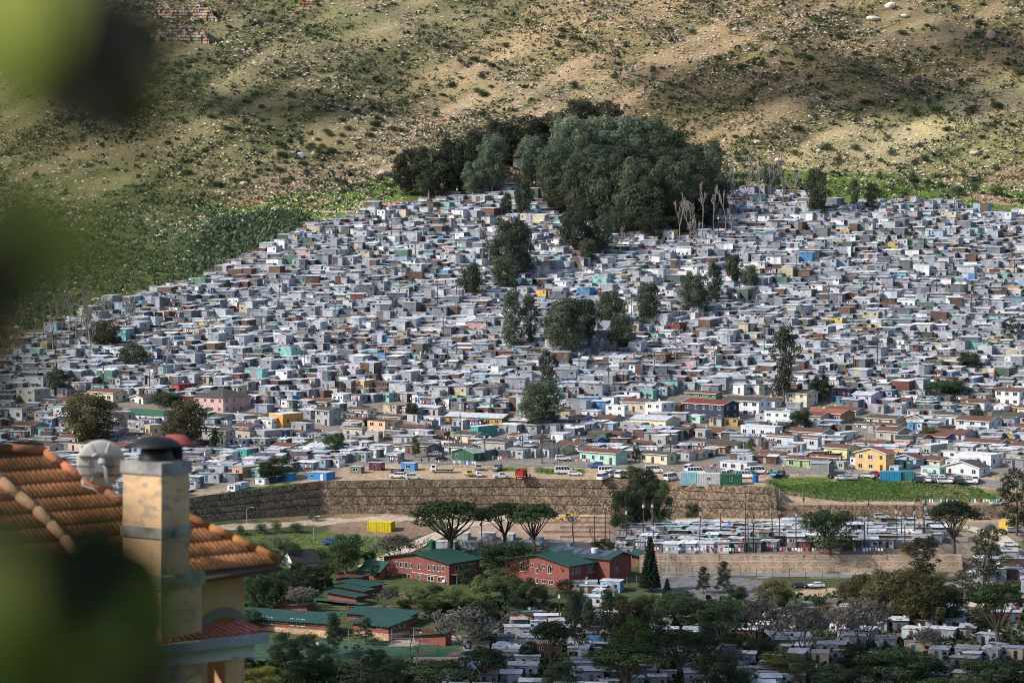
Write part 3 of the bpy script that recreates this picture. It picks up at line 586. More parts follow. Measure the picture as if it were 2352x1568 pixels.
def shack_geo(r, wd, dp, h, wc, rc):
    X, Y = wd/2, dp/2; g = dict(wall=MB(), roof=MB()); rise = r.choice((-.5, -.35, -.1, .15, .35, .5))*dp/5
    hf, hb = (h, h+rise); wb = g['wall']
    def side(a, b, ha, hb_):
        L_ = math.hypot(b[0]-a[0], b[1]-a[1]); n = max(1, int(L_/r.uniform(1.3, 2.6))); ss = [i/n for i in range(n+1)]
        horiz = r.random() < .3
        for i in range(n):
            s0, s1 = ss[i], ss[i+1]; p0 = (a[0]+(b[0]-a[0])*s0, a[1]+(b[1]-a[1])*s0); p1 = (a[0]+(b[0]-a[0])*s1, a[1]+(b[1]-a[1])*s1); h0 = ha+(hb_-ha)*s0; h1 = ha+(hb_-ha)*s1
            c = vary(r, wc, .12)
            if r.random() < .2: c = vary(r, pick(r, WCOL)[1])
            if horiz:
                zs = [-1.2, h*.45, None]
                wb.face([(*p0, -1.2), (*p1, -1.2), (*p1, h*.45), (*p0, h*.45)], c); c = vary(r, c, .2); wb.face([(*p0, h*.45), (*p1, h*.45), (*p1, h1), (*p0, h0)], c)
            else: wb.face([(*p0, -1.2), (*p1, -1.2), (*p1, h1), (*p0, h0)], c)
    side((-X, -Y), (X, -Y), hf, hf); side((X, -Y), (X, Y), hf, hb); side((X, Y), (-X, Y), hb, hb); side((-X, Y), (-X, -Y), hb, hf)
    rb = g['roof']; n = max(2, int(wd/2.2)); ov = r.uniform(.12, .35); x = -X-ov; st = (2*X+2*ov)/n
    for i in range(n):
        c = vary(r, rc, .09)
        if r.random() < .09: c = vary(r, pick(r, RCOL)[1])
        dz = r.uniform(0, .04); yo = r.uniform(-.12, .1)
        rb.box(x+i*st, x+(i+1)*st+.02, -Y-ov+yo, Y+ov, hf+.01+dz, hf+.09+dz, c, z1b=hb+.09+dz)
        for q in rb.v[-8:][2:4]: pass
        # underside follows slope
        k = len(rb.v)-8
        for j in (2, 3): vx = rb.v[k+j]; rb.v[k+j] = (vx[0], vx[1], hb+.01+dz)
    for _ in range(r.choice((0, 1, 2, 3, 4))):
        a = r.uniform(-X, X); b = r.uniform(-Y, Y); s = r.uniform(.15, .35); z = hf+(hb-hf)*(b+Y)/dp+.1
        rb.box(a-s, a+s, b-s*.6, b+s*.6, z-.1, z+r.uniform(.08, .2), r.choice(((.08, .07, .06), (.3, .2, .15), (.5, .5, .5), (.1, .1, .1))))
    # openings
    op = []
    dx = r.uniform(-X*.6, X*.6); op.append(('door', dx, -Y-.02, .05, .85, 1.9, 'f', r.choice(((.05, .04, .035), (.02, .02, .02), (.35, .33, .3), (.13, .05, .04), (.05, .12, .2)))))
    for s in range(2 if h > 4 else 1):
        for wx in (-.6, .6):
            xx = X*wx+r.uniform(-.2, .2)
            if abs(xx-dx) > .9 and r.random() < .6: op.append(('window', xx, -Y-.02, 1.0+s*2.4, r.uniform(.6, 1.1), r.uniform(.6, .9), 'f', None))
        if r.random() < .5: op.append(('window', X+.02, r.uniform(-Y*.5, Y*.5), 1.1+s*2.4, .7, .7, 's', None))
    return g, op, hf, hb
STUFF = MB()
def shack_stuff(r, c, rz, wd, dp, h, wc, rc):
    g, op, hf, hb = shack_geo(r, wd, dp, h, wc[1], rc[1]); m = Matrix.Translation(c)@Matrix.Rotation(rz, 4, 'Z')
    for k, x, y, z, w_, hh, sd, col in op:
        if sd == 'f': g['wall'].face([(x-w_/2, y, z), (x+w_/2, y, z), (x+w_/2, y, z+hh), (x-w_/2, y, z+hh)], col or (.03, .035, .04))
        else: g['wall'].face([(x, y-w_/2, z), (x, y+w_/2, z), (x, y+w_/2, z+hh), (x, y-w_/2, z+hh)], (.03, .035, .04))
    if r.random() < .3:
        x, y = r.uniform(-wd*.4, wd*.4), r.uniform(-dp*.4, dp*.4); g['roof'].lathe([(.0, 0), (.3, .06), (.38, .1)], 6, (.7, .7, .7), o=(x, y, max(hf, hb)+.35)); g['roof'].box(x-.03, x+.03, y-.03, y+.03, min(hf, hb), max(hf, hb)+.4, (.2, .2, .2))
    if r.random() < .12:   # washing on a line
        x = -wd/2
        while x < wd/2-.4: g['wall'].face([(x, -dp/2-.7, 1.0), (x+.35, -dp/2-.7, 1.0), (x+.35, -dp/2-.7, 1.8), (x, -dp/2-.7, 1.8)], r.choice(((.7, .7, .7), (.5, .1, .1), (.1, .2, .5), (.05, .05, .05), (.6, .3, .4)))); x += r.uniform(.45, .9)
    if r.random() < .05: g['roof'].lathe([(.35, -.1), (.4, .8), (0, .85)], 7, r.choice(((.55, .1, .03), (.05, .2, .5), (.04, .15, .08))), o=(wd*.3, 0, max(hf, hb)))
    STUFF.merge(g['wall'], m); STUFF.merge(g['roof'], m)
def shack_thing(r, c, rz, wd, dp, h, wc, rc, look=None):
    g, op, hf, hb = shack_geo(r, wd, dp, h, wc[1], rc[1])
    o = thing('tin_shack', 'shack', look or f"{'tall ' if h > 4 else ''}{wc[0]} shack with {rc[0]} roof", c, rz, 'tin shacks of the settlement')
    g['wall'].build('wall', 'tin', o); g['roof'].build('roof', 'tin', o)
    for k, x, y, z, w_, hh, sd, col in op:
        if k == 'door': link('door', DOOR_ME, o, (x, y, z), 0, (w_, 1, hh), col)
        else: window(o, x, z, w_, hh, sd, y, frame=r.random() < .5)
    if r.random() < .35: link('satellite_dish', DISH_ME, o, (r.uniform(-wd*.3, wd*.3), r.uniform(-dp*.3, dp*.3), min(hf, hb)), r.uniform(-.6, .6))
    return o
NOGO = [[(1340, 1340), (1500, 1340), (1500, 1352), (1340, 1352)],   # lanes and yards kept free of shacks (picture outline on the ground)
    [(495, 683), (520, 690), (560, 715), (620, 752), (590, 760), (520, 725)], [(915, 1052), (1650, 1062), (2352, 1085), (2352, 1140), (900, 1120)], [(1270, 1068), (1310, 1020), (1340, 1020), (1345, 1068)], [(1640, 1082), (1650, 1030), (1668, 1030), (1680, 1082)],
    [(1925, 1090), (1925, 1020), (1950, 1020), (1960, 1090)], [(820, 1060), (860, 1055), (920, 1070), (920, 1100), (820, 1100)], [(430, 1160), (440, 1120), (700, 1080), (820, 1066), (820, 1110), (560, 1150)]]
def polyfill(poly, dy, wr, dr, hr, gap, rot=-.5, dens=1, tall=.14, skip=()):
    P_ = [at(u, v) for u, v in poly]; xy = [(p.x, p.y) for p in P_]
    x0, x1 = min(p[0] for p in xy), max(p[0] for p in xy); y0, y1 = min(p[1] for p in xy), max(p[1] for p in xy)
    X = np.array([p[0] for p in xy]); out = []
    y = y0; row = 0
    while y < y1:
        x = x0+rnd.uniform(-3, 0)
        bend = 3*math.sin(row*1.3)
        while x < x1:
            wd = rnd.uniform(*wr); dp = rnd.uniform(*dr); xx, yy = x+wd/2, y+rnd.uniform(-1, 1)*dy*.16+2.2*math.sin(x*.06+row)
            x += wd*.93+rnd.uniform(*gap)
            if rnd.random() > dens: continue
            if not inpoly(np.array([xx]), np.array([yy]), xy)[0]: continue
            z = float(H(xx, yy)); u, v = proj(xx, yy, z)
            if any(inpoly(np.array([u]), np.array([v]), q)[0] for q in NOGO): continue
            if not clear(xx, yy, min(wd, dp)*.38): continue
            if not (-60 < u < 2420): continue
            h = rnd.uniform(*hr)
            if rnd.random() < tall: h = rnd.uniform(3.9, 5.0)
            out.append((Vector((xx, yy, z)), rot+rnd.gauss(0, .10)+(.18*math.sin(xx*.03+yy*.02)), wd, dp, h))
        y += dy; row += 1
    return out
SH = polyfill([(40, 800), (110, 770), (200, 722), (300, 697), (430, 657), (560, 597), (720, 525), (860, 485), (960, 472), (1050, 447), (1190, 430), (1240, 470), (1330, 520), (1500, 545), (1620, 510), (1680, 445), (1850, 450), (1900, 480), (2000, 468), (2160, 465), (2352, 502), (2440, 520),
               (2440, 905), (1850, 915), (1700, 905), (1560, 900), (1300, 965), (1180, 950), (1000, 935), (900, 905), (600, 890), (430, 885), (200, 890), (-40, 905)], 4.9, (3.6, 7.4), (3.4, 5), (2.3, 3.1), (.0, .5), tall=.15)
for a in SH: FOOT.append((a[0].x, a[0].y, a[2]/2, a[3]/2, a[1])) if False else None
SH += polyfill([(-40, 880), (430, 880), (900, 905), (1300, 960), (1850, 915), (2440, 905), (2440, 1080), (1800, 1072), (1650, 1056), (910, 1062), (800, 1075), (640, 1100), (440, 1140), (-40, 1140)], 5.2, (3.5, 6.5), (3, 4.2), (2.1, 2.6), (.1, 1.3), tall=0, dens=.74)
SH += polyfill([(1410, 1238), (1480, 1214), (1700, 1210), (2150, 1206), (2200, 1235), (2110, 1266), (1480, 1268), (1405, 1262)], 4.6, (3.5, 5.5), (3, 3.8), (2.2, 2.5), (.0, .4), rot=-.12, tall=0, dens=.95)
SH += polyfill([(1140, 1430), (1260, 1410), (1335, 1352), (1440, 1352), (1460, 1420), (1800, 1385), (2060, 1400), (2440, 1430), (2440, 1650), (940, 1650), (1000, 1560)], 6.0, (3.5, 7), (3, 4.6), (2.2, 2.7), (.3, 2.2), rot=-.2, tall=0, dens=.55)
SH += polyfill([(2230, 1290), (2300, 1290), (2440, 1300), (2440, 1430), (2290, 1420)], 6.0, (4, 7), (3, 4.6), (2.2, 2.8), (.1, 1.2), rot=-.2, dens=.7)
def appsize(a):
    c = a[0]; u, v = proj(c.x, c.y, c.z)
    if v > 1575 or u < 60 or u > 2345: return 0
    if v > 1150 and u < 900: return 0
    if u < 430 and v > 1010: return 0
    return (a[2]*.8+a[3]*.4)*(a[4]+1)/c.y**2
SH.sort(key=lambda a: -appsize(a))
for i, a in enumerate(SH):
    wc, rc = pick(rnd, WCOL), pick(rnd, RCOL)
    if i < 290 and appsize(a) > 0: shack_thing(rnd, *a, wc, rc)
    else: shack_stuff(rnd, *a, wc, rc)
print('shacks', len(SH))
struct(STUFF.build('shack_settlement', 'tinw'), 'stuff')
M['red'] = colmat('red_plastic', src='c', rgb=(.3, .01, .01), rough=.4); M['glassp'] = colmat('solar_glass', src='attr', rough=.25, spec=.6)
# ---------------------------------------------------------------- trees
def leaves(clumps, dens, size, seed, col, low=.25, long=1.0, thick=(.72, 1.05), up=.5):
    r = np.random.RandomState(seed); Vs, Cs = [], []
    for (cx, cy, cz, rx, ry, rz) in clumps:
        area = 4*math.pi*((rx*ry)**1.6/3+(rx*rz)**1.6/3+(ry*rz)**1.6/3)**(1/1.6)*1.3
        n = max(6, int(area*dens/(size*size)))
        d = r.normal(size=(n, 3)); d /= np.linalg.norm(d, axis=1)[:, None]
        keep = (d[:, 2] > -.2) | (r.rand(n) < low); d = d[keep]; n = len(d)
        if not n: continue
        lump = 1+.14*np.sin(d[:, 0]*5+cx*3)*np.sin(d[:, 1]*6+cz)+.10*np.sin(d[:, 2]*9+cy)
        p = d*(np.array([rx, ry, rz]))*(r.uniform(*thick, (n, 1)))*lump[:, None]+np.array([cx, cy, cz])
        nr = d+r.normal(size=(n, 3))*.42; nr[:, 2] += up*.3; nr /= np.linalg.norm(nr, axis=1)[:, None]
        a = np.cross(nr, r.normal(size=(n, 3))); a /= np.linalg.norm(a, axis=1)[:, None]; b = np.cross(nr, a)
        s = size*r.uniform(.5, 1.3, (n, 1))*.5; a *= s*long; b *= s*.75
        q = np.stack([p-a-b*.4, p+a*.2-b, p+a+b*.3, p-a*.3+b], 1); Vs.append(q)
        tint = 1+r.uniform(-.22, .22); hue = r.uniform(-.12, .12)
        c = np.array(col)*tint*r.uniform(.7, 1.35, (n, 1)); c[:, 0] *= 1+hue; Cs.append(c)
    V = np.concatenate(Vs).reshape(-1, 3); C = np.concatenate(Cs)
    return V, np.arange(len(V)).reshape(-1, 4), C
def limb(m, a, b, r0, r1, rr, col, sag=.12):
    a, b = Vector(a), Vector(b); L_ = (b-a).length; mid = a.lerp(b, .5)+Vector((rr.uniform(-1, 1), rr.uniform(-1, 1), rr.uniform(-.3, .8)))*L_*sag
    m.tube([a, a.lerp(mid, .6), mid, mid.lerp(b, .6), b], [r0, r0*.85+r1*.15, (r0+r1)/2, r0*.25+r1*.75, r1], 5, col)
def branchy(m, p, d, L_, r, lev, rr, col, spread=.6, minr=.035):
    n = 3; pts = [Vector(p)]; dd = Vector(d).normalized()
    for i in range(n): dd = (dd+Vector((rr.gauss(0, .13), rr.gauss(0, .13), rr.gauss(.05, .08)))).normalized(); pts.append(pts[-1]+dd*L_/n)
    m.tube(pts, [max(minr, r*(1-.5*i/n)) for i in range(n+1)], 4 if lev < 3 else 5, col, cap=False)
    if lev <= 0: return
    for k in range(rr.choice((2, 3, 3)) if lev > 1 else 3):
        nd = (dd+Vector((rr.gauss(0, spread), rr.gauss(0, spread), rr.gauss(.1, spread*.5)))).normalized()
        branchy(m, pts[rr.choice((2, 3, 3))], nd, L_*rr.uniform(.55, .8), r*.5, lev-1, rr, col, spread, minr)
TREES = {}
def make_tree(kind, seed):
    """template of unit width 12 m, height 14 m (scaled on placing)"""
    rr = random.Random(seed*31+len(kind)); Ht, Wd = 14.0, 12.0; cl = []; tb = MB(); bark = (.12, .10, .085); R_ = Wd/2
    col, dens, size, low, lng, nm = (.05, .065, .038), 1.25, .36, .6, 1.1, 'gum_tree'
    if kind in ('gum', 'gumL', 'gumo', 'gumd', 'gumt'):
        col = dict(gum=(.058, .074, .045), gumL=(.12, .155, .10), gumo=(.075, .07, .03), gumd=(.036, .045, .026), gumt=(.055, .07, .042))[kind]
        n = 36 if kind != 'gumt' else 26; z0 = .10 if kind == 'gumd' else .24 if kind != 'gumt' else .16
        for i in range(n):
            t = (i+.5)/n; z = z0+(.93-z0)*t; prof = math.sin(math.pi*min(1, (z-z0+.12)/(1.12-z0)))**.6
            if kind == 'gumt': prof *= .8+.25*math.sin(z*14+seed)
            a = i*2.4+rr.uniform(-.4, .4); rad = R_*.78*prof*rr.uniform(.45, 1.08); s = rr.uniform(1.0, 2.0)*(.85 if kind == 'gumt' else 1.0)
            cl.append((rad*math.cos(a), rad*math.sin(a), z*Ht, s*1.15, s*1.15, s*.85))
        tb.tube([(0, 0, -1), (.1, 0, 1.5), (.3, .1, Ht*.32)], [.5, .38, .3], 7, (.20, .17, .15))
        for c in cl[::2]: limb(tb, (.3*min(1, c[2]/6), .1, Ht*rr.uniform(.15, .4)), (c[0], c[1], c[2]-.4), .22, .06, rr, (.18, .155, .135))
    elif kind in ('round', 'lgreen', 'yel'):
        nm = 'broadleaf_tree'; col = dict(round=(.032, .055, .022), lgreen=(.10, .125, .045), yel=(.15, .15, .03))[kind]; size = .38; dens = 1.15; lng = .9; low = .7
        for i in range(38):
            z = rr.uniform(.20, .92); prof = math.sqrt(max(.05, 1-((z-.48)/.55)**2)); a = i*2.4; rad = R_*.8*prof*rr.uniform(.4, 1.06); s = rr.uniform(1.1, 1.9)
            cl.append((rad*math.cos(a), rad*math.sin(a), z*Ht, s*1.1, s*1.1, s*.9))
        tb.tube([(0, 0, -1), (0, 0, 1.5), (.2, 0, Ht*.4)], [.5, .4, .25], 7, bark)
        for c in cl[::3]: limb(tb, (0, 0, Ht*.22), (c[0], c[1], c[2]), .2, .06, rr, bark)
    elif kind == 'umb':
        nm = 'umbrella_pine'; col = (.028, .045, .016); size = .34; dens = .95; low = .6; lng = 1.4
        for i in range(34):
            a = i*2.4; q = math.sqrt((i+.5)/34); rad = R_*.88*q; z = Ht*(.90-.22*q*q+rr.uniform(-.05, .05)); s = rr.uniform(1.0, 1.7)
            cl.append((rad*math.cos(a), rad*math.sin(a), z, s*1.25, s*1.25, s*.62))
        bc = (.10, .075, .06); tb.tube([(0, 0, -1), (.15, 0, 2), (-.1, .1, Ht*.3)], [.55, .45, .38], 8, bc)
        for c in cl[4::2]: limb(tb, (-.05, .05, Ht*rr.uniform(.24, .34)), (c[0]*.95, c[1]*.95, c[2]-.3), .2, .05, rr, bc, .09)
    elif kind in ('conif', 'pine'):
        nm = 'conifer_tree'; col = (.026, .042, .026) if kind == 'conif' else (.034, .045, .022); size = .38; dens = .7; low = .7; lng = 1.5
        n = 38 if kind == 'conif' else 30
        for i in range(n):
            z = .16+.80*i/n; prof = (1-z)**.7*1.15+.1 if kind == 'conif' else math.sin(math.pi*(z-.05))**.7*.9+.1; a = i*2.4; rad = R_*.8*prof*rr.uniform(.3, 1.1); s = rr.uniform(.8, 1.5)
            cl.append((rad*math.cos(a), rad*math.sin(a), z*Ht, s*1.3, s*1.3, s*.6))
        tb.tube([(0, 0, -1), (.1, 0, Ht*.5), (0, 0, Ht*.96)], [.35, .22, .06], 6, bark)
        for c in cl[::2]: limb(tb, (0, 0, c[2]-.6), (c[0], c[1], c[2]), .09, .04, rr, bark, .05)
    elif kind == 'norf':
        nm = 'norfolk_pine'; col = (.018, .034, .022); size = .36; dens = .9; low = .8; lng = 1.4
        for k in range(19):
            z = .07+.9*k/19; rad = R_*.88*(1-z)**.85+.3; nb = max(5, int(9*(1-z)+3))
            for j in range(nb):
                a = j*2*math.pi/nb+k
                for q in (.4, .72, 1.0): cl.append((rad*q*math.cos(a), rad*q*math.sin(a), z*Ht+.35*q, .5+rad*.12, .5+rad*.12, .3))
        tb.tube([(0, 0, -1), (0, 0, Ht)], [.35, .04], 6, bark)
    elif kind == 'bare':
        nm = 'bare_tree'; col = (.13, .115, .10); bc = (.15, .135, .12)
        for k in range(5):
            a = k*1.26+rr.uniform(-.2, .2); branchy(tb, (0, 0, 1.0), (math.cos(a)*.75, math.sin(a)*.75, 1.0), Ht*.34, .24, 4, rr, bc, .45, .08)
        tb.tube([(0, 0, -1), (0, 0, 1.6)], [.5, .4], 7, bc)
        for i in range(24):
            a = i*2.4; q = math.sqrt((i+.5)/24); cl.append((R_*.8*q*math.cos(a), R_*.8*q*math.sin(a), Ht*(.86-.35*q*q), 1.5, 1.5, 1.2))
        size = .42; dens = .35; low = .9; lng = 2.2
    elif kind == 'dead':
        nm = 'dead_tree'; bc = (.24, .21, .19); branchy(tb, (0, 0, -1), (0, 0, 1), Ht*.42, .42, 4, rr, bc, .5, .11)
    elif kind == 'palm':
        nm = 'palm_tree'; col = (.05, .07, .025); tb.tube([(0, 0, -1), (.1, 0, Ht*.35), (0, 0, Ht*.62)], [.55, .45, .5], 8, (.11, .08, .05))
        fm = MB()
        for k in range(42):
            a = k*2.4; el = math.radians(75-k*3.2); d = Vector((math.cos(a), math.sin(a), 0)); p = Vector((0, 0, Ht*.62)); L_ = R_*1.0; ang = el; prev = None
            for s in range(7):
                sd = Vector((-d.y, d.x, 0))*(.55*math.sin(math.pi*(s+.6)/7.6)); row = (p+sd-Vector((0, 0, .15)), p, p-sd-Vector((0, 0, .15)))
                if prev:
                    c = tuple(x*rr.uniform(.7, 1.3) for x in col); fm.face([prev[0], row[0], row[1], prev[1]], c); fm.face([prev[1], row[1], row[2], prev[2]], c)
                prev = row; p = p+(d*math.cos(ang)+Vector((0, 0, math.sin(ang))))*L_/6; ang -= .26
        o = bpy.data.objects.new(nm, None); COL.objects.link(o); o['category'] = 'tree'; tb.build('trunk', 'bark', o); fm.build('fronds', 'leaf', o); return o
    elif kind == 'bush':
        nm = 'shrub'; col = (.045, .07, .03); size = .45; dens = .55; low = .6
        for i in range(9): a = i*2.4; q = math.sqrt((i+.3)/9); cl.append((R_*.6*q*math.cos(a), R_*.6*q*math.sin(a), Ht*(.5-.2*q*q), 2.2, 2.2, Ht*.32))
        tb.tube([(0, 0, -1), (0, 0, Ht*.4)], [.4, .15], 5, bark)
    o = bpy.data.objects.new(nm, None); COL.objects.link(o); o['category'] = 'shrub' if kind == 'bush' else 'tree'
    tb.build('trunk', 'bark', o)
    if cl:
        V, Fq, C = leaves(cl, dens, size, seed, col, low, lng); link('crown' if kind != 'bare' else 'twigs', npmesh('crown', V, Fq, C, 'leaf'), o)
    return o
NVAR = dict(gum=6, gumL=2, gumo=2, gumd=3, gumt=2, round=4, lgreen=2, yel=1, umb=3, conif=2, pine=2, norf=1, bare=3, dead=5, palm=1, bush=4)
TLOOK = dict(gum=('dark gum tree', 'full dark gum tree', 'lumpy dark gum tree'), gumL=('pale grey-green gum tree',), gumo=('olive brown gum tree',), gumd=('very dark leafy gum tree',), gumt=('tall narrow gum tree',), round=('dense dark green tree', 'rounded leafy green tree', 'bushy dark broadleaf tree'), lgreen=('light olive green tree',),
             yel=('yellowish green tree',), umb=('flat topped umbrella pine',), conif=('dark shaggy conifer',), pine=('open dark pine',), norf=('tall conical dark pine',), bare=('leafless greyish winter tree',), dead=('dead leafless pale tree', 'thin bare dead tree'), palm=('palm tree with arching fronds',), bush=('round green bush',))
GRP = dict(gum='gum trees in and above the settlement', gumL='gum trees in and above the settlement', gumd='gum trees in and above the settlement', gumt='gum trees in and above the settlement', dead='dead trees among the shacks', bare='leafless trees in the valley', umb='umbrella pines', bush='bushes on the mountain slope')
def tree(u, v, h, w_, kind, look=None, lm=None, c=None):
    p = at(u, v); k = mpu(p); s = TREES.setdefault(kind, [None]*NVAR[kind]); i = rnd.randrange(len(s))
    if s[i] is None: s[i] = make_tree(kind, 11+i*7)
    gk = 1.04 if kind not in ('bush', 'dead', 'norf', 'palm') else 1.0; sz = h*k/14*(1.06 if gk > 1 else 1); sx = w_*k/12*gk; cc = c or tuple(rnd.uniform(.6, 1.55) for _ in range(1))*3
    lk = look or rnd.choice(TLOOK[kind])
    if not look:
        if w_ > h*1.15 and kind not in ('umb', 'bush', 'bare'): lk = 'wide '+lk
        elif h > w_*1.7: lk = 'slender '+lk
        elif h*k < 6 and kind != 'bush': lk = 'small '+lk
    o = proto_or_copy(s[i], p, rnd.uniform(0, 6.28), (sx, sx, sz), lk, cc)
    if kind in GRP: o['group'] = GRP[kind]
    if lm: landmark(lm, p, h*k*.5)
    return o
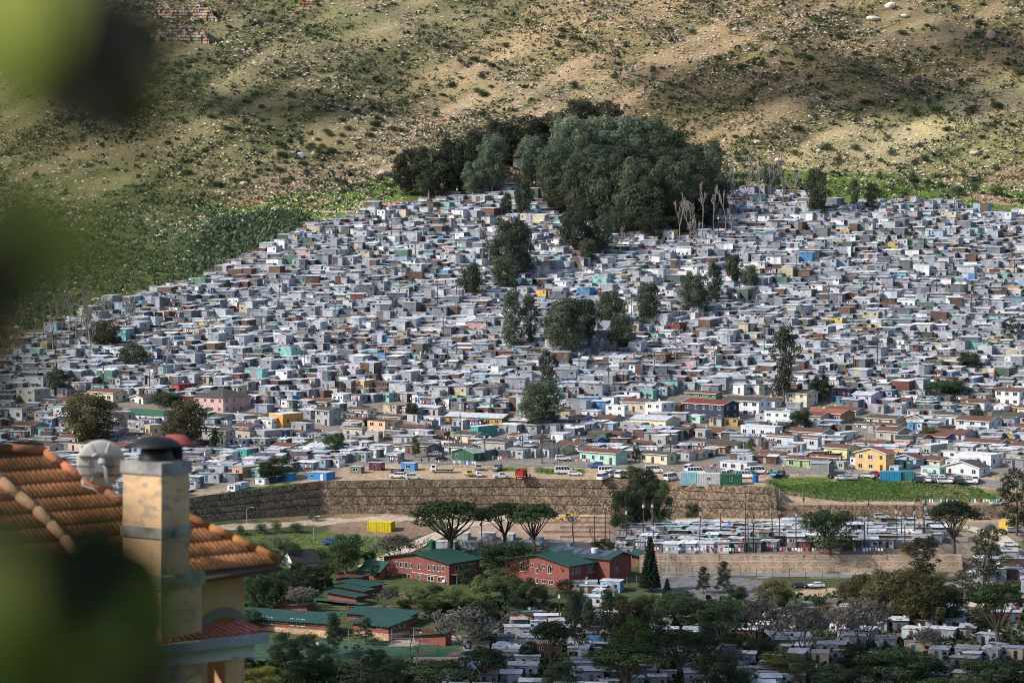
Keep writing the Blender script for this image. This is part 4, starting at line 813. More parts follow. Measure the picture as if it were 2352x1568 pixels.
T = [(940, 448, 105, 85, 'gumd'), (985, 455, 115, 95, 'gumd'), (1040, 445, 125, 95, 'gumd'), (1095, 420, 115, 100, 'gumd'), (1150, 380, 100, 100, 'gumd'), (1210, 362, 95, 110, 'gumd'), (1270, 350, 90, 110, 'gumd'), (1330, 335, 100, 110, 'gumd'), (1390, 330, 95, 95, 'gumd'), (1250, 400, 90, 90, 'gumd'), (1435, 330, 60, 70, 'gumd'),
     (1130, 455, 138, 90, 'gumL'), (1085, 462, 88, 58, 'gumL'), (1222, 430, 110, 80, 'gumL'), (1310, 425, 150, 110, 'gumL'), (1370, 415, 145, 120, 'gumL'), (1430, 415, 145, 120, 'gumL'), (1490, 420, 140, 115, 'gum'), (1540, 435, 135, 110, 'gum'), (1590, 445, 110, 100, 'gum'),
     (1270, 485, 140, 95, 'gum'), (1330, 505, 140, 110, 'gum'), (1290, 455, 120, 100, 'gum'), (1400, 525, 160, 120, 'gum'), (1470, 540, 165, 120, 'gum'), (1540, 530, 160, 120, 'gum'), (1600, 510, 140, 110, 'gum'), (1640, 480, 130, 80, 'gumt'), (1440, 470, 130, 120, 'gum'), (1510, 480, 130, 110, 'gum'), (1570, 470, 120, 110, 'gum'), (1360, 470, 130, 110, 'gum'),
     (1420, 548, 72, 75, 'gumd'), (1500, 555, 78, 85, 'gumd'), (1570, 545, 74, 80, 'gumd'), (1345, 525, 66, 75, 'gumd'), (1615, 528, 76, 70, 'gumd'), (1460, 530, 90, 80, 'gumd'), (1285, 492, 60, 60, 'gumd'), (1540, 520, 100, 80, 'gumd'), (1650, 500, 80, 60, 'gumd'), (1165, 505, 60, 40, 'gumt'), (1200, 508, 88, 50, 'gum'), (1170, 645, 138, 100, 'gum'), (1208, 635, 115, 62, 'gumt'), (1158, 672, 78, 72, 'gum'), (1082, 685, 76, 65, 'gum'), (1320, 592, 106, 88, 'gum'), (1382, 592, 92, 60, 'gum'), (1350, 612, 60, 50, 'gum'),
     (1592, 732, 100, 72, 'gum'), (1640, 705, 100, 62, 'gumt'), (1685, 660, 70, 45, 'gum'), (1722, 672, 60, 48, 'gum'), (1490, 750, 95, 62, 'gum'), (1175, 815, 145, 72, 'gumt'), (1215, 802, 120, 58, 'gumt'), (1300, 825, 130, 110, 'gum'), (1340, 800, 110, 90, 'gum'), (1400, 765, 90, 80, 'gum'), (1425, 812, 85, 75, 'gum'),
     (1257, 898, 92, 58, 'gumt'), (1242, 988, 108, 118, 'gum', 'big rounded gum tree beside the mustard hall', 'the big gum tree by the mustard hall'), (1800, 928, 175, 88, 'gumt', 'tall ragged gum tree at the settlement edge', 'the tall ragged gum tree'), (1887, 922, 62, 46, 'round'),
     (1875, 498, 110, 60, 'gumd'), (1962, 492, 78, 42, 'gumt'), (2000, 494, 72, 46, 'gumt'), (1640, 410, 85, 60, 'gumt'), (1775, 440, 60, 60, 'gum'), (2225, 855, 45, 70, 'round'), (2180, 915, 42, 120, 'round'), (2320, 790, 60, 50, 'pine'), (2090, 560, 30, 50, 'bush'), (2100, 690, 22, 40, 'bush'), (2110, 640, 22, 30, 'bush'),
     (240, 808, 66, 85, 'gumo'), (308, 852, 62, 80, 'gumd'), (135, 908, 62, 62, 'round'), (205, 1025, 115, 140, 'gumo', 'wide olive gum tree behind the dish', 'the wide olive gum tree'), (425, 1040, 115, 120, 'gumo', 'spreading olive gum tree left of the palm'), (380, 932, 32, 72, 'round'), (495, 1040, 70, 52, 'palm', 'palm tree right of the olive gum', 'the palm'),
     (768, 1048, 52, 56, 'round', 'round green tree below the beige brick house'), (640, 1100, 52, 92, 'round'), (610, 1108, 45, 50, 'round'), (945, 962, 36, 42, 'round'), (850, 985, 26, 34, 'round'), (955, 1050, 40, 22, 'round'), (1840, 985, 42, 65, 'round'), (1800, 992, 28, 60, 'bush'), (2130, 1000, 24, 42, 'lgreen'), (2265, 1012, 26, 40, 'bush'), (1724, 1040, 28, 26, 'lgreen'), (1425, 1022, 18, 28, 'yel'),
     (2250, 960, 26, 50, 'bush'), (1460, 1060, 34, 22, 'round'), (60, 1042, 30, 80, 'round'), (1215, 1012, 20, 40, 'bush'), (800, 560, 22, 20, 'round'),
     (1035, 1278, 125, 178, 'umb', 'wide umbrella pine with fanning limbs beside the track', 'the wide umbrella pine'), (1160, 1262, 105, 110, 'umb', 'umbrella pine with several trunks behind the school'), (1225, 1270, 112, 110, 'umb', 'right hand umbrella pine of the school pair'), (1320, 1268, 105, 80, 'dead', 'leaning bare tree beside the dug earth'), (1362, 1262, 70, 30, 'dead'),
     (1430, 1225, 110, 75, 'round'), (1480, 1180, 100, 72, 'gum'), (1512, 1212, 105, 80, 'round'), (1465, 1215, 120, 70, 'gumd'), (1385, 1285, 48, 60, 'round'), (1455, 1112, 36, 50, 'lgreen'), (1590, 1195, 42, 38, 'round'),
     (1905, 1280, 112, 130, 'round', 'large dense rounded tree among the low tin cabins', 'the large dense tree on the terrace'), (2190, 1272, 118, 118, 'umb', 'dark umbrella pine at the terrace end'), (2335, 1230, 150, 110, 'pine', 'open dark pine at the right edge'), (2270, 1340, 130, 110, 'pine'), (2120, 1335, 100, 90, 'pine'), (2085, 1290, 30, 50, 'gumo'),
     (1493, 1358, 130, 50, 'norf', 'tall conical Norfolk pine behind the school', 'the conical pine'), (1532, 1388, 62, 30, 'norf', 'small conical pine right of the taller one'), (795, 1322, 95, 110, 'round', 'dense dark tree behind the white gabled house', 'the dense dark tree by the white gable'), (850, 1310, 50, 40, 'round'), (912, 1292, 66, 105, 'bare', 'leafless tree over the concrete track'),
     (1180, 1322, 76, 150, 'round', 'broad leafy tree between the two school blocks', 'the tree between the school blocks'), (1130, 1300, 50, 60, 'round'), (1118, 1380, 66, 80, 'lgreen'), (1030, 1405, 55, 90, 'lgreen'), (985, 1412, 45, 70, 'lgreen'), (1077, 1350, 55, 52, 'round'), (1205, 1395, 68, 80, 'round'), (1298, 1372, 42, 44, 'round'), (1250, 1392, 40, 30, 'gumt'),
     (1075, 1500, 108, 150, 'bare', 'wide leafless greyish tree beside the court', 'the wide leafless tree'), (1105, 1492, 112, 100, 'pine', 'dark pine growing through the wide leafless tree'), (1137, 1400, 30, 50, 'palm', 'low palm with orange fruit below the school'), (1265, 1548, 120, 92, 'umb', 'single umbrella pine over the tin roofs', 'the single umbrella pine'),
     (1320, 1505, 145, 62, 'conif'), (1395, 1490, 135, 62, 'conif'), (1350, 1470, 90, 50, 'conif'), (1450, 1500, 115, 100, 'gumo'), (1482, 1430, 70, 80, 'round'), (1410, 1420, 60, 70, 'round'), (1550, 1440, 80, 110, 'round'), (1620, 1450, 80, 120, 'round'), (1660, 1500, 120, 120, 'round'), (1455, 1560, 130, 120, 'lgreen', 'bright green tree among dark pines', None, (.55, .75, .5)),
     (1440, 1600, 118, 190, 'umb', 'very wide umbrella pine at the bottom edge', 'the wide bottom umbrella pine'), (1560, 1560, 110, 150, 'umb'), (1218, 1525, 52, 46, 'round'), (1740, 1490, 118, 130, 'bare', 'leafless grey tree over tin roofs'), (1842, 1505, 125, 120, 'bare'), (1985, 1490, 120, 120, 'bare'), (1920, 1480, 90, 80, 'bare'),
     (1775, 1412, 78, 92, 'gumo'), (1662, 1362, 72, 46, 'conif'), (1615, 1362, 60, 40, 'conif'), (1882, 1412, 45, 40, 'round'), (1690, 1400, 60, 60, 'round'), (1985, 1408, 90, 100, 'gumo'), (2040, 1430, 120, 120, 'gumo'), (2090, 1440, 130, 110, 'gumo'), (2140, 1450, 130, 100, 'gumo'), (1950, 1400, 60, 70, 'gumo'), (2180, 1440, 90, 70, 'gumd'),
     (1752, 1518, 58, 82, 'round'), (2060, 1590, 100, 180, 'round'), (2130, 1590, 80, 130, 'round'), (2000, 1585, 80, 100, 'round'), (2265, 1600, 85, 150, 'round'), (2340, 1600, 80, 130, 'round'), (1790, 1555, 58, 110, 'yel', 'yellowish green tree at the lower right', 'the yellowish tree'), (1850, 1570, 60, 90, 'lgreen', None, None, (.7, .7, .6)), (1700, 1590, 60, 90, 'round'), (1640, 1600, 100, 110, 'round'), (1920, 1590, 60, 110, 'round'), (2180, 1620, 60, 200, 'lgreen', None, None, (.5, .6, .5)),
     (1700, 1440, 70, 90, 'round'), (1570, 1405, 50, 70, 'gumd'), (2250, 1465, 60, 80, 'pine'), (1900, 1440, 50, 70, 'gumo'), (1500, 1480, 80, 80, 'gumd'), (1400, 1560, 80, 90, 'conif'), (1290, 1590, 70, 100, 'round'), (1960, 1540, 60, 80, 'gumd'), (1680, 1545, 60, 70, 'bare'), (2130, 1500, 60, 70, 'bare'), (1620, 1520, 90, 90, 'conif'), (1340, 1440, 60, 60, 'gumd'), (2290, 1485, 140, 125, 'umb', 'umbrella pine with pale limbs at the right'), (2210, 1380, 70, 70, 'pine'),
     (600, 1590, 60, 95, 'yel'), (765, 1505, 95, 62, 'conif'), (740, 1560, 75, 70, 'round'), (655, 1535, 80, 85, 'round'), (830, 1600, 70, 140, 'pine'), (700, 1570, 60, 80, 'round'), (960, 1555, 90, 55, 'dead', 'dead tree standing before the block wall'), (1000, 1610, 90, 150, 'umb'), (1110, 1570, 80, 110, 'umb'), (900, 1570, 60, 70, 'round'), (590, 1400, 90, 70, 'round'), (640, 1375, 70, 80, 'round'), (700, 1355, 55, 70, 'round'), (745, 1345, 50, 50, 'round'), (575, 1450, 50, 60, 'round'), (620, 1330, 60, 60, 'round'), (680, 1320, 35, 40, 'round'),
     (690, 1400, 55, 75, 'bare'), (885, 1400, 50, 40, 'bare'), (840, 1480, 60, 60, 'conif'), (820, 1520, 40, 30, 'pine'), (555, 1530, 60, 60, 'round'), (955, 1385, 40, 60, 'lgreen'), (1075, 1405, 44, 60, 'lgreen'), (1000, 1372, 30, 46, 'round'), (1160, 1370, 60, 70, 'lgreen'), (1110, 1425, 44, 60, 'round'), (900, 1368, 26, 36, 'lgreen'), (1045, 1378, 34, 50, 'lgreen'), (1190, 1420, 50, 56, 'round'), (860, 1330, 34, 30, 'round'), (1240, 1372, 30, 40, 'round'), (705, 1500, 50, 60, 'round'), (860, 1540, 50, 60, 'round'), (1330, 1415, 50, 60, 'round'), (930, 1402, 28, 40, 'round'),
     (720, 1320, 30, 50, 'bush'), (600, 1225, 32, 40, 'bush'), (635, 1222, 34, 36, 'bush'), (680, 1222, 30, 44, 'bush'), (720, 1195, 26, 40, 'bush'), (552, 1228, 30, 28, 'bush'), (655, 1290, 40, 80, 'round'), (600, 1270, 36, 60, 'bush'), (735, 1280, 30, 60, 'bush'), (640, 1255, 26, 60, 'bare'), (560, 1300, 50, 70, 'round'), (480, 1245, 30, 40, 'bush'), (880, 1215, 22, 40, 'bush')]
for i, (u, v, h) in enumerate([(45, 800, 150), (75, 790, 130), (98, 800, 150), (122, 815, 140), (140, 790, 120), (158, 800, 150), (175, 835, 130), (205, 845, 165), (232, 790, 110), (262, 760, 80), (20, 820, 160), (185, 760, 100), (385, 880, 105), (300, 770, 80)]): T.append((u, v, h, 62, 'dead'))
for (u, v, h) in [(1560, 565, 125), (1585, 570, 130), (1612, 560, 140), (1640, 555, 130), (1665, 545, 110), (1690, 505, 115), (1715, 490, 115), (1742, 480, 110), (1770, 480, 115), (1798, 482, 120), (1820, 470, 90), (1600, 600, 110), (1425, 600, 80), (1550, 850, 110), (1570, 720, 70), (1075, 370, 75), (1330, 640, 60), (1110, 590, 80), (620, 690, 60), (1540, 520, 90), (1680, 560, 80), (1450, 590, 70), (480, 780, 60), (1255, 560, 60)]: T.append((u, v, h, 45, 'dead'))
for a in T: tree(*a)
# bushes scattered on the mountain, largest ones as separate shrubs
BV = [(640, 395, 16, 34), (700, 380, 14, 30), (560, 420, 14, 40), (500, 430, 18, 60), (430, 400, 14, 40), (470, 350, 14, 24), (760, 350, 16, 34), (800, 300, 16, 30), (860, 290, 18, 36), (930, 240, 16, 24), (900, 300, 14, 40), (1000, 270, 18, 30), (1040, 200, 16, 24), (1210, 60, 26, 16), (1160, 110, 16, 30), (1320, 205, 26, 26), (1365, 110, 16, 20), (1290, 75, 18, 30), (1500, 165, 18, 24), (1590, 80, 18, 30), (1930, 92, 24, 38), (1720, 235, 16, 30), (1730, 150, 22, 22), (1750, 155, 22, 26), (1700, 160, 20, 30), (1860, 140, 18, 36), (2070, 80, 16, 36), (2290, 250, 20, 38), (2100, 265, 26, 30), (2150, 262, 26, 46), (2230, 260, 22, 48), (2340, 175, 24, 40), (2250, 60, 20, 40), (2040, 320, 14, 24), (1830, 300, 16, 50), (1990, 240, 16, 50), (1900, 345, 20, 40), (1965, 345, 18, 36), (1925, 370, 14, 30), (2200, 450, 30, 50), (2240, 445, 34, 30), (2290, 450, 30, 50), (2100, 420, 16, 40), (2160, 430, 16, 30), (650, 180, 14, 26), (730, 215, 16, 26), (520, 300, 14, 24), (600, 250, 14, 24), (870, 190, 14, 26)]
for u, v, h, w_ in BV: tree(u, v, h*1.0, w_, 'bush', rnd.choice(('round green bush', 'dark round bush', 'low spreading bush')), None, rnd.choice(((.8, .9, .8), (1.2, 1.3, 1.4), (1.1, 1.3, .7), (.7, .75, .75))))
r2 = random.Random(3)
for i in range(230):
    u, v = (r2.uniform(380, 2340), r2.uniform(5, 430)) if i % 3 else (lambda q: (560+q*620+r2.gauss(0, 45), 400-q*270+r2.gauss(0, 30)))(r2.random())
    if v < 4: continue
    if 900 < u < 1680 and v > 230: continue
    s = r2.uniform(9, 24)*(0.7+v/900)
    tree(u, v, s*r2.uniform(.55, .8), s*1.3, 'bush', r2.choice(('dark round bush', 'grey-green bush', 'low olive bush')), None, r2.choice(((.7, .8, .8), (1.1, 1.25, 1.4), (1.0, 1.15, .7), (.9, .85, .8))))
# ---------------------------------------------------------------- scattered scrub, stones
def quadcloud(name, pts, size, col, n, mat, seed, flat=.6, cat=None):
    r = np.random.RandomState(seed); m = len(pts)
    p = np.repeat(pts, n, 0); s = np.repeat(size, n)[:, None]; q = len(p)
    p = p+r.normal(size=(q, 3))*s*np.array([.55, .55, .25])+np.array([0, 0, .3])*s
    a = r.normal(size=(q, 3)); a /= np.linalg.norm(a, axis=1)[:, None]; b = np.cross(a, r.normal(size=(q, 3))); b /= np.linalg.norm(b, axis=1)[:, None]
    k = s*r.uniform(.25, .5, (q, 1)); V = np.stack([p-a*k, p-b*k, p+a*k, p+b*k], 1).reshape(-1, 3)
    C = np.repeat(col, n, 0)*r.uniform(.7, 1.3, (q, 1)); return struct(link(name, npmesh(name, V, np.arange(len(V)).reshape(-1, 4), C, mat)), 'stuff')
def gridpts(n, seed, x0, x1, y0, y1):
    r = np.random.RandomState(seed); x = r.uniform(x0, x1, n); y = r.uniform(y0, y1, n); z = H(x, y); u, v = proj(x, y, z); return r, x, y, z, u, v
r, x, y, z, u, v = gridpts(230000, 8, -330, 330, 1000, 1660)
fld = np.sin(x*.05+y*.03)+np.sin(x*.021-y*.047+2)+.8*np.sin(x*.13+y*.11)+r.normal(size=len(x))*.9-1.1*streak(u, v)*(v < 440)
slum = inpoly(u, v, [(40, 800), (110, 760), (200, 710), (300, 690), (430, 650), (560, 590), (720, 515), (860, 478), (960, 465), (1050, 440), (1190, 425), (1240, 470), (1680, 445), (2160, 462), (2500, 500), (2500, 2000), (-500, 2000), (-500, 800)])
ok = (~slum) & (fld > -.6) & (u > -60) & (u < 2420)
X3 = np.stack([x, y, z], 1)[ok]; g = r.rand(ok.sum())
lowg = (v[ok] > 440)
base = np.where(g[:, None] < .45, np.array([[.062, .075, .032]]), np.where(g[:, None] < .75, np.array([[.105, .10, .05]]), np.where(g[:, None] < .9, np.array([[.085, .115, .085]]), np.array([[.16, .12, .08]]))))
base = np.where(lowg[:, None], np.array([[.085, .115, .045]]), base); base = base*np.where(lowg, r.uniform(.6, 1.3, len(g)), 1)[:, None]; ok2 = ~lowg | (g < .85)
X3 = X3[ok2]; base = base[ok2]; quadcloud('scrub', X3, (.35+1.3*r.rand(len(X3))**2.5), base, 4, 'leaf', 4)
r, x, y, z, u, v = gridpts(15000, 31, -330, 330, 1262, 1660)
ok = (~inpoly(u, v, [(200, 800), (960, 470), (1050, 445), (1240, 470), (1680, 445), (2160, 462), (2500, 500), (2500, 2000), (0, 2000)])) & (u > -60) & (u < 2420) & (-streak(u, v)*.9+.5*np.sin(x*.09+y*.05)+r.normal(size=len(x))*.8 > .35)
X4 = np.stack([x, y, z], 1)[ok]; cc = np.array([[.04, .055, .028], [.05, .065, .045], [.065, .08, .035], [.085, .10, .08]])[r.randint(0, 4, len(X4))]
quadcloud('scrub', X4, .8+1.5*r.rand(len(X4))**2, cc, 11, 'leaf', 14)
r, x, y, z, u, v = gridpts(390000, 9, -330, 330, 1000, 1660)
fld = 1.1*np.exp(-((v+.42*(u-1000)-330)/75)**2)+.75*np.exp(-((v-360)/75)**2)*(u > 1650)+.5*np.exp(-((u-1500)/500)**2-((v-60)/90)**2)+.4*np.exp(-((u-120)/130)**2-((v-330)/90)**2)+.30+.25*np.sin(x*.06+y*.045)
ok = (~slum[:0].any()) & ~inpoly(u, v, [(40, 800), (110, 760), (300, 690), (720, 515), (960, 465), (1050, 440), (1240, 470), (1680, 445), (2160, 462), (2500, 500), (2500, 2000), (-500, 2000)]) & (r.rand(len(x)) < fld*.95) & (r.rand(len(x)) < np.clip(1.25-np.maximum(v-430, 0)/120, .12, 1)) & (u > -60) & (u < 2420)
px, py, pz = x[ok], y[ok], z[ok]; n = len(px); s = (.17+.75*r.rand(n)**6)[:, None]*1.1
oc = np.array([[1, 0, 0], [0, 1, 0], [-1, 0, 0], [0, -1, 0], [0, 0, 1.0]])
V = (oc[None]*r.uniform(.6, 1.3, (n, 5, 3))*np.array([1.1, 1, .8])+r.normal(size=(n, 5, 3))*.12)*s[:, None]+np.stack([px, py, pz+.02], 1)[:, None]
f = np.array([[0, 1, 4], [1, 2, 4], [2, 3, 4], [3, 0, 4]]); Fq = (np.arange(n)[:, None, None]*5+f[None]).reshape(-1, 3)
C = np.repeat(np.array([[.55, .43, .32]])*r.uniform(.6, 1.25, (n, 1))*np.array([1, 1, 1])+r.normal(size=(n, 3))*.015, 4, 0)
struct(link('stones', npmesh('stones', V.reshape(-1, 3), Fq, C, 'rock', 3)), 'stuff'); print('stones', n, 'scrub', len(X3))
def boulder(u, v, w_, h, col, look):
    p = at(u, v); k = mpu(p); rr = np.random.RandomState(int(u+v)); m = MB(); wd, ht = w_*k/2, h*k; base = 0
    import bmesh
    bm = bmesh.new(); bmesh.ops.create_icosphere(bm, subdivisions=2, radius=1)
    pl = rr.normal(size=(9, 3)); pl /= np.linalg.norm(pl, axis=1)[:, None]
    for q in bm.verts:
        c = np.array(q.co)
        for n_ in pl:
            d = c@n_
            if d > .72: c = c-n_*(d-.72)
        q.co = (c[0]*wd, c[1]*wd*.8, (c[2]*.62+.3)*ht)
    me = bpy.data.meshes.new('boulder'); bm.to_mesh(me); bm.free(); a = me.attributes.new('Col', 'FLOAT_COLOR', 'FACE'); a.data.foreach_set('color', list((*col, 1))*len(me.polygons)); me.materials.append(M['rock'])
    thing('boulder', 'rock', look, p, 0, 'boulders on the slope', me=me)
for b in [(2045, 18, 30, 16, (.62, .56, .47), 'large pale boulder'), (2005, 46, 34, 12, (.62, .56, .48), 'flat whitish boulder'), (2078, 40, 20, 9, (.6, .54, .46), 'small pale boulder'), (2275, 90, 30, 22, (.34, .24, .22), 'pinkish brown boulder'), (1737, 330, 26, 12, (.5, .4, .3), 'long tan boulder'), (1790, 372, 24, 12, (.55, .45, .36), 'leaning tan boulder'), (880, 402, 36, 14, (.42, .36, .3), 'big grey-brown boulder on the grass'),
          (2052, 355, 16, 12, (.55, .45, .36), 'blocky tan boulder'), (1985, 415, 18, 8, (.5, .42, .34), 'low tan boulder'), (692, 362, 22, 16, (.45, .42, .4), 'grey boulder'), (560, 425, 22, 10, (.5, .42, .33), 'tan boulder'), (1860, 270, 12, 7, (.5, .4, .32), 'small tan boulder'), (1690, 70, 14, 8, (.6, .5, .42), 'pale pinkish boulder'), (1880, 350, 14, 10, (.5, .42, .35), 'brown boulder'), (2240, 355, 30, 12, (.5, .42, .33), 'broad tan boulder'),
          (1270, 560, 30, 16, (.34, .24, .16), 'brown boulder among shacks'), (960, 745, 30, 22, (.3, .24, .18), 'rounded brown boulder among shacks')]: boulder(*b)
def outcrop(u0, v0, u1, v1, rows, look, cols):
    p = at((u0+u1)/2, v1); k = mpu(p); wd, ht = (u1-u0)*k, (v1-v0)*k; rr = random.Random(int(u0+v0)); nx, nl = max(20, int(wd/.45)), 6; m = MB(); grid = []
    offs = [[rr.uniform(-.9, .9) for _ in range(60)] for _ in range(nl+1)]; wj = [rr.uniform(1.3, 3.0) for _ in range(nl+1)]
    nz = 30
    for j in range(nz+6):
        row = []
        for i in range(nx+1):
            x = -wd/2+wd*i/nx; edge = min(1, (wd/2-abs(x))/(wd*.12)); top = ht*(.72+.2*math.sin(x*.35+u0)+.12*math.sin(x*1.1))*max(.08, edge)
            if j <= nz:
                z = top*j/nz; l = min(nl, int(z/(ht/nl))); b = int((x+wd)/wj[l]+l*7) % 60; f = ((x+wd)/wj[l]) % 1; y = z*.36+offs[l][b]+(.5 if f < .13 else 0)+(.45 if (z/(ht/nl)) % 1 < .16 else 0)+rr.uniform(-.12, .12)+1.2*math.sin(x*.25)
                z += rr.uniform(-.06, .06)-(1.5 if j == 0 else 0)
            else: z = top+rr.uniform(-.2, .2)-(j-nz)*.15; y = row0[i][1]+(j-nz)*top*.36
            row.append((x, y, z))
        if j == nz: row0 = row
        if j:
            for i in range(nx):
                l = min(nl, int(row[i][2]/(ht/nl))); b = int((row[i][0]+wd)/wj[max(l, 0)]+l*7) % 60; q = random.Random(b*31+l*7+int(u0)); c = q.choice(cols); t = q.uniform(.65, 1.25)
                m.face([prev[i], prev[i+1], row[i+1], row[i]], tuple(a*t for a in c))
        prev = row
    thing('rock_outcrop', 'rock', look, p, 0, me=m.mesh('rock_outcrop', 'rock'))
RC = [(.40, .33, .26), (.48, .40, .32), (.34, .30, .26), (.44, .28, .17)]
outcrop(345, 2, 500, 44, 1, 'upper tier of the grey and orange cliff at upper left', RC); outcrop(335, 52, 480, 94, 1, 'lower tier of the grey and orange cliff at upper left', RC); outcrop(690, -22, 760, 10, 1, 'small orange cliff at the top edge', [(.5, .25, .12), (.45, .33, .25)]); outcrop(775, -25, 850, -2, 1, 'low orange rock band at the top edge', [(.5, .3, .17), (.4, .33, .28)])
# ---------------------------------------------------------------- retaining walls
def wallrun(name, look, xs_, ybase, zb, tiers, th, step, mat, dep=1.2, lmn=None):
    c = Vector((xs_[len(xs_)//2], ybase(xs_[len(xs_)//2]), zb(xs_[len(xs_)//2]))); o = thing(name, 'wall', look, c)
    for t in range(tiers):
        m = MB(); prev = None
        for x in xs_:
            y = ybase(x)+t*step-c.y; z = zb(x)-c.z; h0, h1 = z+t*th-(1.5 if t == 0 else .3), z+(t+1)*th
            jig = .08*math.sin(x*1.7+t)
            row = [(x-c.x, y+jig, h0), (x-c.x, y+jig, h1), (x-c.x, y+dep+step+.3, h1+.002*t), (x-c.x, y+dep+step+.3, h0)]
            if prev:
                for k in range(3): m.face([prev[k], row[k], row[k+1], prev[k+1]])
            prev = row
        m.face([tuple(q) for q in prev][::-1])
        m.build('tier', mat, o)
    if lmn: landmark(lmn, c, tiers*th/2)
    return o
xsw = list(np.arange(-160, 74.1, 1.5))
def zb1(x): return float(np.interp(x, ZL_X, ZL_Z))
def top1(x): return 0.05
# tiers scaled so the top meets the lot: constant height via per-x base
def gab():
    ZB = float(lift(832, -9.5)); o = thing('gabion_wall', 'wall', 'long brown stone gabion wall in four stepped tiers below the dirt lot', Vector((0, 832, ZB)))
    for t in range(4):
        m = MB(); prev = None
        for x in xsw:
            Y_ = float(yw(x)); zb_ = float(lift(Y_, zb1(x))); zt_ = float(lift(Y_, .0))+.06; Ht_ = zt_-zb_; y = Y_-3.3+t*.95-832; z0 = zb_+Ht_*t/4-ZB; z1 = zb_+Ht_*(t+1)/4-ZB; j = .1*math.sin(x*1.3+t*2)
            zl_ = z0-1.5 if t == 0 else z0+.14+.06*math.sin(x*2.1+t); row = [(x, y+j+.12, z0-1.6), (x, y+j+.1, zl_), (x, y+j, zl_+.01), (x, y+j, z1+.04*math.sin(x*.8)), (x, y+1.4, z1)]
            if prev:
                for k in range(4): m.face([prev[k], row[k], row[k+1], prev[k+1]], (1, 1, 1), 0 if k == 2 else 1)  # stone on tier fronts; foot strips and ledge tops take the darker colour
            prev = row
        # return wall at the right end
        x = xsw[-1]; yy = float(yw(x))-832; m.box(x-.4, x+1.2-t*.2, yy-3.3+t*.95, yy+14, z0-.4, z1)
        m.build('tier', ['gabion', 'ledge_dark'], o)
    landmark('the long gabion wall', Vector((0, 832, ZB+5)), 0)
gab()
wallrun('gabion_wall', 'low brown stone gabion wall under the grassy bank at right', list(np.arange(73, 172, 2.)), lambda x: float(yw(x))-1.8, lambda x: float(lift(yw(x), -8.6)), 2, 1.68, .8, 'gabion', lmn='the low gabion wall')
wallrun('retaining_wall', 'sloping tan block retaining wall under the crowded terrace', list(np.arange(34, 122, 2.)), lambda x: 769.2, lambda x: float(lift(771., -14.8)), 3, 1.6, .8, 'loffel', lmn='the tan retaining wall')
p_ = at(1000, 1530); wallrun('retaining_wall', 'small tan block wall below the sports court', list(np.arange(at(950, 1520).x, at(1130, 1520).x, 2.)), lambda x: p_.y, lambda x: p_.z-.5, 2, 1.2, .4, 'loffel')
# ---------------------------------------------------------------- water reservoirs, containers, misc
def box_uv(name, cat, look, u0, u1, u2, vb, hv, col, mat, r=30, roofcol=None, rib=0, y0=300, extra=None, group=None, cap=14):
    p = at(u1, vb); k = mpu(p); r_ = math.radians(r); wd = max(1, (u1-u0)*k/math.cos(r_)); dp = min(cap, max(1, (u2-u1)*k/math.sin(r_))); h = hv*k
    c = p+Matrix.Rotation(-r_, 3, 'Z')@Vector((-wd/2, dp/2, 0)); o = thing(name, cat, look, c, -r_, group)
    X, Y = wd/2, dp/2; m = MB()
    if rib:
        m.box(-X+.03, X-.03, -Y+.03, Y-.03, -.6, h-.03, tuple(q*.85 for q in col)); n = int(wd/rib)
        for i in range(n): m.box(-X+(i+.15)*wd/n, -X+(i+.7)*wd/n, -Y-.03, -Y+.1, .12, h-.12, col)
        n = max(1, int(dp/rib))
        for i in range(n): m.box(X-.1, X+.03, -Y+(i+.15)*dp/n, -Y+(i+.7)*dp/n, .12, h-.12, col)
        for zz in (0, h-.12): m.box(-X-.04, X+.04, -Y-.04, Y+.04, zz-.05, zz+.12, col)
    else: m.box(-X, X, -Y, Y, -1.5, h, col)
    m.build('body', mat, o)
    if roofcol: MB().box(-X-.1, X+.1, -Y-.1, Y+.1, h+.003, h+.14, roofcol, z1b=h+.2).build('roof', mat, o)
    FOOT.append((c.x, c.y, X, Y, -r_)); return o, X, Y, h
for a in [('light blue shipping container above the gabion wall', 1564, 1653, 1654, 1112, 22, (.28, .47, .52), 2), ('white shipping container with a small window above the gabion wall', 1654, 1654+1, 1700, 1114, 22, (.55, .56, .55), 2)]: pass
def container(look, u0, u1, vb, hv, col, r=4, win=0, lm=None, u2=None):
    o, X, Y, h = box_uv('shipping_container', 'container', look, u0, u1, u2 or u1+2, vb, hv, col, 'paint', r, None, .45, group='shipping containers')
    if win: window(o, 0, h*.4, .8, .8, 'f', -Y-.05)
    m = MB()
    for s in (-.45, .45): m.box(X+.03, X+.07, s-.02, s+.02, .2, h-.2, (.5, .5, .5))
    m.build('door_bar', 'steel', o)
    if lm: landmark(lm, Vector(o.location), 1)
container('light blue shipping container above the gabion wall', 1563, 1600, 1111, 25, (.28, .50, .56), lm='the light blue container'); container('white shipping container with a small window above the gabion wall', 1601, 1654, 1112, 25, (.56, .57, .55), win=1)
container('dark green shipping container beside a blue water tank', 1655, 1704, 1114, 25, (.03, .12, .07), win=1); container('bright blue shipping container beside the scrap cars', 2022, 2070, 1105, 22, (.03, .28, .45), lm='the bright blue container'); container('teal green shipping container touching the bright blue one', 2071, 2100, 1104, 22, (.06, .22, .22))
container('bright yellow shipping container on the cleared ground', 843, 898, 1222, 23, (.62, .50, .02), lm='the yellow container', u2=906, r=12)
box_uv('site_hut', 'hut', 'yellow and green hut beside the dirt track at right', 2296, 2318, 2332, 1216, 20, (.62, .42, .06), 'paint', 30, (.5, .4, .1))
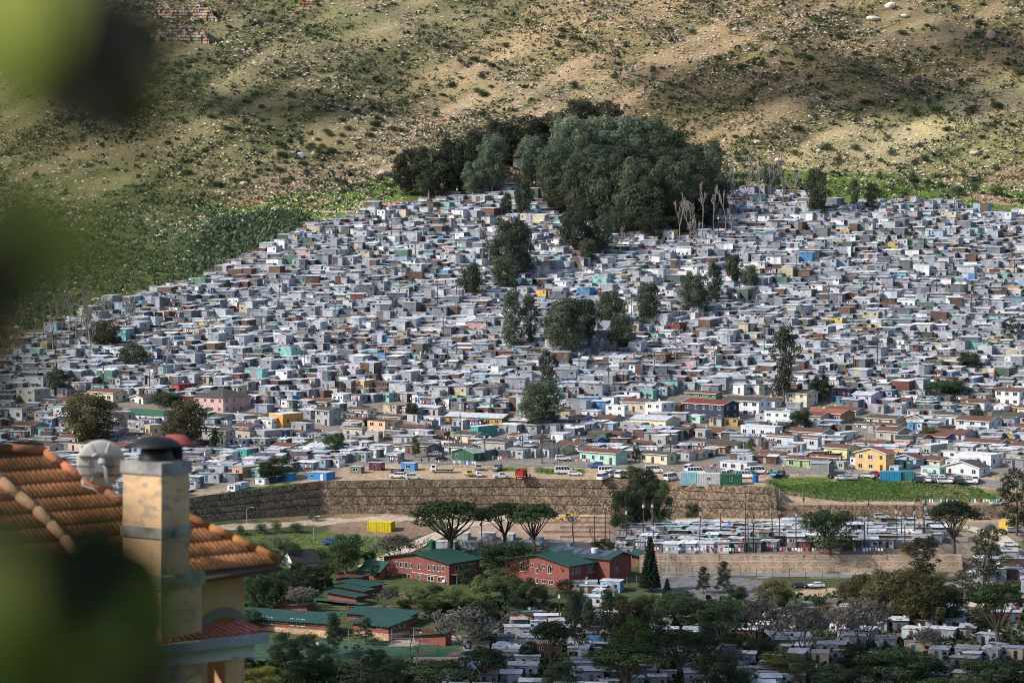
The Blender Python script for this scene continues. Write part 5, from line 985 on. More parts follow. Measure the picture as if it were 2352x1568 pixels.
for i, (u0, u1, vb, hv) in enumerate([(1000, 1052, 1263, 18), (1055, 1105, 1264, 18), (1145, 1190, 1264, 18), (1195, 1250, 1264, 17), (1258, 1318, 1264, 17), (1050, 1082, 1241, 16), (1098, 1140, 1242, 17), (1150, 1186, 1243, 16), (1215, 1250, 1248, 12)]):
    box_uv('cabin', 'cabin', ['grey iron cabin beside the green water tank', 'grey iron cabin left of the pine trunks', 'grey iron cabin between the pine trunks', 'grey iron cabin behind the right pine', 'rightmost grey iron cabin in the front row', 'leftmost grey iron cabin in the back row', 'second grey iron cabin in the back row', 'third grey iron cabin in the back row', 'low grey iron cabin at the end of the back row'][i], u0, u1-8, u1, vb, hv, (.33, .34, .37), 'tin', 18, (.62, .63, .65), 0, group='grey iron cabins behind the school')
# green tank, blue tank, red barrel
def tank(look, u, vb, w_, h, col, name='water_tank'):
    p = at(u, vb); k = mpu(p); m = MB(); R_ = w_*k/2; Hh = h*k; pr = [(R_, -.3)]
    for i in range(9): pr += [(R_*(1.0 if i % 2 else .975), Hh*i/9), (R_*(1.0 if i % 2 else .975), Hh*(i+.9)/9)]
    pr += [(R_*.9, Hh*1.02), (R_*.3, Hh*1.08), (0, Hh*1.1)]; m.lathe(pr, 18, col); o = thing(name, 'tank', look, p); m.build('body', 'paint', o); MB().lathe([(R_*.25, Hh*1.06), (R_*.25, Hh*1.15), (0, Hh*1.16)], 10, col).build('lid', 'paint', o)
tank('large dark green water tank behind the school', 991, 1266, 20, 25, (.02, .13, .07)); tank('blue water tank with white lid beside the green container', 1735, 1107, 14, 17, (.02, .12, .38)); tank('small green water tank among the shacks', 2131, 858, 8, 10, (.02, .18, .08)); tank('bright red tank on a shack roof', 2220, 672, 9, 11, (.6, .02, .02))
# concrete reservoir behind the gum trees
o, X, Y, h = box_uv('reservoir', 'reservoir', 'beige concrete water reservoir behind the gum trees', 1178, 1235, 1262, 402, 38, (.50, .47, .40), 'paint', 30, (.3, .3, .3)); box_uv('reservoir', 'reservoir', 'grey concrete reservoir slab right of the forest', 1555, 1620, 1650, 365, 26, (.36, .36, .35), 'paint', 30, (.42, .42, .42))
# portable toilets
for i in range(6):
    p = at(966+i*9.5, 1172+.3*i); p.y -= 2.2; p.z = float(H(p.x, p.y)); o = thing('portable_toilet', 'toilet', ['first blue portable toilet on the left of the row', 'second blue portable toilet in the row', 'third blue portable toilet in the row', 'fourth blue portable toilet in the row', 'fifth blue portable toilet in the row', 'rightmost portable toilet partly behind the pine'][i], p, -.3, 'portable toilets by the gabion wall')
    c = ((.03, .09, .42), (.10, .22, .5), (.03, .09, .42))[i % 3]; MB().box(-.5, .5, -.5, .5, 0, 2.1, c).box(-.55, .55, -.55, .55, 2.1, 2.25, (.6, .62, .65)).build('body', 'paint', o); link('door', DOOR_ME, o, (0, -.5, .1), 0, (.7, 1, 1.8), (.6, .65, .7))
for i, (u, v, n, c) in enumerate([(1960/2352*2352*0+922, 474, 7, (.05, .1, .45))]):
    for k in range(8):
        p = at(922+k*6.3, 476); o = thing('portable_toilet', 'toilet', f"{['first','second','third','fourth','fifth','sixth','seventh','eighth'][k]} toilet from the left in the upper row by the slope", p, -.3, 'portable toilets at the top of the settlement'); MB().box(-.5, .5, -.5, .5, 0, 2.1, (.05, .09, .45) if k % 2 else (.6, .65, .7)).build('body', 'paint', o)
for k in range(7):
    p = at(508+k*5.5, 668); o = thing('portable_toilet', 'toilet', f"{['first','second','third','fourth','fifth','sixth','seventh'][k]} green toilet cubicle from the left by the lane", p, -.3, 'green toilet cubicles'); MB().box(-.5, .5, -.5, .5, 0, 2.2, (.03, .32, .22)).build('body', 'paint', o); link('door', DOOR_ME, o, (0, -.5, .1), 0, (.75, 1, 1.9), (.4, .6, .5))
def cage(look, u, vb, w_, h, d=5):
    p = at(u, vb); k = mpu(p); W_, Hh = w_*k, h*k; o = thing('tap_shelter', 'shelter', look, p, -.45); m = MB()
    for x in (-W_/2, 0, W_/2):
        for y in (0, d): m.box(x-.06, x+.06, y-.06, y+.06, -.5, Hh)
    m.box(-W_/2, W_/2, -.05, .05, Hh*.5, Hh*.5+.08); m.build('frame', 'steel', o); m = MB(); gable_roof(m, -W_/2, W_/2, 0, d, Hh, .6, .2, .06); m.build('roof', 'steel', o)
    m = MB(); m.box(-W_/2+.1, W_/2-.1, .1, d-.1, -.3, Hh-.1, (.20, .21, .20)); m.build('mesh_panel', 'paint', o)
cage('grey mesh walled shelter beside the bright green house', 1882, 1090, 44, 26); cage('small mesh shelter at the top right of the settlement', 2153, 475, 36, 14); cage('mesh walled shelter at the far right by the pickup', 2308, 900, 36, 22)
# ---------------------------------------------------------------- school buildings
def win_row(o, xs_, z, w_, h_, y, side='f'):
    for x in xs_:
        if side == 'f': window(o, x, z, w_, h_, 'f', y)
        else: window(o, y, z, w_, h_, 's', x)
def sblock(S, x0, x1, x2, yb, hw, typ, look, r, rise, base=0, wins=(), swins=(), lm=None, ov=.9, cap=22, canopy=False, name='school_building'):
    cu, cv, cs = S; p = at(cu+x1*cs, cv+yb*cs); k = mpu(p); r_ = math.radians(r); wd = (x1-x0)*cs*k/math.cos(r_); dp = min(cap, (x2-x1)*cs*k/math.sin(r_)); h = hw*cs*k
    c = p+Matrix.Rotation(-r_, 3, 'Z')@Vector((-wd/2, dp/2, 0)); c.z = p.z; o = thing(name, 'school', look, c, -r_, 'school buildings'); X, Y = wd/2, dp/2
    m = MB(); bz = base*cs*k; m.box(-X, X, -Y, Y, bz-(2.5 if not base else 0), h, skip='t')
    if typ == 'f':
        for s in (-1, 1): m.face([(-X*s, Y*s, h), (X*s, Y*s, h), (0, Y*s, h+rise)])
    elif typ == 'g':
        for s in (-1, 1): m.face([(s*X, -Y*s, h), (s*X, Y*s, h), (s*X, 0, h+rise)])
    elif typ == 'm':
        m.face([(X, -Y, h), (X, Y, h), (X, Y, h+rise)]); m.face([(-X, Y, h), (-X, -Y, h), (-X, Y, h+rise)]); m.face([(X, Y, h), (-X, Y, h), (-X, Y, h+rise), (X, Y, h+rise)])
    elif typ == 'l':   # mono pitch, high on the left
        m.face([(-X, -Y, h), (X, -Y, h), (-X, -Y, h+rise)]); m.face([(X, Y, h), (-X, Y, h), (-X, Y, h+rise)]); m.face([(-X, Y, h), (-X, -Y, h), (-X, -Y, h+rise), (-X, Y, h+rise)])
    m.build('wall', 'brick', o)
    if base: MB().box(-X-.1, X+.1, -Y-.1, Y+.1, -2.5, bz).build('stone_base', 'stone', o)
    rm = MB(); G = (.014, .058, .043)
    if typ == 'f': gable_roof(rm, -X, X, -Y, Y, h+.02, rise, ov, .22, 'y', G)
    elif typ == 'g': gable_roof(rm, -X, X, -Y, Y, h+.02, rise, ov, .22, 'x', G)
    elif typ == 'm':
        kk = rise/(2*Y); q = [(-X-ov, -Y-ov, h-kk*ov), (X+ov, -Y-ov, h-kk*ov), (X+ov, Y+ov, h+rise+kk*ov), (-X-ov, Y+ov, h+rise+kk*ov)]; t = [(a, b, c_+.22) for a, b, c_ in q]; rm.face(t, G); rm.face(q[::-1], G)
        for i in range(4): j = (i+1) % 4; rm.face([q[i], q[j], t[j], t[i]], G)
    elif typ == 'l':
        kk = rise/(2*X); q = [(-X-ov, -Y-ov, h+rise+kk*ov), (X+ov, -Y-ov, h-kk*ov), (X+ov, Y+ov, h-kk*ov), (-X-ov, Y+ov, h+rise+kk*ov)]; t = [(a, b, c_+.22) for a, b, c_ in q]; rm.face(t, G); rm.face(q[::-1], G)
        for i in range(4): j = (i+1) % 4; rm.face([q[i], q[j], t[j], t[i]], G)
    rm.build('roof', 'tin', o)
    for (fx, fz, w_, h_) in wins: window(o, -X+fx*2*X, bz+fz*(h-bz), w_, h_, 'f', -Y-.02)
    for (fy, fz, w_, h_) in swins: window(o, X+.02, bz+fz*(h-bz), w_, h_, 's', -Y+fy*2*Y)
    FOOT.append((c.x, c.y, X, Y, -r_))
    if lm: landmark(lm, Vector(c), h*.6)
    return o, X, Y, h, bz
up = [(f, .60, 1.0, 1.4) for f in (.20, .27, .345, .415, .55, .70, .77, .84, .91)]; lo = [(f, .10, w_, 1.2) for f, w_ in ((.18, .9), (.36, 2.2), (.55, .9), (.72, 2.2), (.88, 2.2))]
o, X, Y, h, bz = sblock(S6, 245, 672, 862, 945, 135, 'f', 'left red brick school block with wide green gabled roof', 38, 1.8, wins=up+lo, swins=[(.3, .55, 3, 1.8), (.75, .55, 2, 1.8)], lm='the left school block')
MB().box(X, X+2.2, -Y+.5, Y-1, h*.46, h*.46+.2).build('balcony', 'brick', o)
for yy in (-Y+1.2, -Y+3.2): MB().lathe([(.28, -2), (.28, h*.46)], 12, (.02, .07, .08), o=(X+1.8, yy, 0)).build('column', 'paint', o)
m = MB()
for k in range(9): m.box(X+2.1, X+2.16, -Y+.5+k*(2*Y-1.5)/8-.03, -Y+.5+k*(2*Y-1.5)/8+.03, h*.46+.2, h*.46+1.2, (.03, .03, .03))
m.box(X+2.08, X+2.18, -Y+.5, Y-1, h*.46+1.15, h*.46+1.25, (.03, .03, .03)); m.build('railing', 'paint', o)
m = MB(); m.obox((-X*.1, -Y-.1, h*.42), (X*.92, -Y-.1, h*.36), .1, .12, (.7, .7, .7)); m.obox((X*.92, -Y-.1, h*.36), (X*.92, -Y-.1, h*.12), .1, .1, (.7, .7, .7)); m.obox((-X*.1, -Y-.1, h*.42), (-X*.1, -Y-.1, h*.52), .1, .1, (.7, .7, .7)); m.build('pipe', 'paint', o)
for x in (-X*.84, -X*.7, X*.86):
    MB().box(x-.4, x+.4, -Y-.45, -Y-.02, .6, 1.25, (.6, .6, .58)).build('air_conditioner', 'paint', o)
MB().box(-X*.55, X*1.0, -Y-2.2, -Y-.1, -.35, -.2, (.02, .09, .065)).build('canopy', 'tin', o)
sblock(S6, 120, 235, 262, 915, 65, 'm', 'low red brick wing left of the school block', 38, 1.2, cap=9, lm=None)
sblock(S6, 150, 240, 258, 905, 45, 'm', 'small red brick link with green roof beside the left block', 38, .9, cap=6)
# centre right block
w2 = [(.27, .58, 1.3, 2.2), (.42, .80, 1.2, .9), (.50, .56, .9, 1.2), (.70, .60, 1.3, 2.0), (.60, .80, 1.2, .9), (.28, .05, 1.4, .8), (.38, .05, 1.4, .8), (.50, .12, .9, 1.4), (.61, .15, 1.4, 1.0), (.72, .15, 1.6, 1.0)]
sw = [(f, .62, .7, 1.6) for f in (.08, .18, .26, .48, .54, .60, .80, .86, .92)]+[(.1, .14, 1.4, .9), (.22, .14, 1.2, .9)]
o, X, Y, h, bz = sblock(S6, 1028, 1432, 1690, 975, 150, 'f', 'right red brick school block with green gabled roof and struts', 40, 2.0, wins=w2, swins=sw, lm='the right school block')
m = MB()
for fx in (.04, .19, .35, .55, .72, .9): m.obox((-X+fx*2*X, -Y-.85, h*.97), (-X+fx*2*X+.15, -Y-.03, h*.72), .14, .14, (.03, .03, .035))
m.build('strut', 'paint', o)
m = MB().box(-X*.15, X, -Y-.25, -Y-.0, -2.2, .05); m.build('stone_base', 'stone', o); window(o, X*.4, -1.4, 4.5, 1.0, 'f', -Y-.28, True)
for yy in (-Y+1.2, -Y+2.0, -Y+2.8): MB().box(X+.02, X+.5, yy, yy+.7, .2, 1.4, (.6, .6, .6)).build('air_conditioner', 'paint', o)
m = MB(); m.box(X, X+3, -Y+.5, -Y+9, -.6, -.4, (.03, .10, .08)); m.build('canopy', 'tin', o)
m = MB(); m.tube([(X+.1, 0, h*.55), (X+.1, Y*.6, h*.55), (X+.1, Y*.8, h*.75)], .07, 5, (.6, .5, .5)); m.tube([(X+.1, Y*.5, h*.55), (X+.1, Y*.5, .3)], .07, 5, (.6, .5, .5)); m.build('pipe', 'paint', o)
o, X, Y, h, bz = sblock(S6, 1290, 1688, 1832, 945, 165, 'g', 'rear red brick school hall carrying solar panels', 40, 1.3, lm='the solar panel hall', swins=[(.3, .5, 1, 1)], cap=16)
kk = 1.3/Y
for i in range(6):
    m = MB(); x0 = -X+1+i*(2*X-2)/6; x1 = x0+(2*X-2)/6-.7
    a = [(x0, -Y+.3, h+.35+kk*.3), (x1, -Y+.3, h+.35+kk*.3), (x1, -.5, h+.35+kk*(Y-.5)), (x0, -.5, h+.35+kk*(Y-.5))]
    for r_ in range(3):
        for c_ in range(3):
            def L(s, t): return tuple(np.array(a[0])*(1-s)*(1-t)+np.array(a[1])*s*(1-t)+np.array(a[2])*s*t+np.array(a[3])*(1-s)*t)
            s0, s1, t0, t1 = c_/3+.02, (c_+1)/3-.02, r_/3+.02, (r_+1)/3-.02; m.face([L(s0, t0), L(s1, t0), L(s1, t1), L(s0, t1)], (.10, .09, .16))
    m.build('solar_panel', 'glassp', o)
tank_ = MB().lathe([(.9, 0), (1.0, 1.3), (0, 1.35)], 12, (.6, .6, .6), o=(X*.4, -Y*.6, h+.9)); tank_.build('roof_vent', 'paint', o)
sblock(S6, 990, 1060, 1075, 760, 30, 'g', 'low green roofed block behind the leafy tree', 38, 1.0, cap=8); sblock(S6, 815, 905, 925, 800, 25, 'm', 'small green roofed link behind the left school block', 38, 1.0, cap=6)
sblock(S6, 1062, 1200, 1255, 1190, 55, 'l', 'small red brick hut with a dark green roof below the school', 35, 1.2, cap=7)
sblock(S6, 1831, 1868, 1890, 845, 40, 'm', 'tiny red brick shed with green roof right of the school', 35, .6, cap=5)
# lower row
lw = [(f, .35, 1.0 if i % 2 else .8, 1.7) for i, f in enumerate((.30, .35, .40, .62, .68, .73))]+[(.47, .6, 1.5, .7), (.56, .55, 2.0, .9), (.85, .55, 1.6, .8), (.95, .5, 1.2, 1.1), (.2, .55, 2.0, .9)]
sblock(S1, -120, 1010, 1100, 1205, 175, 'm', 'long low red brick classroom wing with one sloping green roof', 24, 1.2, 85, wins=lw, cap=11, lm='the long classroom wing')
sblock(S1, 1275, 1698, 1925, 1240, 168, 'm', 'lower red brick classroom with sloping green roof on stone base', 38, 1.0, 80, wins=[(.1, .8, 1.6, .5), (.28, .35, .8, 1.6), (.38, .35, .8, 1.6), (.48, .35, .8, 1.6), (.8, .6, 3, .8)], swins=[(.5, .6, 4, .8)], cap=10, lm='the lower classroom')
sblock(S1, 1200, 1900, 2230, 1090, 120, 'm', 'long red brick wing behind the lower classroom', 28, .6, wins=[(.1, .75, 1.6, .8), (.2, .75, .9, .8), (.35, .75, 3, .8)], cap=6)
sblock(S1, 1990, 2352, 2420, 1300, 150, 'l', 'plain red brick building beside the sports court', 30, -1.2, wins=[(.2, .4, .8, 1.6)], cap=8)
sblock(S1, 375, 760, 830, 915, 90, 'l', 'low red brick wall block behind the long classroom wing', 30, -1.0, cap=8)
for a in [(1150, 1490, 1620, 700, 85, 'upper red brick pavilion tier with sloping green roof'), (1110, 1420, 1500, 760, 95, 'middle red brick pavilion tier with sloping green roof'), (985, 1330, 1420, 850, 115, 'lowest red brick pavilion tier with dark open veranda')]:
    o, X, Y, h, bz = sblock(S1, a[0], a[1], a[2], a[3], a[4], 'l', a[5], 36, .5, cap=8, lm='the stepped school pavilion' if a[0] == 1110 else None)
    if a[0] == 985: MB().box(-X-3, X+4, -Y-2.5, -Y-.1, h*.45, h*.45+.12, (.03, .10, .08)).build('canopy', 'tin', o)
sblock(S1, 1085, 1400, 1470, 600, 95, 'l', 'upper left red brick classroom with thin green roof edge', 36, -1.0, cap=6)
PMESH = {}
def railfence(name, look, pts, H_=1.1, post=4, mat='brick', rails=3, col=(.35, .28, .2)):
    P = [at(u, v) for u, v in pts]; c = P[0]; o = thing(name, 'fence', look, c); rl = MB()
    for a, b in zip(P, P[1:]):
        n = max(1, int((b-a).length/post))
        for i in range(n+1):
            q = a.lerp(b, i/n)-c; pw = .22 if mat == 'brick' else .07; PMESH.setdefault((pw, H_), MB().box(-pw, pw, -pw, pw, -.6, H_+.25).mesh('post', mat)); link('post', PMESH[(pw, H_)], o, q) if not (i == 0 and a is not P[0]) else None
        for k in range(rails): rl.obox(a-c+Vector((0, 0, .3+k*H_/rails)), b-c+Vector((0, 0, .3+k*H_/rails)), .06, .08 if mat == 'brick' else .04, col)
    rl.build('rail', 'paint', o)
railfence('fence', 'wooden rail fence with red brick posts below the pavilion', [(735, 1402), (800, 1401), (880, 1401), (970, 1402)]); railfence('fence', 'sloping rail fence with brick posts on the stone terrace', [(895, 1366), (925, 1372), (950, 1388)])
railfence('fence', 'tall dark mesh fence in front of the sports court', [(560, 1512), (1070, 1508)], 3.2, 6, 'wood', 2, (.05, .07, .06)); railfence('fence', 'pale mesh fence behind the sports court', [(800, 1480), (1050, 1478)], 3.4, 5, 'steel', 3, (.35, .36, .36)); railfence('fence', 'grey mesh fence beside the right school block', [(1440, 1350), (1530, 1335), (1535, 1300)], 2.6, 3, 'steel', 5, (.3, .31, .33)); railfence('fence', 'wire fence on thin posts at the foot of the tan wall', [(1480, 1318), (1700, 1322), (2080, 1345)], 2.2, 4, 'wood', 3, (.2, .2, .2)); railfence('fence', 'thin wire fence along the sandy path', [(1790, 1160), (2000, 1164), (2250, 1166)], 1.8, 6, 'steel', 2, (.3, .3, .3))
railfence('fence', 'grey concrete fence along the left edge of the settlement', [(470, 632), (560, 592), (700, 530)], 1.6, 2.5, 'steel', 5, (.32, .31, .29))
# white gable house
o, X, Y, h = box_uv('house', 'house', 'white gabled house with black roof among trees above the foreground roof', 642, 675, 732, 1308, 15, P['white'], 'paint', 60, cap=18); m = MB(); gable_roof(m, -X, X, -Y, Y, h, 3.0, .4, .15, 'y', (.03, .03, .035)); m.build('roof', 'tile', o); MB().face([(-X, -Y-.01, h), (X, -Y-.01, h), (0, -Y-.01, h+3.0)], P['white']).build('gable', 'paint', o); landmark('the white gabled house', Vector(o.location), 3)
# ---------------------------------------------------------------- vehicles
def wheelset(o, xs_, yw_, r):
    tm = MB(); tm.tube([(0, -.11, 0), (0, .11, 0)], r, 14); 
    if 'tyre' not in CACHE: CACHE['tyre'] = MB().tube([(0, -.11, 0), (0, .11, 0)], .33, 14).mesh('tyre', 'rub'); CACHE['rim'] = MB().tube([(0, -.13, 0), (0, .13, 0)], .19, 10).mesh('rim', 'rim')
    for x in xs_:
        for y in (-yw_, yw_):
            t = link('tyre', CACHE['tyre'], o, (x, y, r), 0, (r/.33,)*3); link('rim', CACHE['rim'], t)
CACHE = {}
def inset(poly, k, cx, cz): return [(cx+(x-cx)*k, cz+(z-cz)*k) for x, z in poly]
def make_vehicle(kind):
    """nose towards +x, driver side -y"""
    o = bpy.data.objects.new({'car': 'parked_car', 'suv': 'parked_car', 'bakkie': 'pickup_truck', 'minibus': 'minibus'}[kind], None); COL.objects.link(o); o['category'] = {'bakkie': 'pickup', 'minibus': 'minibus'}.get(kind, 'car')
    if kind == 'car': L_, Wd, low, gl, rf, wx, r = 4.2, .84, [(-2.1, .3), (-2.1, .85), (-1.9, .95), (.9, .95), (2.0, .75), (2.1, .55), (2.1, .3)], [(-1.75, .93), (-1.2, 1.38), (.3, 1.40), (1.05, .93)], 1.4, (-1.3, 1.3), .31
    if kind == 'suv': L_, Wd, low, gl, rf, wx, r = 4.5, .9, [(-2.25, .4), (-2.25, 1.05), (.9, 1.08), (2.1, .95), (2.25, .7), (2.25, .4)], [(-2.2, 1.05), (-2.05, 1.68), (.1, 1.72), (.95, 1.06)], 1.7, (-1.4, 1.4), .36
    if kind == 'bakkie': L_, Wd, low, gl, rf, wx, r = 4.9, .88, [(-2.45, .45), (-2.45, 1.0), (.9, 1.02), (2.3, .95), (2.45, .7), (2.45, .45)], [(-.75, 1.0), (-.6, 1.6), (.5, 1.62), (1.1, 1.0)], 1.6, (-1.5, 1.55), .36
    if kind == 'minibus': L_, Wd, low, gl, rf, wx, r = 5.3, .92, [(-2.65, .35), (-2.65, 1.2), (2.1, 1.2), (2.6, .9), (2.65, .6), (2.65, .35)], [(-2.63, 1.18), (-2.55, 2.12), (1.2, 2.2), (2.1, 1.18)], 2.2, (-1.6, 1.75), .34
    m = MB().prism(low, -Wd, Wd); roof = [(gl[1][0]-.05, gl[1][1]-.06), (gl[1][0], gl[1][1]+.03), (gl[2][0], gl[2][1]+.03), (gl[2][0]+.08, gl[2][1]-.06)]
    m.prism(roof, -Wd+.12, Wd-.12)
    n = 3 if kind in ('car', 'suv') else 2 if kind == 'bakkie' else 5     # pillars
    for i in range(n+1):
        t = i/n; a = (gl[0][0]*(1-t)+gl[3][0]*t, gl[0][1]); b = (gl[1][0]*(1-t)+gl[2][0]*t, gl[1][1])
        for s in (-1, 1): m.obox((a[0], s*(Wd-.04), a[1]), (b[0], s*(Wd-.14), b[1]), .09, .06)
    m.build('body', 'obj', o)
    g = MB(); k = len(g.v); b = [(gl[0][0]+.02, gl[0][1]), (gl[3][0]-.02, gl[3][1])]; t = [(gl[1][0]+.02, gl[1][1]), (gl[2][0]-.02, gl[2][1])]
    q = [(b[0][0], -Wd+.06, b[0][1]), (b[1][0], -Wd+.06, b[1][1]), (b[1][0], Wd-.06, b[1][1]), (b[0][0], Wd-.06, b[0][1])]; p = [(t[0][0], -Wd+.16, t[0][1]), (t[1][0], -Wd+.16, t[1][1]), (t[1][0], Wd-.16, t[1][1]), (t[0][0], Wd-.16, t[0][1])]
    for i in range(4): j = (i+1) % 4; g.face([q[i], q[j], p[j], p[i]])
    g.build('windows', 'glass', o); wheelset(o, wx, Wd-.08, r)
    for s in (-1, 1):
        MB().box(low[-1][0]-.05, low[-1][0]+.02, s*.62-.18, s*.62+.18, .62, .78).build('headlight', 'dish', o); MB().box(low[0][0]-.02, low[0][0]+.05, s*.7-.1, s*.7+.1, .7, .95).build('tail_light', 'red', o)
    MB().box(low[-1][0]-.02, low[-1][0]+.04, -Wd, Wd, .35, .5).build('bumper', 'rub', o)
    return o

VEH = {}
VC = dict(white=(.74, .75, .76), silver=(.42, .44, .46), dark=(.03, .035, .05), blue=(.03, .12, .36), lblue=(.05, .42, .65), red=(.38, .03, .03), yellow=(.55, .46, .16), grey=(.2, .21, .23), maroon=(.2, .03, .05), green=(.12, .2, .14))
def veh(kind, u, v, col, ang, look=None):
    if kind not in VEH: VEH[kind] = make_vehicle(kind)
    p = at(u, v); p.z += .1; nm = {'car': 'car', 'suv': 'estate car', 'bakkie': 'pickup', 'minibus': 'minibus taxi'}[kind]; cn = {'lblue': 'bright blue', 'dark': 'black', 'blue': 'dark blue'}.get(col, col)
    o = proto_or_copy(VEH[kind], p, math.radians(ang), None, look or f"{cn} {nm}", None)
    for ch in o.children:
        if ch.name.startswith('body'): ch.color = (*VC[col], 1)
    o['group'] = {'minibus': 'minibus taxis parked by the lot'}.get(kind, 'cars parked around the settlement')
V_ = [('suv', 912, 1098, 'white', 175), ('suv', 950, 1101, 'white', 10), ('bakkie', 1077, 1093, 'yellow', 100), ('car', 1100, 1094, 'white', 95), ('suv', 1098, 1079, 'silver', 95), ('suv', 1142, 1080, 'grey', 250), ('bakkie', 1152, 1098, 'white', 10), ('minibus', 1295, 1088, 'white', 5), ('suv', 1368, 1074, 'blue', 175),
      ('minibus', 1395, 1088, 'white', 0), ('minibus', 1403, 1096, 'white', 65), ('minibus', 1426, 1097, 'white', 65), ('minibus', 1385, 1106, 'white', 65), ('minibus', 1502, 1086, 'white', 2), ('minibus', 1448, 1096, 'white', 60), ('minibus', 1541, 1103, 'white', 50), ('suv', 1293, 1058, 'white', 5), ('car', 998, 1047, 'white', 200), ('car', 1015, 1058, 'dark', 20), ('suv', 1320, 990, 'white', 0),
      ('minibus', 1583, 1083, 'white', 70), ('minibus', 1600, 1090, 'white', 0), ('minibus', 1672, 1096, 'white', 60), ('minibus', 1712, 1098, 'white', -15), ('minibus', 1718, 1090, 'white', 80), ('minibus', 1742, 1088, 'white', 0), ('car', 1779, 1094, 'lblue', 250), ('car', 1794, 1092, 'dark', 250), ('suv', 1918, 1097, 'dark', 180), ('car', 1955, 1096, 'silver', -10), ('car', 1934, 1102, 'white', 0), ('car', 1953, 1102, 'silver', 0), ('suv', 1996, 1098, 'silver', -40), ('car', 2012, 1093, 'red', 0),
      ('car', 2108, 1097, 'white', 10), ('car', 2125, 1092, 'white', 160), ('car', 2142, 1095, 'white', 20), ('car', 2112, 1108, 'dark', -10), ('car', 2133, 1106, 'white', 80), ('car', 2152, 1106, 'silver', 30), ('car', 2165, 1102, 'white', 70), ('suv', 2170, 1110, 'white', 0), ('car', 2188, 1108, 'white', 60), ('car', 2200, 1103, 'grey', 20), ('suv', 2205, 1111, 'dark', 80), ('car', 2222, 1104, 'silver', 10), ('suv', 2228, 1111, 'white', -10), ('suv', 2240, 1106, 'white', 80),
      ('suv', 841, 487, 'white', 170), ('suv', 908, 486, 'lblue', 0), ('suv', 2193, 477, 'white', 5), ('bakkie', 2338, 893, 'white', 170), ('bakkie', 2130, 1193, 'silver', 90), ('suv', 2026, 1192, 'silver', 0), ('car', 2252, 1192, 'silver', 10), ('bakkie', 2275, 1190, 'white', 0), ('bakkie', 2293, 1188, 'white', 0), ('car', 2320, 1255, 'white', 0), ('car', 2328, 1222, 'silver', 15), ('suv', 2310, 1285, 'green', 80), ('car', 1875, 1349, 'white', 190), ('car', 1836, 1349, 'dark', 0),
      ('bakkie', 1033, 1224, 'white', 70), ('suv', 758, 1250, 'blue', 180), ('car', 535, 712, 'maroon', 110), ('suv', 738, 768, 'white', 180), ('car', 610, 872, 'dark', 0), ('car', 648, 873, 'silver', 0), ('suv', 2190, 1182, 'dark', 0), ('car', 1320, 1092, 'white', 0)][:71]
for a in V_: veh(*a)
def truck(u, v, ang, col, look, bed, tall=1.0):
    p = at(u, v); p.z += .1; o = thing('tipper_truck', 'truck', look, p, math.radians(ang)); m = MB().prism([(1.7, .6), (1.7, 2.3), (3.1, 2.3), (3.4, 1.5), (3.4, .6)], -1.05, 1.05); m.build('cab', 'obj', o).color = (*col, 1)
    MB().box(3.28, 3.36, -.9, .9, 1.5, 2.1).box(2.0, 2.9, -1.08, -1.04, 1.5, 2.1).box(2.0, 2.9, 1.04, 1.08, 1.5, 2.1).build('windows', 'glass', o)
    m = MB().box(-3.4, 1.5, -1.15, 1.15, 1.0, 1.15, bed)
    for a in ((-3.4, 1.5, -1.15, -1.08), (-3.4, 1.5, 1.08, 1.15), (-3.4, -3.3, -1.15, 1.15), (1.4, 1.5, -1.15, 1.15)): m.box(*a, 1.15, 1.15+.6*tall, bed)
    for i in range(9): m.box(-3.46, -3.4, -1.0+i*.22, -.88+i*.22, .9, 1.1, (.7, .4, .05))
    m.build('load_bed', 'paint', o); MB().box(-3.3, 3.2, -.4, .4, .6, 1.0).build('chassis', 'rub', o); wheelset(o, (-2.4, 2.4), .95, .45)
truck(1015, 1085, 178, VC['white'], 'white flatbed tipper truck on the dirt lot', (.45, .43, .36)); truck(1198, 1103, 78, VC['red'], 'red tipper truck seen from behind on the lot', (.32, .03, .03), 2.6)
# backhoe
p = at(1303, 1198); o = thing('backhoe_loader', 'digger', 'yellow backhoe digger on the dug terraces', p, math.radians(175)); YL = (.62, .36, .02)
MB().prism([(-1, .9), (-1, 1.3), (.2, 1.5), (2.2, 1.4), (2.3, .8)], -.6, .6, YL).build('body', 'paint', o); MB().box(-.9, .5, -.7, .7, 2.5, 2.62, YL).box(-.9, -.8, -.7, -.6, 1.3, 2.5, YL).box(.4, .5, -.7, -.6, 1.3, 2.5, YL).box(-.9, -.8, .6, .7, 1.3, 2.5, YL).box(.4, .5, .6, .7, 1.3, 2.5, YL).build('cab_frame', 'paint', o); MB().box(-.78, .38, -.6, .6, 1.3, 2.5).build('windows', 'glass', o)
MB().obox((1.5, .5, 1.2), (3.2, .5, .6), .15, .25, YL).obox((1.5, -.5, 1.2), (3.2, -.5, .6), .15, .25, YL).box(3.1, 3.8, -1.1, 1.1, .2, .9, YL).build('loader_bucket', 'paint', o); MB().obox((-1.2, 0, 1.0), (-2.6, 0, 3.2), .25, .35, YL).obox((-2.6, 0, 3.2), (-3.3, 0, 1.4), .2, .28, YL).box(-3.7, -3.1, -.4, .4, .8, 1.4, YL).build('digging_arm', 'paint', o); wheelset(o, (-.9,), .8, .75); wheelset(o, (1.7,), .75, .5)
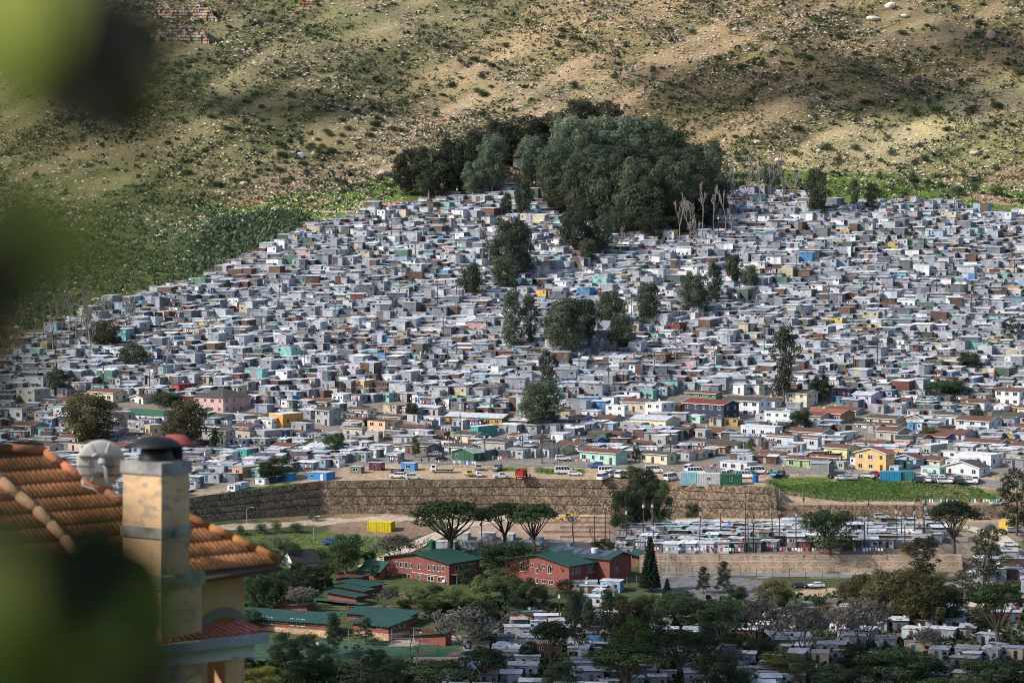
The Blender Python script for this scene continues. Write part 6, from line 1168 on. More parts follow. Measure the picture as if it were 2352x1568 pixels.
# ---------------------------------------------------------------- people
def person_mesh(pose):
    me = bpy.data.meshes.new('person'); A_ = {'stand': (.06, .0), 'walk': (.22, .15)}[pose]; st, sw_ = A_
    J = dict(pel=(0, 0, .93), ch=(0, .01, 1.32), nk=(0, 0, 1.47), hd=(0, -.02, 1.60), tp=(0, 0, 1.74))
    E_ = [('pel', 'ch'), ('ch', 'nk'), ('nk', 'hd'), ('hd', 'tp')]; Rr = dict(pel=.14, ch=.155, nk=.055, hd=.095, tp=.06)
    for s, n_ in ((-1, 'l'), (1, 'r')):
        f = st*s
        J.update({'hp'+n_: (.09*s, 0, .88), 'kn'+n_: (.1*s, -f-.02, .48), 'an'+n_: (.11*s, -f*1.5+.04, .07), 'ft'+n_: (.12*s, -f*1.5-.13, .035), 'sh'+n_: (.19*s, 0, 1.40), 'el'+n_: (.25*s, sw_*s+.02, 1.12), 'wr'+n_: (.25*s, sw_*s*1.4-.08, .88), 'hn'+n_: (.25*s, sw_*s*1.4-.11, .79)})
        Rr.update({'hp'+n_: .095, 'kn'+n_: .06, 'an'+n_: .042, 'ft'+n_: .035, 'sh'+n_: .06, 'el'+n_: .045, 'wr'+n_: .032, 'hn'+n_: .035}); E_ += [('pel', 'hp'+n_), ('hp'+n_, 'kn'+n_), ('kn'+n_, 'an'+n_), ('an'+n_, 'ft'+n_), ('ch', 'sh'+n_), ('sh'+n_, 'el'+n_), ('el'+n_, 'wr'+n_), ('wr'+n_, 'hn'+n_)]
    ks = list(J); me.from_pydata([J[k] for k in ks], [(ks.index(a), ks.index(b)) for a, b in E_], []); ob = bpy.data.objects.new('tmp', me); COL.objects.link(ob); md = ob.modifiers.new('s', 'SKIN')
    for i, k in enumerate(ks): me.skin_vertices[0].data[i].radius = (Rr[k], Rr[k]*.8)
    me.skin_vertices[0].data[0].use_root = True; ob.modifiers.new('b', 'SUBSURF').levels = 1
    dg = bpy.context.evaluated_depsgraph_get(); r_ = bpy.data.meshes.new_from_object(ob.evaluated_get(dg)); bpy.data.objects.remove(ob)
    r_.materials.clear(); r_.materials.append(M['skin']); return r_
def shell(me, z0, z1, off, name, mat, xmax=9):
    """clothing: the body surface between two heights, pushed out"""
    import bmesh
    bm = bmesh.new(); bm.from_mesh(me); bm.normal_update(); bmesh.ops.delete(bm, geom=[f for f in bm.faces if not (z0 < f.calc_center_median().z < z1) or abs(f.calc_center_median().x) > xmax], context='FACES')
    for v_ in bm.verts: v_.co += v_.normal*off
    r_ = bpy.data.meshes.new(name); bm.to_mesh(r_); bm.free(); r_.materials.clear(); r_.materials.append(M[mat]); return r_
PM = {}
for ps in ('stand', 'walk'):
    b_ = person_mesh(ps); PM[ps] = (b_, shell(b_, .84, 1.45, .022, 'shirt', 'cloth'), shell(b_, .10, .93, .02, 'trousers', 'cloth', .2), shell(b_, 1.63, 1.9, .02, 'hair', 'hair'))
PC = dict(black=(.015, .015, .018), navy=(.02, .03, .08), white=(.65, .65, .65), orange=(.7, .12, .02), red=(.45, .03, .03), pink=(.6, .25, .35), blue=(.04, .12, .4), grey=(.2, .2, .2), hiviz=(.4, .7, .05), green=(.03, .15, .08))
def person(u, v, top, bot, look, ps='stand', ang=0):
    p = at(u, v); p.z += .03; b_, s_, t_, h_ = PM[ps]; o = thing('person', 'person', look, p, math.radians(ang), me=b_); link('shirt', s_, o, color=PC[top]); link('trousers', t_, o, color=PC[bot]); link('hair', h_, o); o['group'] = 'people walking and standing outdoors'
for a in [(1210, 1101, 'black', 'black', 'person in black standing right of the red truck'), (1217, 1101, 'red', 'navy', 'person in dark red top beside the one in black'), (860, 1083, 'navy', 'red', 'person in blue in front of the maroon cabin'), (968, 1065, 'black', 'grey', 'person in black near the blue cabin street'), (985, 1062, 'black', 'navy', 'person by the street beside parked black car'), (1002, 1068, 'pink', 'black', 'person in pink by the parked black car'), (1008, 1068, 'white', 'grey', 'person in white by the parked black car'), (1025, 1070, 'pink', 'grey', 'person in pale pink on the road edge', 'walk', 80), (1049, 1071, 'navy', 'black', 'person in dark clothes crossing below the green hall', 'walk', 60),
          (1495, 1083, 'black', 'black', 'person in black beside the parked minibuses', 'walk', 90), (1544, 1083, 'white', 'black', 'person in white walking along the road', 'walk', 80), (1615, 1085, 'orange', 'navy', 'person in an orange top by the side road', 'walk', 150), (1634, 1078, 'white', 'navy', 'person in white in the group on the side road'), (1638, 1077, 'pink', 'black', 'person in pink in the group on the side road'), (1643, 1077, 'black', 'red', 'person in black in the group on the side road'), (1646, 1080, 'pink', 'pink', 'small person in pink behind the group on the side road'), (1645, 1092, 'green', 'green', 'person in green standing near the containers'),
          (1759, 1092, 'red', 'orange', 'person in red near the white shop container'), (1800, 1078, 'white', 'navy', 'person at the counter of the white container'), (1833, 1092, 'green', 'white', 'person in green near the gazebo', 'walk', 90), (1846, 1155, 'black', 'black', 'lone person in black on the grassy path'), (1346, 1180, 'red', 'black', 'worker in red above the dug terraces', 'walk', 90), (2312, 1190, 'white', 'navy', 'person in white on the right track'), (2330, 1205, 'red', 'navy', 'person in red on the right track'), (2302, 1270, 'white', 'blue', 'person in white beside the parked cars at right'), (945, 1478, 'green', 'black', 'person in dark green standing at the sports court'), (632, 1505, 'hiviz', 'grey', 'player in a bright yellow-green bib at left of the court'), (696, 1488, 'hiviz', 'grey', 'player in yellow-green bib behind the leafless bush'), (730, 1488, 'white', 'grey', 'player in white on the court'),
          (2085, 1100, 'navy', 'black', 'person in dark clothes by the blue container'), (1898, 1362, 'blue', 'red', 'person in blue on the lower road', 'walk', 90), (1772, 1090, 'black', 'navy', 'person in black by the bright blue car')]: person(*a)
# ---------------------------------------------------------------- poles, lamps
def pole(u, v, h, look='dark wooden power pole', cross=True, lean=0, wires=()):
    p = at(u, v); k = mpu(p); o = thing('power_pole', 'pole', look, p, rnd.uniform(-.5, .5), 'power poles'); Hh = h*k
    MB().tube([(0, 0, -1), (lean*Hh, 0, Hh)], [.17, .12], 7).build('post', 'wood', o)
    if cross:
        MB().box(-.7+lean*Hh, .7+lean*Hh, -.06, .06, Hh-.9, Hh-.78).box(-.45+lean*Hh, .45+lean*Hh, -.05, .05, Hh-1.6, Hh-1.5).build('crossarm', 'wood', o); MB().box(lean*Hh-.3, lean*Hh+.3, -.35, -.1, Hh-2.4, Hh-1.5, (.4, .4, .4)).build('meter_box', 'paint', o)
    if wires:
        m = MB()
        for (dx, dy, dz) in wires:
            pts = [Vector((lean*Hh, 0, Hh-.4)).lerp(Vector((dx, dy, dz)), t)-Vector((0, 0, 4*t*(1-t)*.9)) for t in (0, .2, .4, .6, .8, 1)]; m.tube(pts, .03, 3, cap=False)
        m.build('service_wire', 'rub', o)
PL = [(130, 860, 90), (1243*0+700, 700, 60), (1050, 480, 55), (560, 545, 50), (900, 560, 60), (918, 560, 55), (955, 600, 60), (1005, 720, 70), (1050, 700, 60), (480, 640, 60), (640, 715, 75), (770, 740, 60), (1018, 790, 80), (1048, 830, 70), (980, 880, 85), (1030, 870, 85), (1120, 800, 65), (1126, 960, 70), (820, 810, 60), (700, 860, 70), (600, 770, 60), (560, 905, 90), (840, 905, 60), (1060, 1030, 80), (1115, 1058, 70), (1245, 1065, 90), (1186, 900, 60), (1430, 895, 60), (1330, 870, 70), (1400, 912, 110), (1505, 870, 60), (1450, 745, 70), (1650, 560, 70),
      (1698, 690, 60), (1755, 830, 100), (1672, 820, 75), (1640, 880, 90), (1900, 560, 70), (1905, 720, 70), (2005, 700, 65), (1960, 860, 60), (2100, 560, 60), (2150, 680, 60), (2182, 560, 50), (2015, 855, 95), (2230, 720, 60), (2330, 640, 60), (2088, 470, 60), (2060, 490, 50), (2193, 490, 45), (1540, 1062, 70), (1330, 1030, 50), (1200, 1050, 50), (2110, 830, 70), (1830, 640, 60), (2300, 560, 60), (1380, 700, 60), (345, 905, 80), (238, 900, 60), (400, 760, 60)]
PR = [(1365, 1255, 90), (1390, 1240, 95), (1438, 1255, 95), (1478, 1245, 100), (1502, 1240, 95), (1606, 1262, 100), (1655, 1240, 85), (1712, 1270, 140), (1720, 1268, 90), (1730, 1268, 90), (1775, 1255, 100), (1790, 1250, 90), (1828, 1265, 100), (1908, 1215, 55), (1985, 1265, 90), (1992, 1245, 95), (2062, 1258, 100), (2072, 1250, 90), (2078, 1262, 80), (2100, 1240, 80), (2120, 1245, 110), (2122, 1245, 95), (1500, 1255, 60), (1285, 1440, 90), (1108, 1262, 75), (1400, 1275, 60)]
for u, v, h in PL+PR:
    w_ = [(rnd.uniform(-14, 14), rnd.uniform(-10, 6), 3.0) for _ in range(3)]
    pole(u, v, h, 'tall dark power pole' if h > 85 else 'dark power pole', True, rnd.choice((0, 0, .03, -.04)), w_)
def lamp(u, v, h, look):
    p = at(u, v); k = mpu(p); Hh = h*k; o = thing('street_lamp', 'lamp post', look, p, rnd.uniform(-.4, .4)); MB().tube([(0, 0, -1), (0, 0, Hh*.93), (.4, 0, Hh), (1.4, 0, Hh+.1)], [.09, .07, .05, .05], 7).build('post', 'steel', o); MB().box(1.2, 1.9, -.14, .14, Hh+.02, Hh+.16, (.6, .6, .6)).build('lamp_head', 'paint', o)
for a in [(1031, 1060, 62, 'curved street lamp beside the dark green hall'), (1708, 1082, 75, 'street lamp at the side road corner'), (1880*0+1850, 1085, 50, 'orange headed street lamp by the shop container'), (1268, 1055, 45, 'street lamp above the mint green house'), (1006, 985, 60, 'pale street lamp behind the beige houses'), (720, 1240, 55, 'thin lamp post before the left gabion wall'), (567, 1205, 40, 'thin steel post before the far left gabion wall'), (1372, 1045, 45, 'street lamp left of the side road')]: lamp(*a)
def laundry(u, v, n, look, sp=.8):
    p = at(u, v); o = thing('clothes_line', 'laundry', look, p, -.2); m = MB(); L_ = n*sp
    for s in (0, L_): m.box(s-.05, s+.05, -.05, .05, -.5, 2.2, (.2, .18, .15))
    m.tube([(0, 0, 2.1), (L_/2, 0, 1.9), (L_, 0, 2.1)], .02, 3, (.1, .1, .1)); m.build('line', 'paint', o)
    for i in range(n): 
        c = rnd.choice(((.7, .7, .72), (.7, .7, .72), (.45, .08, .1), (.08, .16, .4), (.04, .04, .05), (.55, .3, .4), (.1, .3, .3))); w_ = rnd.uniform(.35, .65); h_ = rnd.uniform(.6, 1.1); t = MB().box(i*sp+.1, i*sp+.1+w_, -.03, .03, 1.95-h_, 1.95, c); t.build('garment', 'paint', o)
for a in [(1040, 1073, 9, 'white and dark washing before the green hall'), (1320, 1068, 7, 'dark washing before the mint green house'), (1495, 1272, 10, 'coloured washing on the terrace edge at left'), (1560, 1273, 12, 'washing line at the terrace edge, second from left'), (1640, 1274, 10, 'washing on the terrace edge below the poles'), (1790, 1275, 8, 'washing on the terrace edge beside the large tree'), (1850, 1276, 8, 'washing on the terrace edge under the big tree'), (1960, 1277, 10, 'pale washing on the terrace edge right of the large tree'), (2100, 1167, 14, 'long line of washing along the wire fence'), (2230, 1167, 12, 'coloured washing at the right end of the wire fence'), (1130, 1062, 6, 'washing between two grey shacks by the road'), (1720, 1010, 5, 'washing in the yard of a white house')]: laundry(*a)
# terrace soil steps of the dig, rubble and clumps of weeds on the ground
r_ = np.random.RandomState(12)
def scatter_uv(poly, n, seed):
    rr = np.random.RandomState(seed); P = [at(a, b) for a, b in poly]; xy = [(q.x, q.y) for q in P]; x = rr.uniform(min(a for a, b in xy), max(a for a, b in xy), n); y = rr.uniform(min(b for a, b in xy), max(b for a, b in xy), n); k = inpoly(x, y, xy); x, y = x[k], y[k]; return np.stack([x, y, H(x, y)], 1)
gp = np.concatenate([scatter_uv(p_, n, 3+i) for i, (p_, n) in enumerate([([(1760, 1102), (1990, 1100), (2240, 1118), (2300, 1150), (1930, 1152), (1790, 1125)], 9000), ([(1180, 1101), (1500, 1103), (1560, 1111), (1190, 1108)], 500), ([(1225, 1075), (1345, 1078), (1340, 1089), (1235, 1086)], 400), ([(1480, 1202), (1780, 1200), (1840, 1215), (1480, 1222)], 900), ([(1900, 1208), (2230, 1208), (2230, 1222), (1900, 1222)], 900),
     ([(440, 1150), (560, 1120), (690, 1108), (450, 1155)], 400), ([(560, 1215), (960, 1235), (880, 1290), (560, 1300)], 1300)])])
quadcloud('weeds', gp, r_.uniform(.18, .5, len(gp)), np.array([[.12, .19, .05]])*r_.uniform(.6, 1.3, (len(gp), 1)), 5, 'leaf', 5)
gp = np.concatenate([scatter_uv([(540, 1520), (1090, 1525), (1180, 1400), (1500, 1385), (2352, 1340), (2400, 1640), (520, 1640)], 7000, 6), scatter_uv([(550, 1310), (730, 1310), (760, 1345), (690, 1390), (550, 1395)], 900, 8), scatter_uv([(960, 1375), (1230, 1385), (1190, 1420), (990, 1425)], 900, 9)]); gp = gp[[clear(a, b, .5) for a, b, c in gp]]; quadcloud('undergrowth', gp, r_.uniform(.8, 2.0, len(gp)), np.array([[.04, .06, .022]])*r_.uniform(.6, 1.4, (len(gp), 1)), 5, 'leaf', 6)
gp = np.concatenate([scatter_uv([(455, 560), (490, 505), (690, 484), (722, 516), (560, 585), (440, 635)], 3400, 7), scatter_uv([(-40, 560), (250, 500), (470, 480), (700, 470), (740, 500), (560, 592), (300, 690), (40, 770)], 2600, 17)]); quadcloud('thicket', gp, .5+1.7*r_.rand(len(gp))**1.6, np.array([[.085, .125, .065]])*r_.uniform(.7, 1.3, (len(gp), 1)), 6, 'leaf', 7)
m = MB()
for i in range(5):
    a, b = at(1290-40*(i % 2), 1190+i*11), at(1395, 1190+i*11); a.z = float(H(a.x, a.y)); 
    for k in range(24): q = a.lerp(b, k/23); zz = float(H(q.x, q.y)); m.box(q.x-.45, q.x+.35, q.y-.3, q.y+.3, zz-.2, zz+.55, (.30, .20, .14))
m.build('block_course', 'rock')['kind'] = 'stuff'

def chimmat():
    m, t, b = newmat('peeling_ochre_plaster'); L = t.links.new; co = N(t, 'ShaderNodeTexCoord').outputs['Object']
    a = N(t, 'ShaderNodeAttribute', attribute_name='Col').outputs['Color']
    mp = N(t, 'ShaderNodeMapping'); mp.inputs['Scale'].default_value = (6, 6, 11); L(co, mp.inputs[0])
    vo = N(t, 'ShaderNodeTexVoronoi', distance='CHEBYCHEV'); vo.inputs['Scale'].default_value = 1; L(mp.outputs[0], vo.inputs['Vector'])
    sp = N(t, 'ShaderNodeSeparateColor'); L(vo.outputs['Color'], sp.inputs[0]); no = N(t, 'ShaderNodeTexNoise'); no.inputs['Scale'].default_value = 5; no.inputs['Detail'].default_value = 8; no.inputs['Roughness'].default_value = .75; L(co, no.inputs['Vector'])
    ad = N(t, 'ShaderNodeMath', operation='ADD'); L(sp.outputs[0], ad.inputs[0]); L(no.outputs['Fac'], ad.inputs[1]); mr = N(t, 'ShaderNodeMapRange'); mr.inputs[1].default_value = 1.05; mr.inputs[2].default_value = 1.5; mr.inputs[3].default_value = 0; mr.inputs[4].default_value = .7; L(ad.outputs[0], mr.inputs[0])
    n2 = N(t, 'ShaderNodeTexNoise'); n2.inputs['Scale'].default_value = 1.7; n2.inputs['Detail'].default_value = 9; L(co, n2.inputs['Vector']); r2 = N(t, 'ShaderNodeMapRange'); r2.inputs[1].default_value = .3; r2.inputs[2].default_value = .7; r2.inputs[3].default_value = .72; r2.inputs[4].default_value = 1.15; L(n2.outputs['Fac'], r2.inputs[0])
    mx = N(t, 'ShaderNodeMix', data_type='RGBA'); mx.inputs[7].default_value = (.26, .25, .21, 1); L(a, mx.inputs[6]); L(mr.outputs[0], mx.inputs[0]); s = N(t, 'ShaderNodeVectorMath', operation='SCALE'); L(mx.outputs[2], s.inputs[0]); L(r2.outputs[0], s.inputs['Scale']); L(s.outputs[0], b.inputs['Base Color']); b.inputs['Roughness'].default_value = .9; return m
M['chim'] = chimmat(); M['chimcap'] = colmat('weathered_concrete', src='attr', rough=.95, nscale=3, namt=.7); M['cowl'] = colmat('black_steel', src='attr', rough=.5, nscale=2, namt=.3); M['dishg'] = colmat('dish_grey', src='c', rgb=(.56, .53, .49), rough=.6, nscale=3, namt=.15)
# ---------------------------------------------------------------- foreground house
def Fp(x, y): return (.3626*x, 999.6+.3626*y)
def dirs(th): a = math.radians(th); return Vector((math.cos(a), math.sin(a), 0)), Vector((-math.sin(a), math.cos(a), 0))
t_, n_ = dirs(40); SL = math.radians(32); s_ = n_*math.cos(SL)+Vector((0, 0, math.sin(SL))); up_ = t_.cross(s_).normalized()
E3 = onray(*Fp(1770, 812), 52)
def on_plane(u, v, P0, nn):
    d = Vector(ray(u, v)); o_ = Vector((0, 0, CZ)); return o_+d*((P0-o_).dot(nn)/d.dot(nn))
HC = Vector((E3.x-3, E3.y-1, E3.z-6)); ho = thing('villa', 'house', None, HC, 0, label='ochre villa with terracotta tiled hip roof in the near left corner')
POLY = [Fp(*q) for q in [(-400, 80), (270, 108), (520, 280), (800, 440), (1170, 512), (1772, 795), (1772, 825), (1205, 915), (400, 1045), (-400, 1175)]]
M['terra'] = colmat('terracotta', src='attr', rough=.85, nscale=1.3, namt=.5, bump=.4)
def tiles():
    rr = np.random.RandomState(2); a = np.arange(0, 12.6, .025); cs = .40; nc = 13; V = []; Fq = []; C = []
    for j in range(nc):
        for q, (b, hgt) in enumerate(((j*cs-.0, .034), ((j+1)*cs+.02, .0))):
            wave = .015*np.abs(np.sin(math.pi*a/.10))**.8
            P_ = np.array(E3)[None]-a[:, None]*np.array(t_)[None]+b*np.array(s_)[None]+((hgt+wave)[:, None])*np.array(up_)[None]; V.append(P_)
        P_ = np.array(E3)[None]-a[:, None]*np.array(t_)[None]+(j*cs)*np.array(s_)[None]; V.append(P_)
    n = len(a); Va = np.concatenate(V); k = np.arange(n-1)
    for j in range(nc):
        o0, o1, o2 = (3*j)*n, (3*j+1)*n, (3*j+2)*n
        tc = rr.uniform(.82, 1.12, n)[(k//8)]
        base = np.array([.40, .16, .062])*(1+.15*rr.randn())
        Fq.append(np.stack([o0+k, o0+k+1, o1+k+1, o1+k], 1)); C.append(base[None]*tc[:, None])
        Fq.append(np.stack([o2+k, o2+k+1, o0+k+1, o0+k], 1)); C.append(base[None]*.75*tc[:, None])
    Fq = np.concatenate(Fq); C = np.concatenate(C); ctr = Va[Fq].mean(1); u, v = proj(ctr[:, 0], ctr[:, 1], ctr[:, 2]); ok = inpoly(u, v, POLY)
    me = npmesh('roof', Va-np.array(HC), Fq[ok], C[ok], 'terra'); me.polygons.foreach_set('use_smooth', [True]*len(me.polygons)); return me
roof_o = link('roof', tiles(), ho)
m = MB(); slab = [on_plane(*q, E3, up_)-up_*.03-HC for q in POLY]; m.face(slab, (.10, .07, .05)); m.face([p-up_*.09 for p in slab][::-1], (.10, .07, .05))
for i in range(len(slab)): j = (i+1) % len(slab); m.face([slab[i], slab[i]-up_*.09, slab[j]-up_*.09, slab[j]], (.12, .08, .05))
m.build('roof_deck', 'paint', roof_o)
def hiproll(pts, r, col, name='ridge_tiles', off=.03, par=None):
    P_ = [on_plane(*Fp(*q), E3, up_)+up_*off-HC for q in pts]; m = MB(); k = 0
    for a, b in zip(P_, P_[1:]):
        n = max(1, int((b-a).length/.38))
        for i in range(n): q_ = rnd.uniform(.8, 1.15); c = tuple(x*q_ for x in col); m.tube([a.lerp(b, i/n), a.lerp(b, (i+1.12)/n)], [r*1.12, r*.92], 10, c)
    m.build(name, 'terra', par or roof_o, smooth=True)
hiproll([(1762, 792), (1170, 515), (1000, 440)], .075, (.36, .15, .05)); hiproll([(800, 442), (520, 282), (390, 190), (270, 108), (60, 92), (-300, 82)], .085, (.46, .17, .09)); hiproll([(-60, 240), (0, 318), (230, 500), (400, 680), (520, 840)], .09, (.55, .33, .19), off=.1)
A3 = on_plane(*Fp(270, 108), E3, up_)-HC; Ec = E3-HC

m = MB(); m.face([Ec-Vector((0, 0, .1)), Ec+n_*5.6-Vector((0, 0, .1)), A3-Vector((0, 0, .12))], (.38, .15, .06)); m.face([A3-Vector((0, 0, .12)), Ec+n_*5.6-Vector((0, 0, .1)), Ec+n_*5.6-t_*9-Vector((0, 0, .1)), A3-t_*6-Vector((0, 0, .12))], (.38, .15, .06)); m.build('rear_slope', 'terra', roof_o)
# rafters ends
m = MB()
for x in (.25, .75, 1.35, 1.95, 2.6, 3.3): a = Ec-t_*x+n_*.04-Vector((0, 0, .12)); m.obox(a, a+s_*.8, .09, .14, (.05, .035, .025))
m.build('rafter', 'paint', roof_o)
m = MB(); 
WALLC = (.60, .37, .18); W0 = Ec-t_*.42+n_*.5; top = W0.z-.0
def wp(a, z): return W0-t_*a+Vector((0, 0, z))
def wface(mm, pts, col, th=.0): mm.face([wp(a, z)-n_*th for a, z in pts], col)
m = MB(); o0, o1, zt, zs = .15, .80, -.92, -1.12
wface(m, [(6.5, -6), (o1, -6), (o1, .3), (6.5, .3)], WALLC); wface(m, [(o0, -6), (0, -6), (0, .3), (o0, .3)], WALLC)
arc = [((o0+o1)/2-(o1-o0)/2*math.cos(math.pi*i/10), zs+(zt-zs)*math.sin(math.pi*i/10)) for i in range(11)]
wface(m, [(o0, .3)]+[(a, z) for a, z in arc[::1]]+[(o1, .3)], WALLC)
for pts in ([(0, -6), (0, .3)],): m.face([wp(0, -6), wp(0, .3), wp(0, .3)+n_*5, wp(0, -6)+n_*5], WALLC)
m.face([wp(o1, -6), wp(o1, zs), wp(o1, zs)+n_*.35, wp(o1, -6)+n_*.35], WALLC); m.face([wp(o0, -6)+n_*.35, wp(o0, zs)+n_*.35, wp(o0, zs), wp(o0, -6)], WALLC)
m.face([wp(6.5, -6), wp(6.5, .3), wp(6.5, .3)+n_*5, wp(6.5, -6)+n_*5], WALLC); m.build('wall', 'plaster' if 'plaster' in M else 'paint', ho)
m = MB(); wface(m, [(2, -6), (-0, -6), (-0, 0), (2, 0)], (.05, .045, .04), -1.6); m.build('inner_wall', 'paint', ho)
m = MB(); arcs = [((o0+o1)/2-((o1-o0)/2+k)*math.cos(math.pi*i/12), zs+(zt-zs+k)*math.sin(math.pi*i/12)) for k in (0, .17) for i in range(13)]
for i in range(12): wface(m, [arcs[i], arcs[i+1], arcs[i+14], arcs[i+13]], (.20, .19, .17), .04)
for a0, a1 in ((o0-.16, o0), (o1, o1+.17)): wface(m, [(a0, zs-.15), (a1, zs-.15), (a1, zs), (a0, zs)], (.20, .19, .17), .04)
m.build('arch_surround', 'paint', ho)
# chimney
tc, nc_ = dirs(53); CP = onray(*Fp(1022, 300), 49.0); k = .0074*.985
def cbox(m, w1, w2, z0, z1, col, grow=0):
    b = [Vector((CP.x, CP.y, 0))-HC]; b[0].z = 0; o_ = b[0]-tc*grow*0
    p = [o_-(tc+nc_)*grow, o_+tc*(w2+grow)-nc_*grow, o_+tc*(w2+grow)+nc_*(w1+grow), o_-tc*grow+nc_*(w1+grow)]
    lo = [q+Vector((0, 0, z0)) for q in p]; hi = [q+Vector((0, 0, z1)) for q in p]; m.face(hi, col)
    for i in range(4): j = (i+1) % 4; m.face([lo[i], lo[j], hi[j], hi[i]], col)
def zat(x, y): return onray(*Fp(x, y), 49.0).z-HC.z
w1 = 272*.3626*k/math.sin(math.radians(53)); w2 = 155*.3626*k/math.cos(math.radians(53)); CC = (.68, .44, .24)
ch_o = thing('chimney', 'chimney', None, Vector(HC), 0, label='stained ochre plaster chimney with concrete bands on the near villa') if False else link('chimney', None, ho)
m = MB(); cbox(m, w1, w2, zat(1050, 900), zat(1050, 245), CC); m.build('shaft', 'chim', ch_o)
m = MB(); cbox(m, w1, w2, zat(1050, 252), zat(1050, 175), (.30, .29, .28), .035); m.build('cap', 'chimcap', ch_o)
m = MB(); cbox(m, w1, w2, zat(1050, 655), zat(1050, 588), (.27, .26, .22), .03); m.build('band', 'chimcap', ch_o)
m = MB(); cbox(m, w1+.1, w2+.1, zat(1050, 975), zat(1050, 890), (.25, .24, .20), .14); m.build('band', 'chimcap', ch_o)
m = MB(); cbox(m, w1+.1, w2+.1, zat(1050, 975)-5, zat(1050, 973), CC, .10); m.build('lower_shaft', 'chim', ch_o)
ct = Vector((CP.x, CP.y, 0))-HC+tc*w2/2+nc_*w1/2; ct.z = zat(1050, 175)
sc_ = .0074*.3626
m = MB(); m.lathe([(.31, 0), (.31, .02), (.27, .12), (.25, .22), (.22, .23)], 20, (.012, .012, .012), o=ct); m.lathe([(.44, .24), (.40, .30), (.26, .38), (0, .42)], 20, (.012, .012, .012), o=ct); m.lathe([(.44, .235), (0, .235)], 20, (.012, .012, .012), o=ct); m.build('cowl', 'cowl', ch_o, smooth=True)
c2 = ct+Vector((.28, .5, .0)); m = MB(); m.lathe([(.12, -.2), (.12, .26)], 12, (.03, .03, .03), o=c2); m.lathe([(.30, .25), (.25, .31), (.15, .39), (0, .41)], 20, (.35, .08, .07), o=c2); m.lathe([(.36, .245), (0, .245)], 20, (.2, .05, .05), o=c2); m.build('red_cowl', 'paint', ch_o, smooth=True)
# satellite dish
DC = onray(*Fp(640, 182), 50.4); do = thing('satellite_dish', 'satellite dish', None, DC, 0, label='large round grey satellite dish fixed beside the near chimney'); RD = 150*.3626*k*1.045
m = MB(); pr = [(0, 0)]+[(RD*i/8, .16*RD*(i/8)**2) for i in range(1, 9)]+[(RD*1.02, .17*RD), (RD*1.0, .14*RD)]+[(RD*i/8, .16*RD*(i/8)**2-.012) for i in range(7, -1, -1)]
m.lathe(pr, 40); Q = Vector((.12, -.96, -.25)).normalized().to_track_quat('Z', 'Y').to_matrix()
def tq(mm):
    for i, p in enumerate(mm.v): mm.v[i] = tuple(Q@Vector((p[0], p[1], -p[2])))
    return mm
tq(m).build('reflector', 'dishg', do, smooth=True)
m = MB(); rg = RD*.52; m.tube([(rg*math.cos(a), rg*math.sin(a), -.02) for a in np.linspace(0, 2*math.pi, 30)], .009, 5)
for a in (1.2, 2.0, 4.2, 5.1): m.tube([(0, 0, -.03), (RD*.55*math.cos(a), RD*.55*math.sin(a), -.01), (RD*.97*math.cos(a), RD*.97*math.sin(a), .12*RD)], .008, 4)
tq(m).build('rib', 'steel', do)
m = MB()
for yy in (-.45, -.08, .33): m.box(-RD*math.sqrt(1-yy*yy)*.96, RD*math.sqrt(1-yy*yy)*.96, -.02-.18*RD, .0-.1*RD, yy*RD-.012, yy*RD+.012, (.08, .07, .06))  # dark bars standing in for the shadow lines across the dish
m.build('shadow_band', 'paint', do)
m = MB(); m.box(-.09, .09, -.16, -.02, -.12, .08, (.2, .2, .2)); m.lathe([(.05, 0), (.09, .06), (.05, .14)], 12, (.35, .35, .33), o=(.04, -.12, -.02)); m.build('mount', 'paint', do)
m = MB(); kk = .3626*k; m.tube([(.05, -.15, .0), (.10, -.2, -.05), (.12, -.2, -.2), (.16, -.16, -.34), (.25, -.05, -.43), (.40, .1, -.46)], .032, 10); m.build('bracket', 'steel', do, smooth=True)
m = MB(); m.tube([(-.33, -.05, -.28), (-.3, -.1, -.36), (-.1, -.12, -.42), (-.02, -.1, -.5), (.15, 0, -.56), (.38, .1, -.55)], .012, 6); m.build('cable', 'dish', do)
# veranda canopy
G1 = onray(*Fp(1690, 1262), 50.2)-HC-Vector((0, 0, .04)); vo = link('veranda', None, ho)
m = MB(); m.obox(G1, G1-t_*5.5, .16, .17, (.30, .31, .32)); m.build('gutter', 'paint', vo)
m = MB(); m.obox(G1+n_*.22-t_*.15-Vector((0, 0, .22)), G1+n_*.22-t_*5.5-Vector((0, 0, .22)), .14, .24, (.55, .54, .50)); m.build('beam', 'paint', vo)
m = MB(); K = 44
for i in range(150):
    a = -.0+i*.0365; a2 = a+.0365; hh = (.03 if i % 4 < 2 else 0)
    c = (.45, .10, .075) if i % 4 < 2 else (.36, .08, .06)
    p = [G1-t_*a+Vector((0, 0, .09+hh)), G1-t_*a2+Vector((0, 0, .09+hh))]; b = n_*.75+Vector((0, 0, .09)); m.face([p[0], p[1], p[1]+b, p[0]+b][::-1], c); m.face([p[0]-Vector((0, 0, .08)), p[0], p[1], p[1]-Vector((0, 0, .08))], (.18, .05, .04)); m.face([p[0], p[0]+b, p[0]+b-Vector((0, 0, .03)), p[0]-Vector((0, 0, .03))], c)
m.build('canopy_tiles', 'paint', vo)
m = MB()
for a in (.55, 1.75, 3.6): q = G1-t_*a+n_*.24; m.obox(q+Vector((0, 0, -.3)), q+Vector((0, 0, -6)), .24, .22, WALLC if a != 1.75 else (.35, .33, .3))
m.build('column', 'paint', vo)
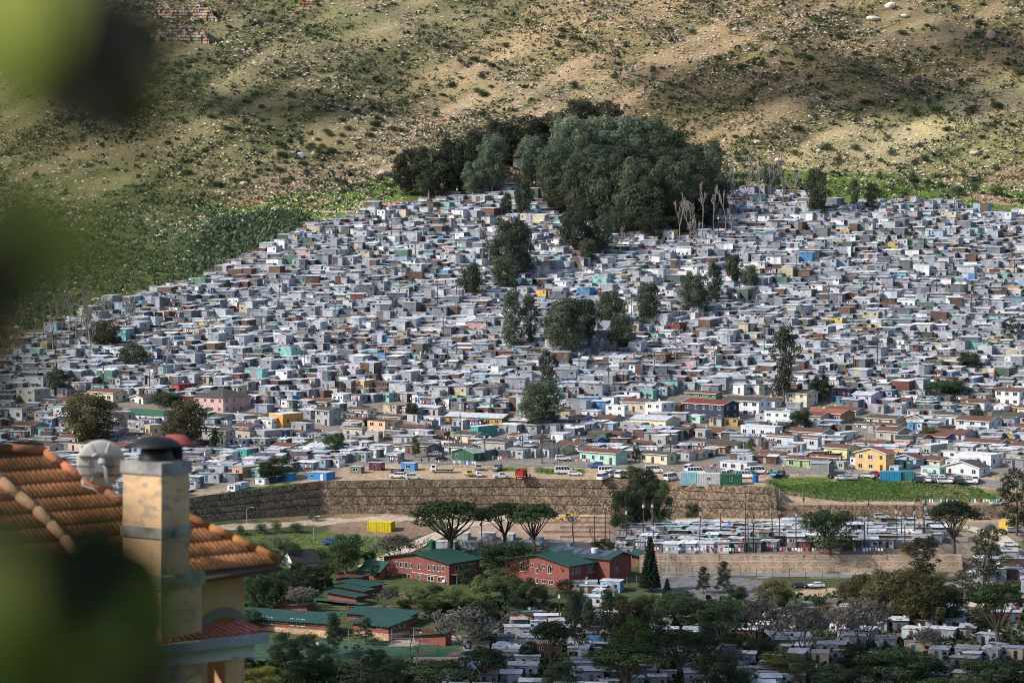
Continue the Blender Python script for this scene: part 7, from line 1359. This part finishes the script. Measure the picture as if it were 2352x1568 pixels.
# ---------------------------------------------------------------- near leaves
M['nleaf'] = leafmat('near_leaf', False)
def leaf_mesh(col, seed):
    rr = random.Random(seed); m = MB(); n = 8; prev = None
    for i in range(n+1):
        t = i/n; hw = .46*math.sin(math.pi*min(.999, t**.8))**.75*.62+.004; x = t-.5; z = .12*math.sin(t*3); row = [(x, -hw, z+.10*hw), (x, -hw*.5, z), (x, 0, z-.02), (x, hw*.5, z), (x, hw, z+.10*hw)]
        if prev:
            for k_ in range(4): m.face([prev[k_], prev[k_+1], row[k_+1], row[k_]], col)
        prev = row
    return m.mesh('leaf', 'nleaf', True)
LC = dict(b=(.26, .30, .05), m=(.055, .075, .006), g=(.04, .07, .006), d=(.008, .012, .002), k=(.003, .004, .001))  # dark and near-black leaf colours have cloud shade painted in
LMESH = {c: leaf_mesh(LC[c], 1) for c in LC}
def leafbranch(look, L, br):
    c = onray(*br[0][:2], br[0][2]); o = thing('leafy_branch', 'branch', None, c, 0, label=look); m = MB(); pts = [onray(*b)-c for b in br]; m.tube(pts, .006, 6, (.05, .035, .02)); m.build('twig', 'bark', o)
    for (u, v, sz, d, col, rot) in L:
        p = onray(u, v, d)-c; q = link('leaf', LMESH[col], o, p); s = sz*d/F; q.scale = (s, s, s); q.rotation_euler = (math.pi/2+rnd.uniform(-.5, .5), math.radians(rot), rnd.uniform(-.5, .5))
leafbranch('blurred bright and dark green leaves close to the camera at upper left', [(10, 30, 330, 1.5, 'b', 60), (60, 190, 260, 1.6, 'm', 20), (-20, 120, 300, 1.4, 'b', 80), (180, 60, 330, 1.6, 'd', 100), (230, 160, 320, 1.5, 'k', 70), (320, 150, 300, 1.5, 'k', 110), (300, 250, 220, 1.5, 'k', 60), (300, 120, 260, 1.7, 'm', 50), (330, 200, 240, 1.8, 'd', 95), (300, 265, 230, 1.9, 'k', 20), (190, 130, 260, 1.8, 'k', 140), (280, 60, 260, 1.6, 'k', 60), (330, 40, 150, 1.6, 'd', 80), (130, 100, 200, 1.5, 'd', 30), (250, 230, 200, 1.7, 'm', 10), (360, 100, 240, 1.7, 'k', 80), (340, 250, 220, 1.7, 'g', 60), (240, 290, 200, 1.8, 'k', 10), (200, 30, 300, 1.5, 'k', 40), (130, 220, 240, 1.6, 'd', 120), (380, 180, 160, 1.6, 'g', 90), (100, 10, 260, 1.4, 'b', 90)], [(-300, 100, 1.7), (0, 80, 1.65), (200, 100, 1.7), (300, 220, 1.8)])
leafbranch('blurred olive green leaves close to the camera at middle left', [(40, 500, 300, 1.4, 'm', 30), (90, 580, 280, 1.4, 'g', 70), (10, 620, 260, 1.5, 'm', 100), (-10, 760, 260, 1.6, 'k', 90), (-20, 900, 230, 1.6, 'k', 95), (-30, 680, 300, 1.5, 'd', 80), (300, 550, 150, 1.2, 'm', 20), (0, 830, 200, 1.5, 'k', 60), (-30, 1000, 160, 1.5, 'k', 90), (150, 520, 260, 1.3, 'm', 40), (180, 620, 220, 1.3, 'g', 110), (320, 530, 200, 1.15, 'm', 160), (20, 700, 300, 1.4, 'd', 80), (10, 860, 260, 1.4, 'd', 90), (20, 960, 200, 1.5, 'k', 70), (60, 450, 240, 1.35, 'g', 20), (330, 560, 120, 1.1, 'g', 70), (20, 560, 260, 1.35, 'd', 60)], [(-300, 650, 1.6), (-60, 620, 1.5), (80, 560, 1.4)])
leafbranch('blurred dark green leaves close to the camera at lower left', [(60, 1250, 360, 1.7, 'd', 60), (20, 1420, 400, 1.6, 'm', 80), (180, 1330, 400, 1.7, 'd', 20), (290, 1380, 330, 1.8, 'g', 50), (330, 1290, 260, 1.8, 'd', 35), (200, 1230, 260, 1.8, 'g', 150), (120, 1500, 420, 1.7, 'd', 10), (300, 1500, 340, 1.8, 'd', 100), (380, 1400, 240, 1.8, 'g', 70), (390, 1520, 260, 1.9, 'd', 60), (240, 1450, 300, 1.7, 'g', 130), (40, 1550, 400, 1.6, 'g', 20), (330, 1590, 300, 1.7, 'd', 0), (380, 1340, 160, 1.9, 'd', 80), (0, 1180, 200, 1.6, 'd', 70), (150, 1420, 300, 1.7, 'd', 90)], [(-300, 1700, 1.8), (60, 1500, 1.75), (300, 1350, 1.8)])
# ---------------------------------------------------------------- clouds that shade parts of the slope and valley
def cloudmat():
    m, t, b = newmat('cloud_vapour'); L = t.links.new; b.inputs['Base Color'].default_value = (.8, .8, .8, 1); b.inputs['Roughness'].default_value = 1
    tr = N(t, 'ShaderNodeBsdfTransparent'); ms = N(t, 'ShaderNodeMixShader'); no = N(t, 'ShaderNodeTexNoise'); no.inputs['Scale'].default_value = .02; no.inputs['Detail'].default_value = 4
    L(N(t, 'ShaderNodeNewGeometry').outputs['Position'], no.inputs['Vector']); mr = N(t, 'ShaderNodeMapRange'); mr.inputs[1].default_value = .38; mr.inputs[2].default_value = .6; mr.inputs[3].default_value = .10; mr.inputs[4].default_value = .42
    L(no.outputs['Fac'], mr.inputs[0]); L(mr.outputs[0], ms.inputs[0]); L(tr.outputs[0], ms.inputs[1]); L(b.outputs[0], ms.inputs[2]); L(ms.outputs[0], t.nodes['Material Output'].inputs[0]); return m
M['cloud'] = cloudmat()
def cloud(u, v, rx, ry, h=650, n=14, pt=None):
    import bmesh
    p = pt or at(u, v); c = p+SUN*(h/SUN.z); bm = bmesh.new(); rr = random.Random(int(u)); 
    for i in range(n):
        a = i*2.4; q = math.sqrt((i+.4)/n); s = rr.uniform(.32, .5)
        mt = Matrix.Translation((rx*.8*q*math.cos(a), ry*.8*q*math.sin(a), rr.uniform(-6, 6)))@Matrix.Diagonal((rx*s, ry*s, 14, 1)); bmesh.ops.create_icosphere(bm, subdivisions=3, radius=1, matrix=mt)
    me = bpy.data.meshes.new('cloud'); bm.to_mesh(me); bm.free(); me.materials.append(M['cloud']); struct(link('cloud', me, None, c))
cloud(1920, 190, 105, 50); cloud(2300, 120, 40, 40); cloud(640, 240, 50, 25); cloud(1750, 1540, 120, 30, 500)
# ---------------------------------------------------------------- labels
for n_l, uv in (('the cliff outcrop', (420, 50)), ('the flat whitish boulder', (2005, 46)), ('the large pale boulder', (2045, 18)), ('the pinkish brown boulder', (2275, 90)), ('the grassy patch with red earth', (720, 470)), ('the concrete slab beside the forest', (1600, 350)), ('the crown of the gum forest', (1400, 380)), ('the beige reservoir', (1200, 385)), ('the upper toilet row', (945, 474)),
                ('the green toilet cubicles', (525, 668)), ('the top right mesh shelter', (2153, 468)), ('the lone red tank', (2220, 668)), ('the orange cube house', (660, 965)), ('the large green tank', (991, 1250)), ('the digger', (1303, 1190)), ('the small conical pine', (1532, 1375)), ('the sports court', (800, 1490)), ('the far left dead trees', (120, 740)), ('the lone boulder among shacks', (960, 735)), ('the grey block cube house', (2180, 1030)), ('the yellow site hut', (2314, 1206)),
                ('the long tan boulder', (1737, 325)), ('the big boulder on the grass', (880, 395)), ('the pair of leafy trees at the right', (2200, 880)), ('the bare trees over tin roofs', (1850, 1440)), ('the pink edged forest corner', (1690, 450))): 
    if 'pink' not in n_l or 'brown' in n_l: LM.append((n_l, *uv))
LMn = [l[0].replace('  ', ' ') for l in LM]; LMx = np.array([[l[1], l[2]] for l in LM])
ORD = ['nearest', 'second', 'third', 'fourth', 'fifth', 'sixth', 'seventh', 'eighth', 'ninth', 'tenth', 'eleventh', 'twelfth', 'thirteenth', 'fourteenth', 'fifteenth', 'sixteenth']
def rel(dx, dy):
    if abs(dx) > 1.6*abs(dy): return 'left of' if dx < 0 else 'right of'
    if abs(dy) > 1.6*abs(dx): return 'behind' if dy < 0 else 'in front of'
    return ('up and ' if dy < 0 else 'down and ')+('left from' if dx < 0 else 'right from')
GRPS = {}
for o, look in TH:
    if 'label' in o or not look: continue
    u, v = proj(o.location.x, o.location.y, o.location.z+2); d = np.hypot(LMx[:, 0]-u, LMx[:, 1]-v); d[d < 12] = 1e9; i = int(np.argmin(d)); key = f"{look} {rel(u-LMx[i,0], v-LMx[i,1])} {LMn[i]}"
    GRPS.setdefault(key, []).append((float(d[i]), o))
seen = {o['label'] for o, _ in TH if 'label' in o}
for key, L_ in GRPS.items():
    L_.sort(key=lambda a: a[0])
    for i, (d, o) in enumerate(L_):
        lb = key if len(L_) == 1 else f"{ORD[min(i, 15)]} {key}"
        w_ = lb.split()
        if len(w_) > 16: w_ = [x for x in w_ if x not in ('the',)][:16]
        o['label'] = ' '.join(w_)
bad = [o for o, _ in TH if len(o.get('label', '').split()) < 4]
for o in bad: print('BADLABEL', o.name, o.get('label'))
print('things', len(TH), 'objects', len(bpy.data.objects), 'maxgrp', max(len(v) for v in GRPS.values()))
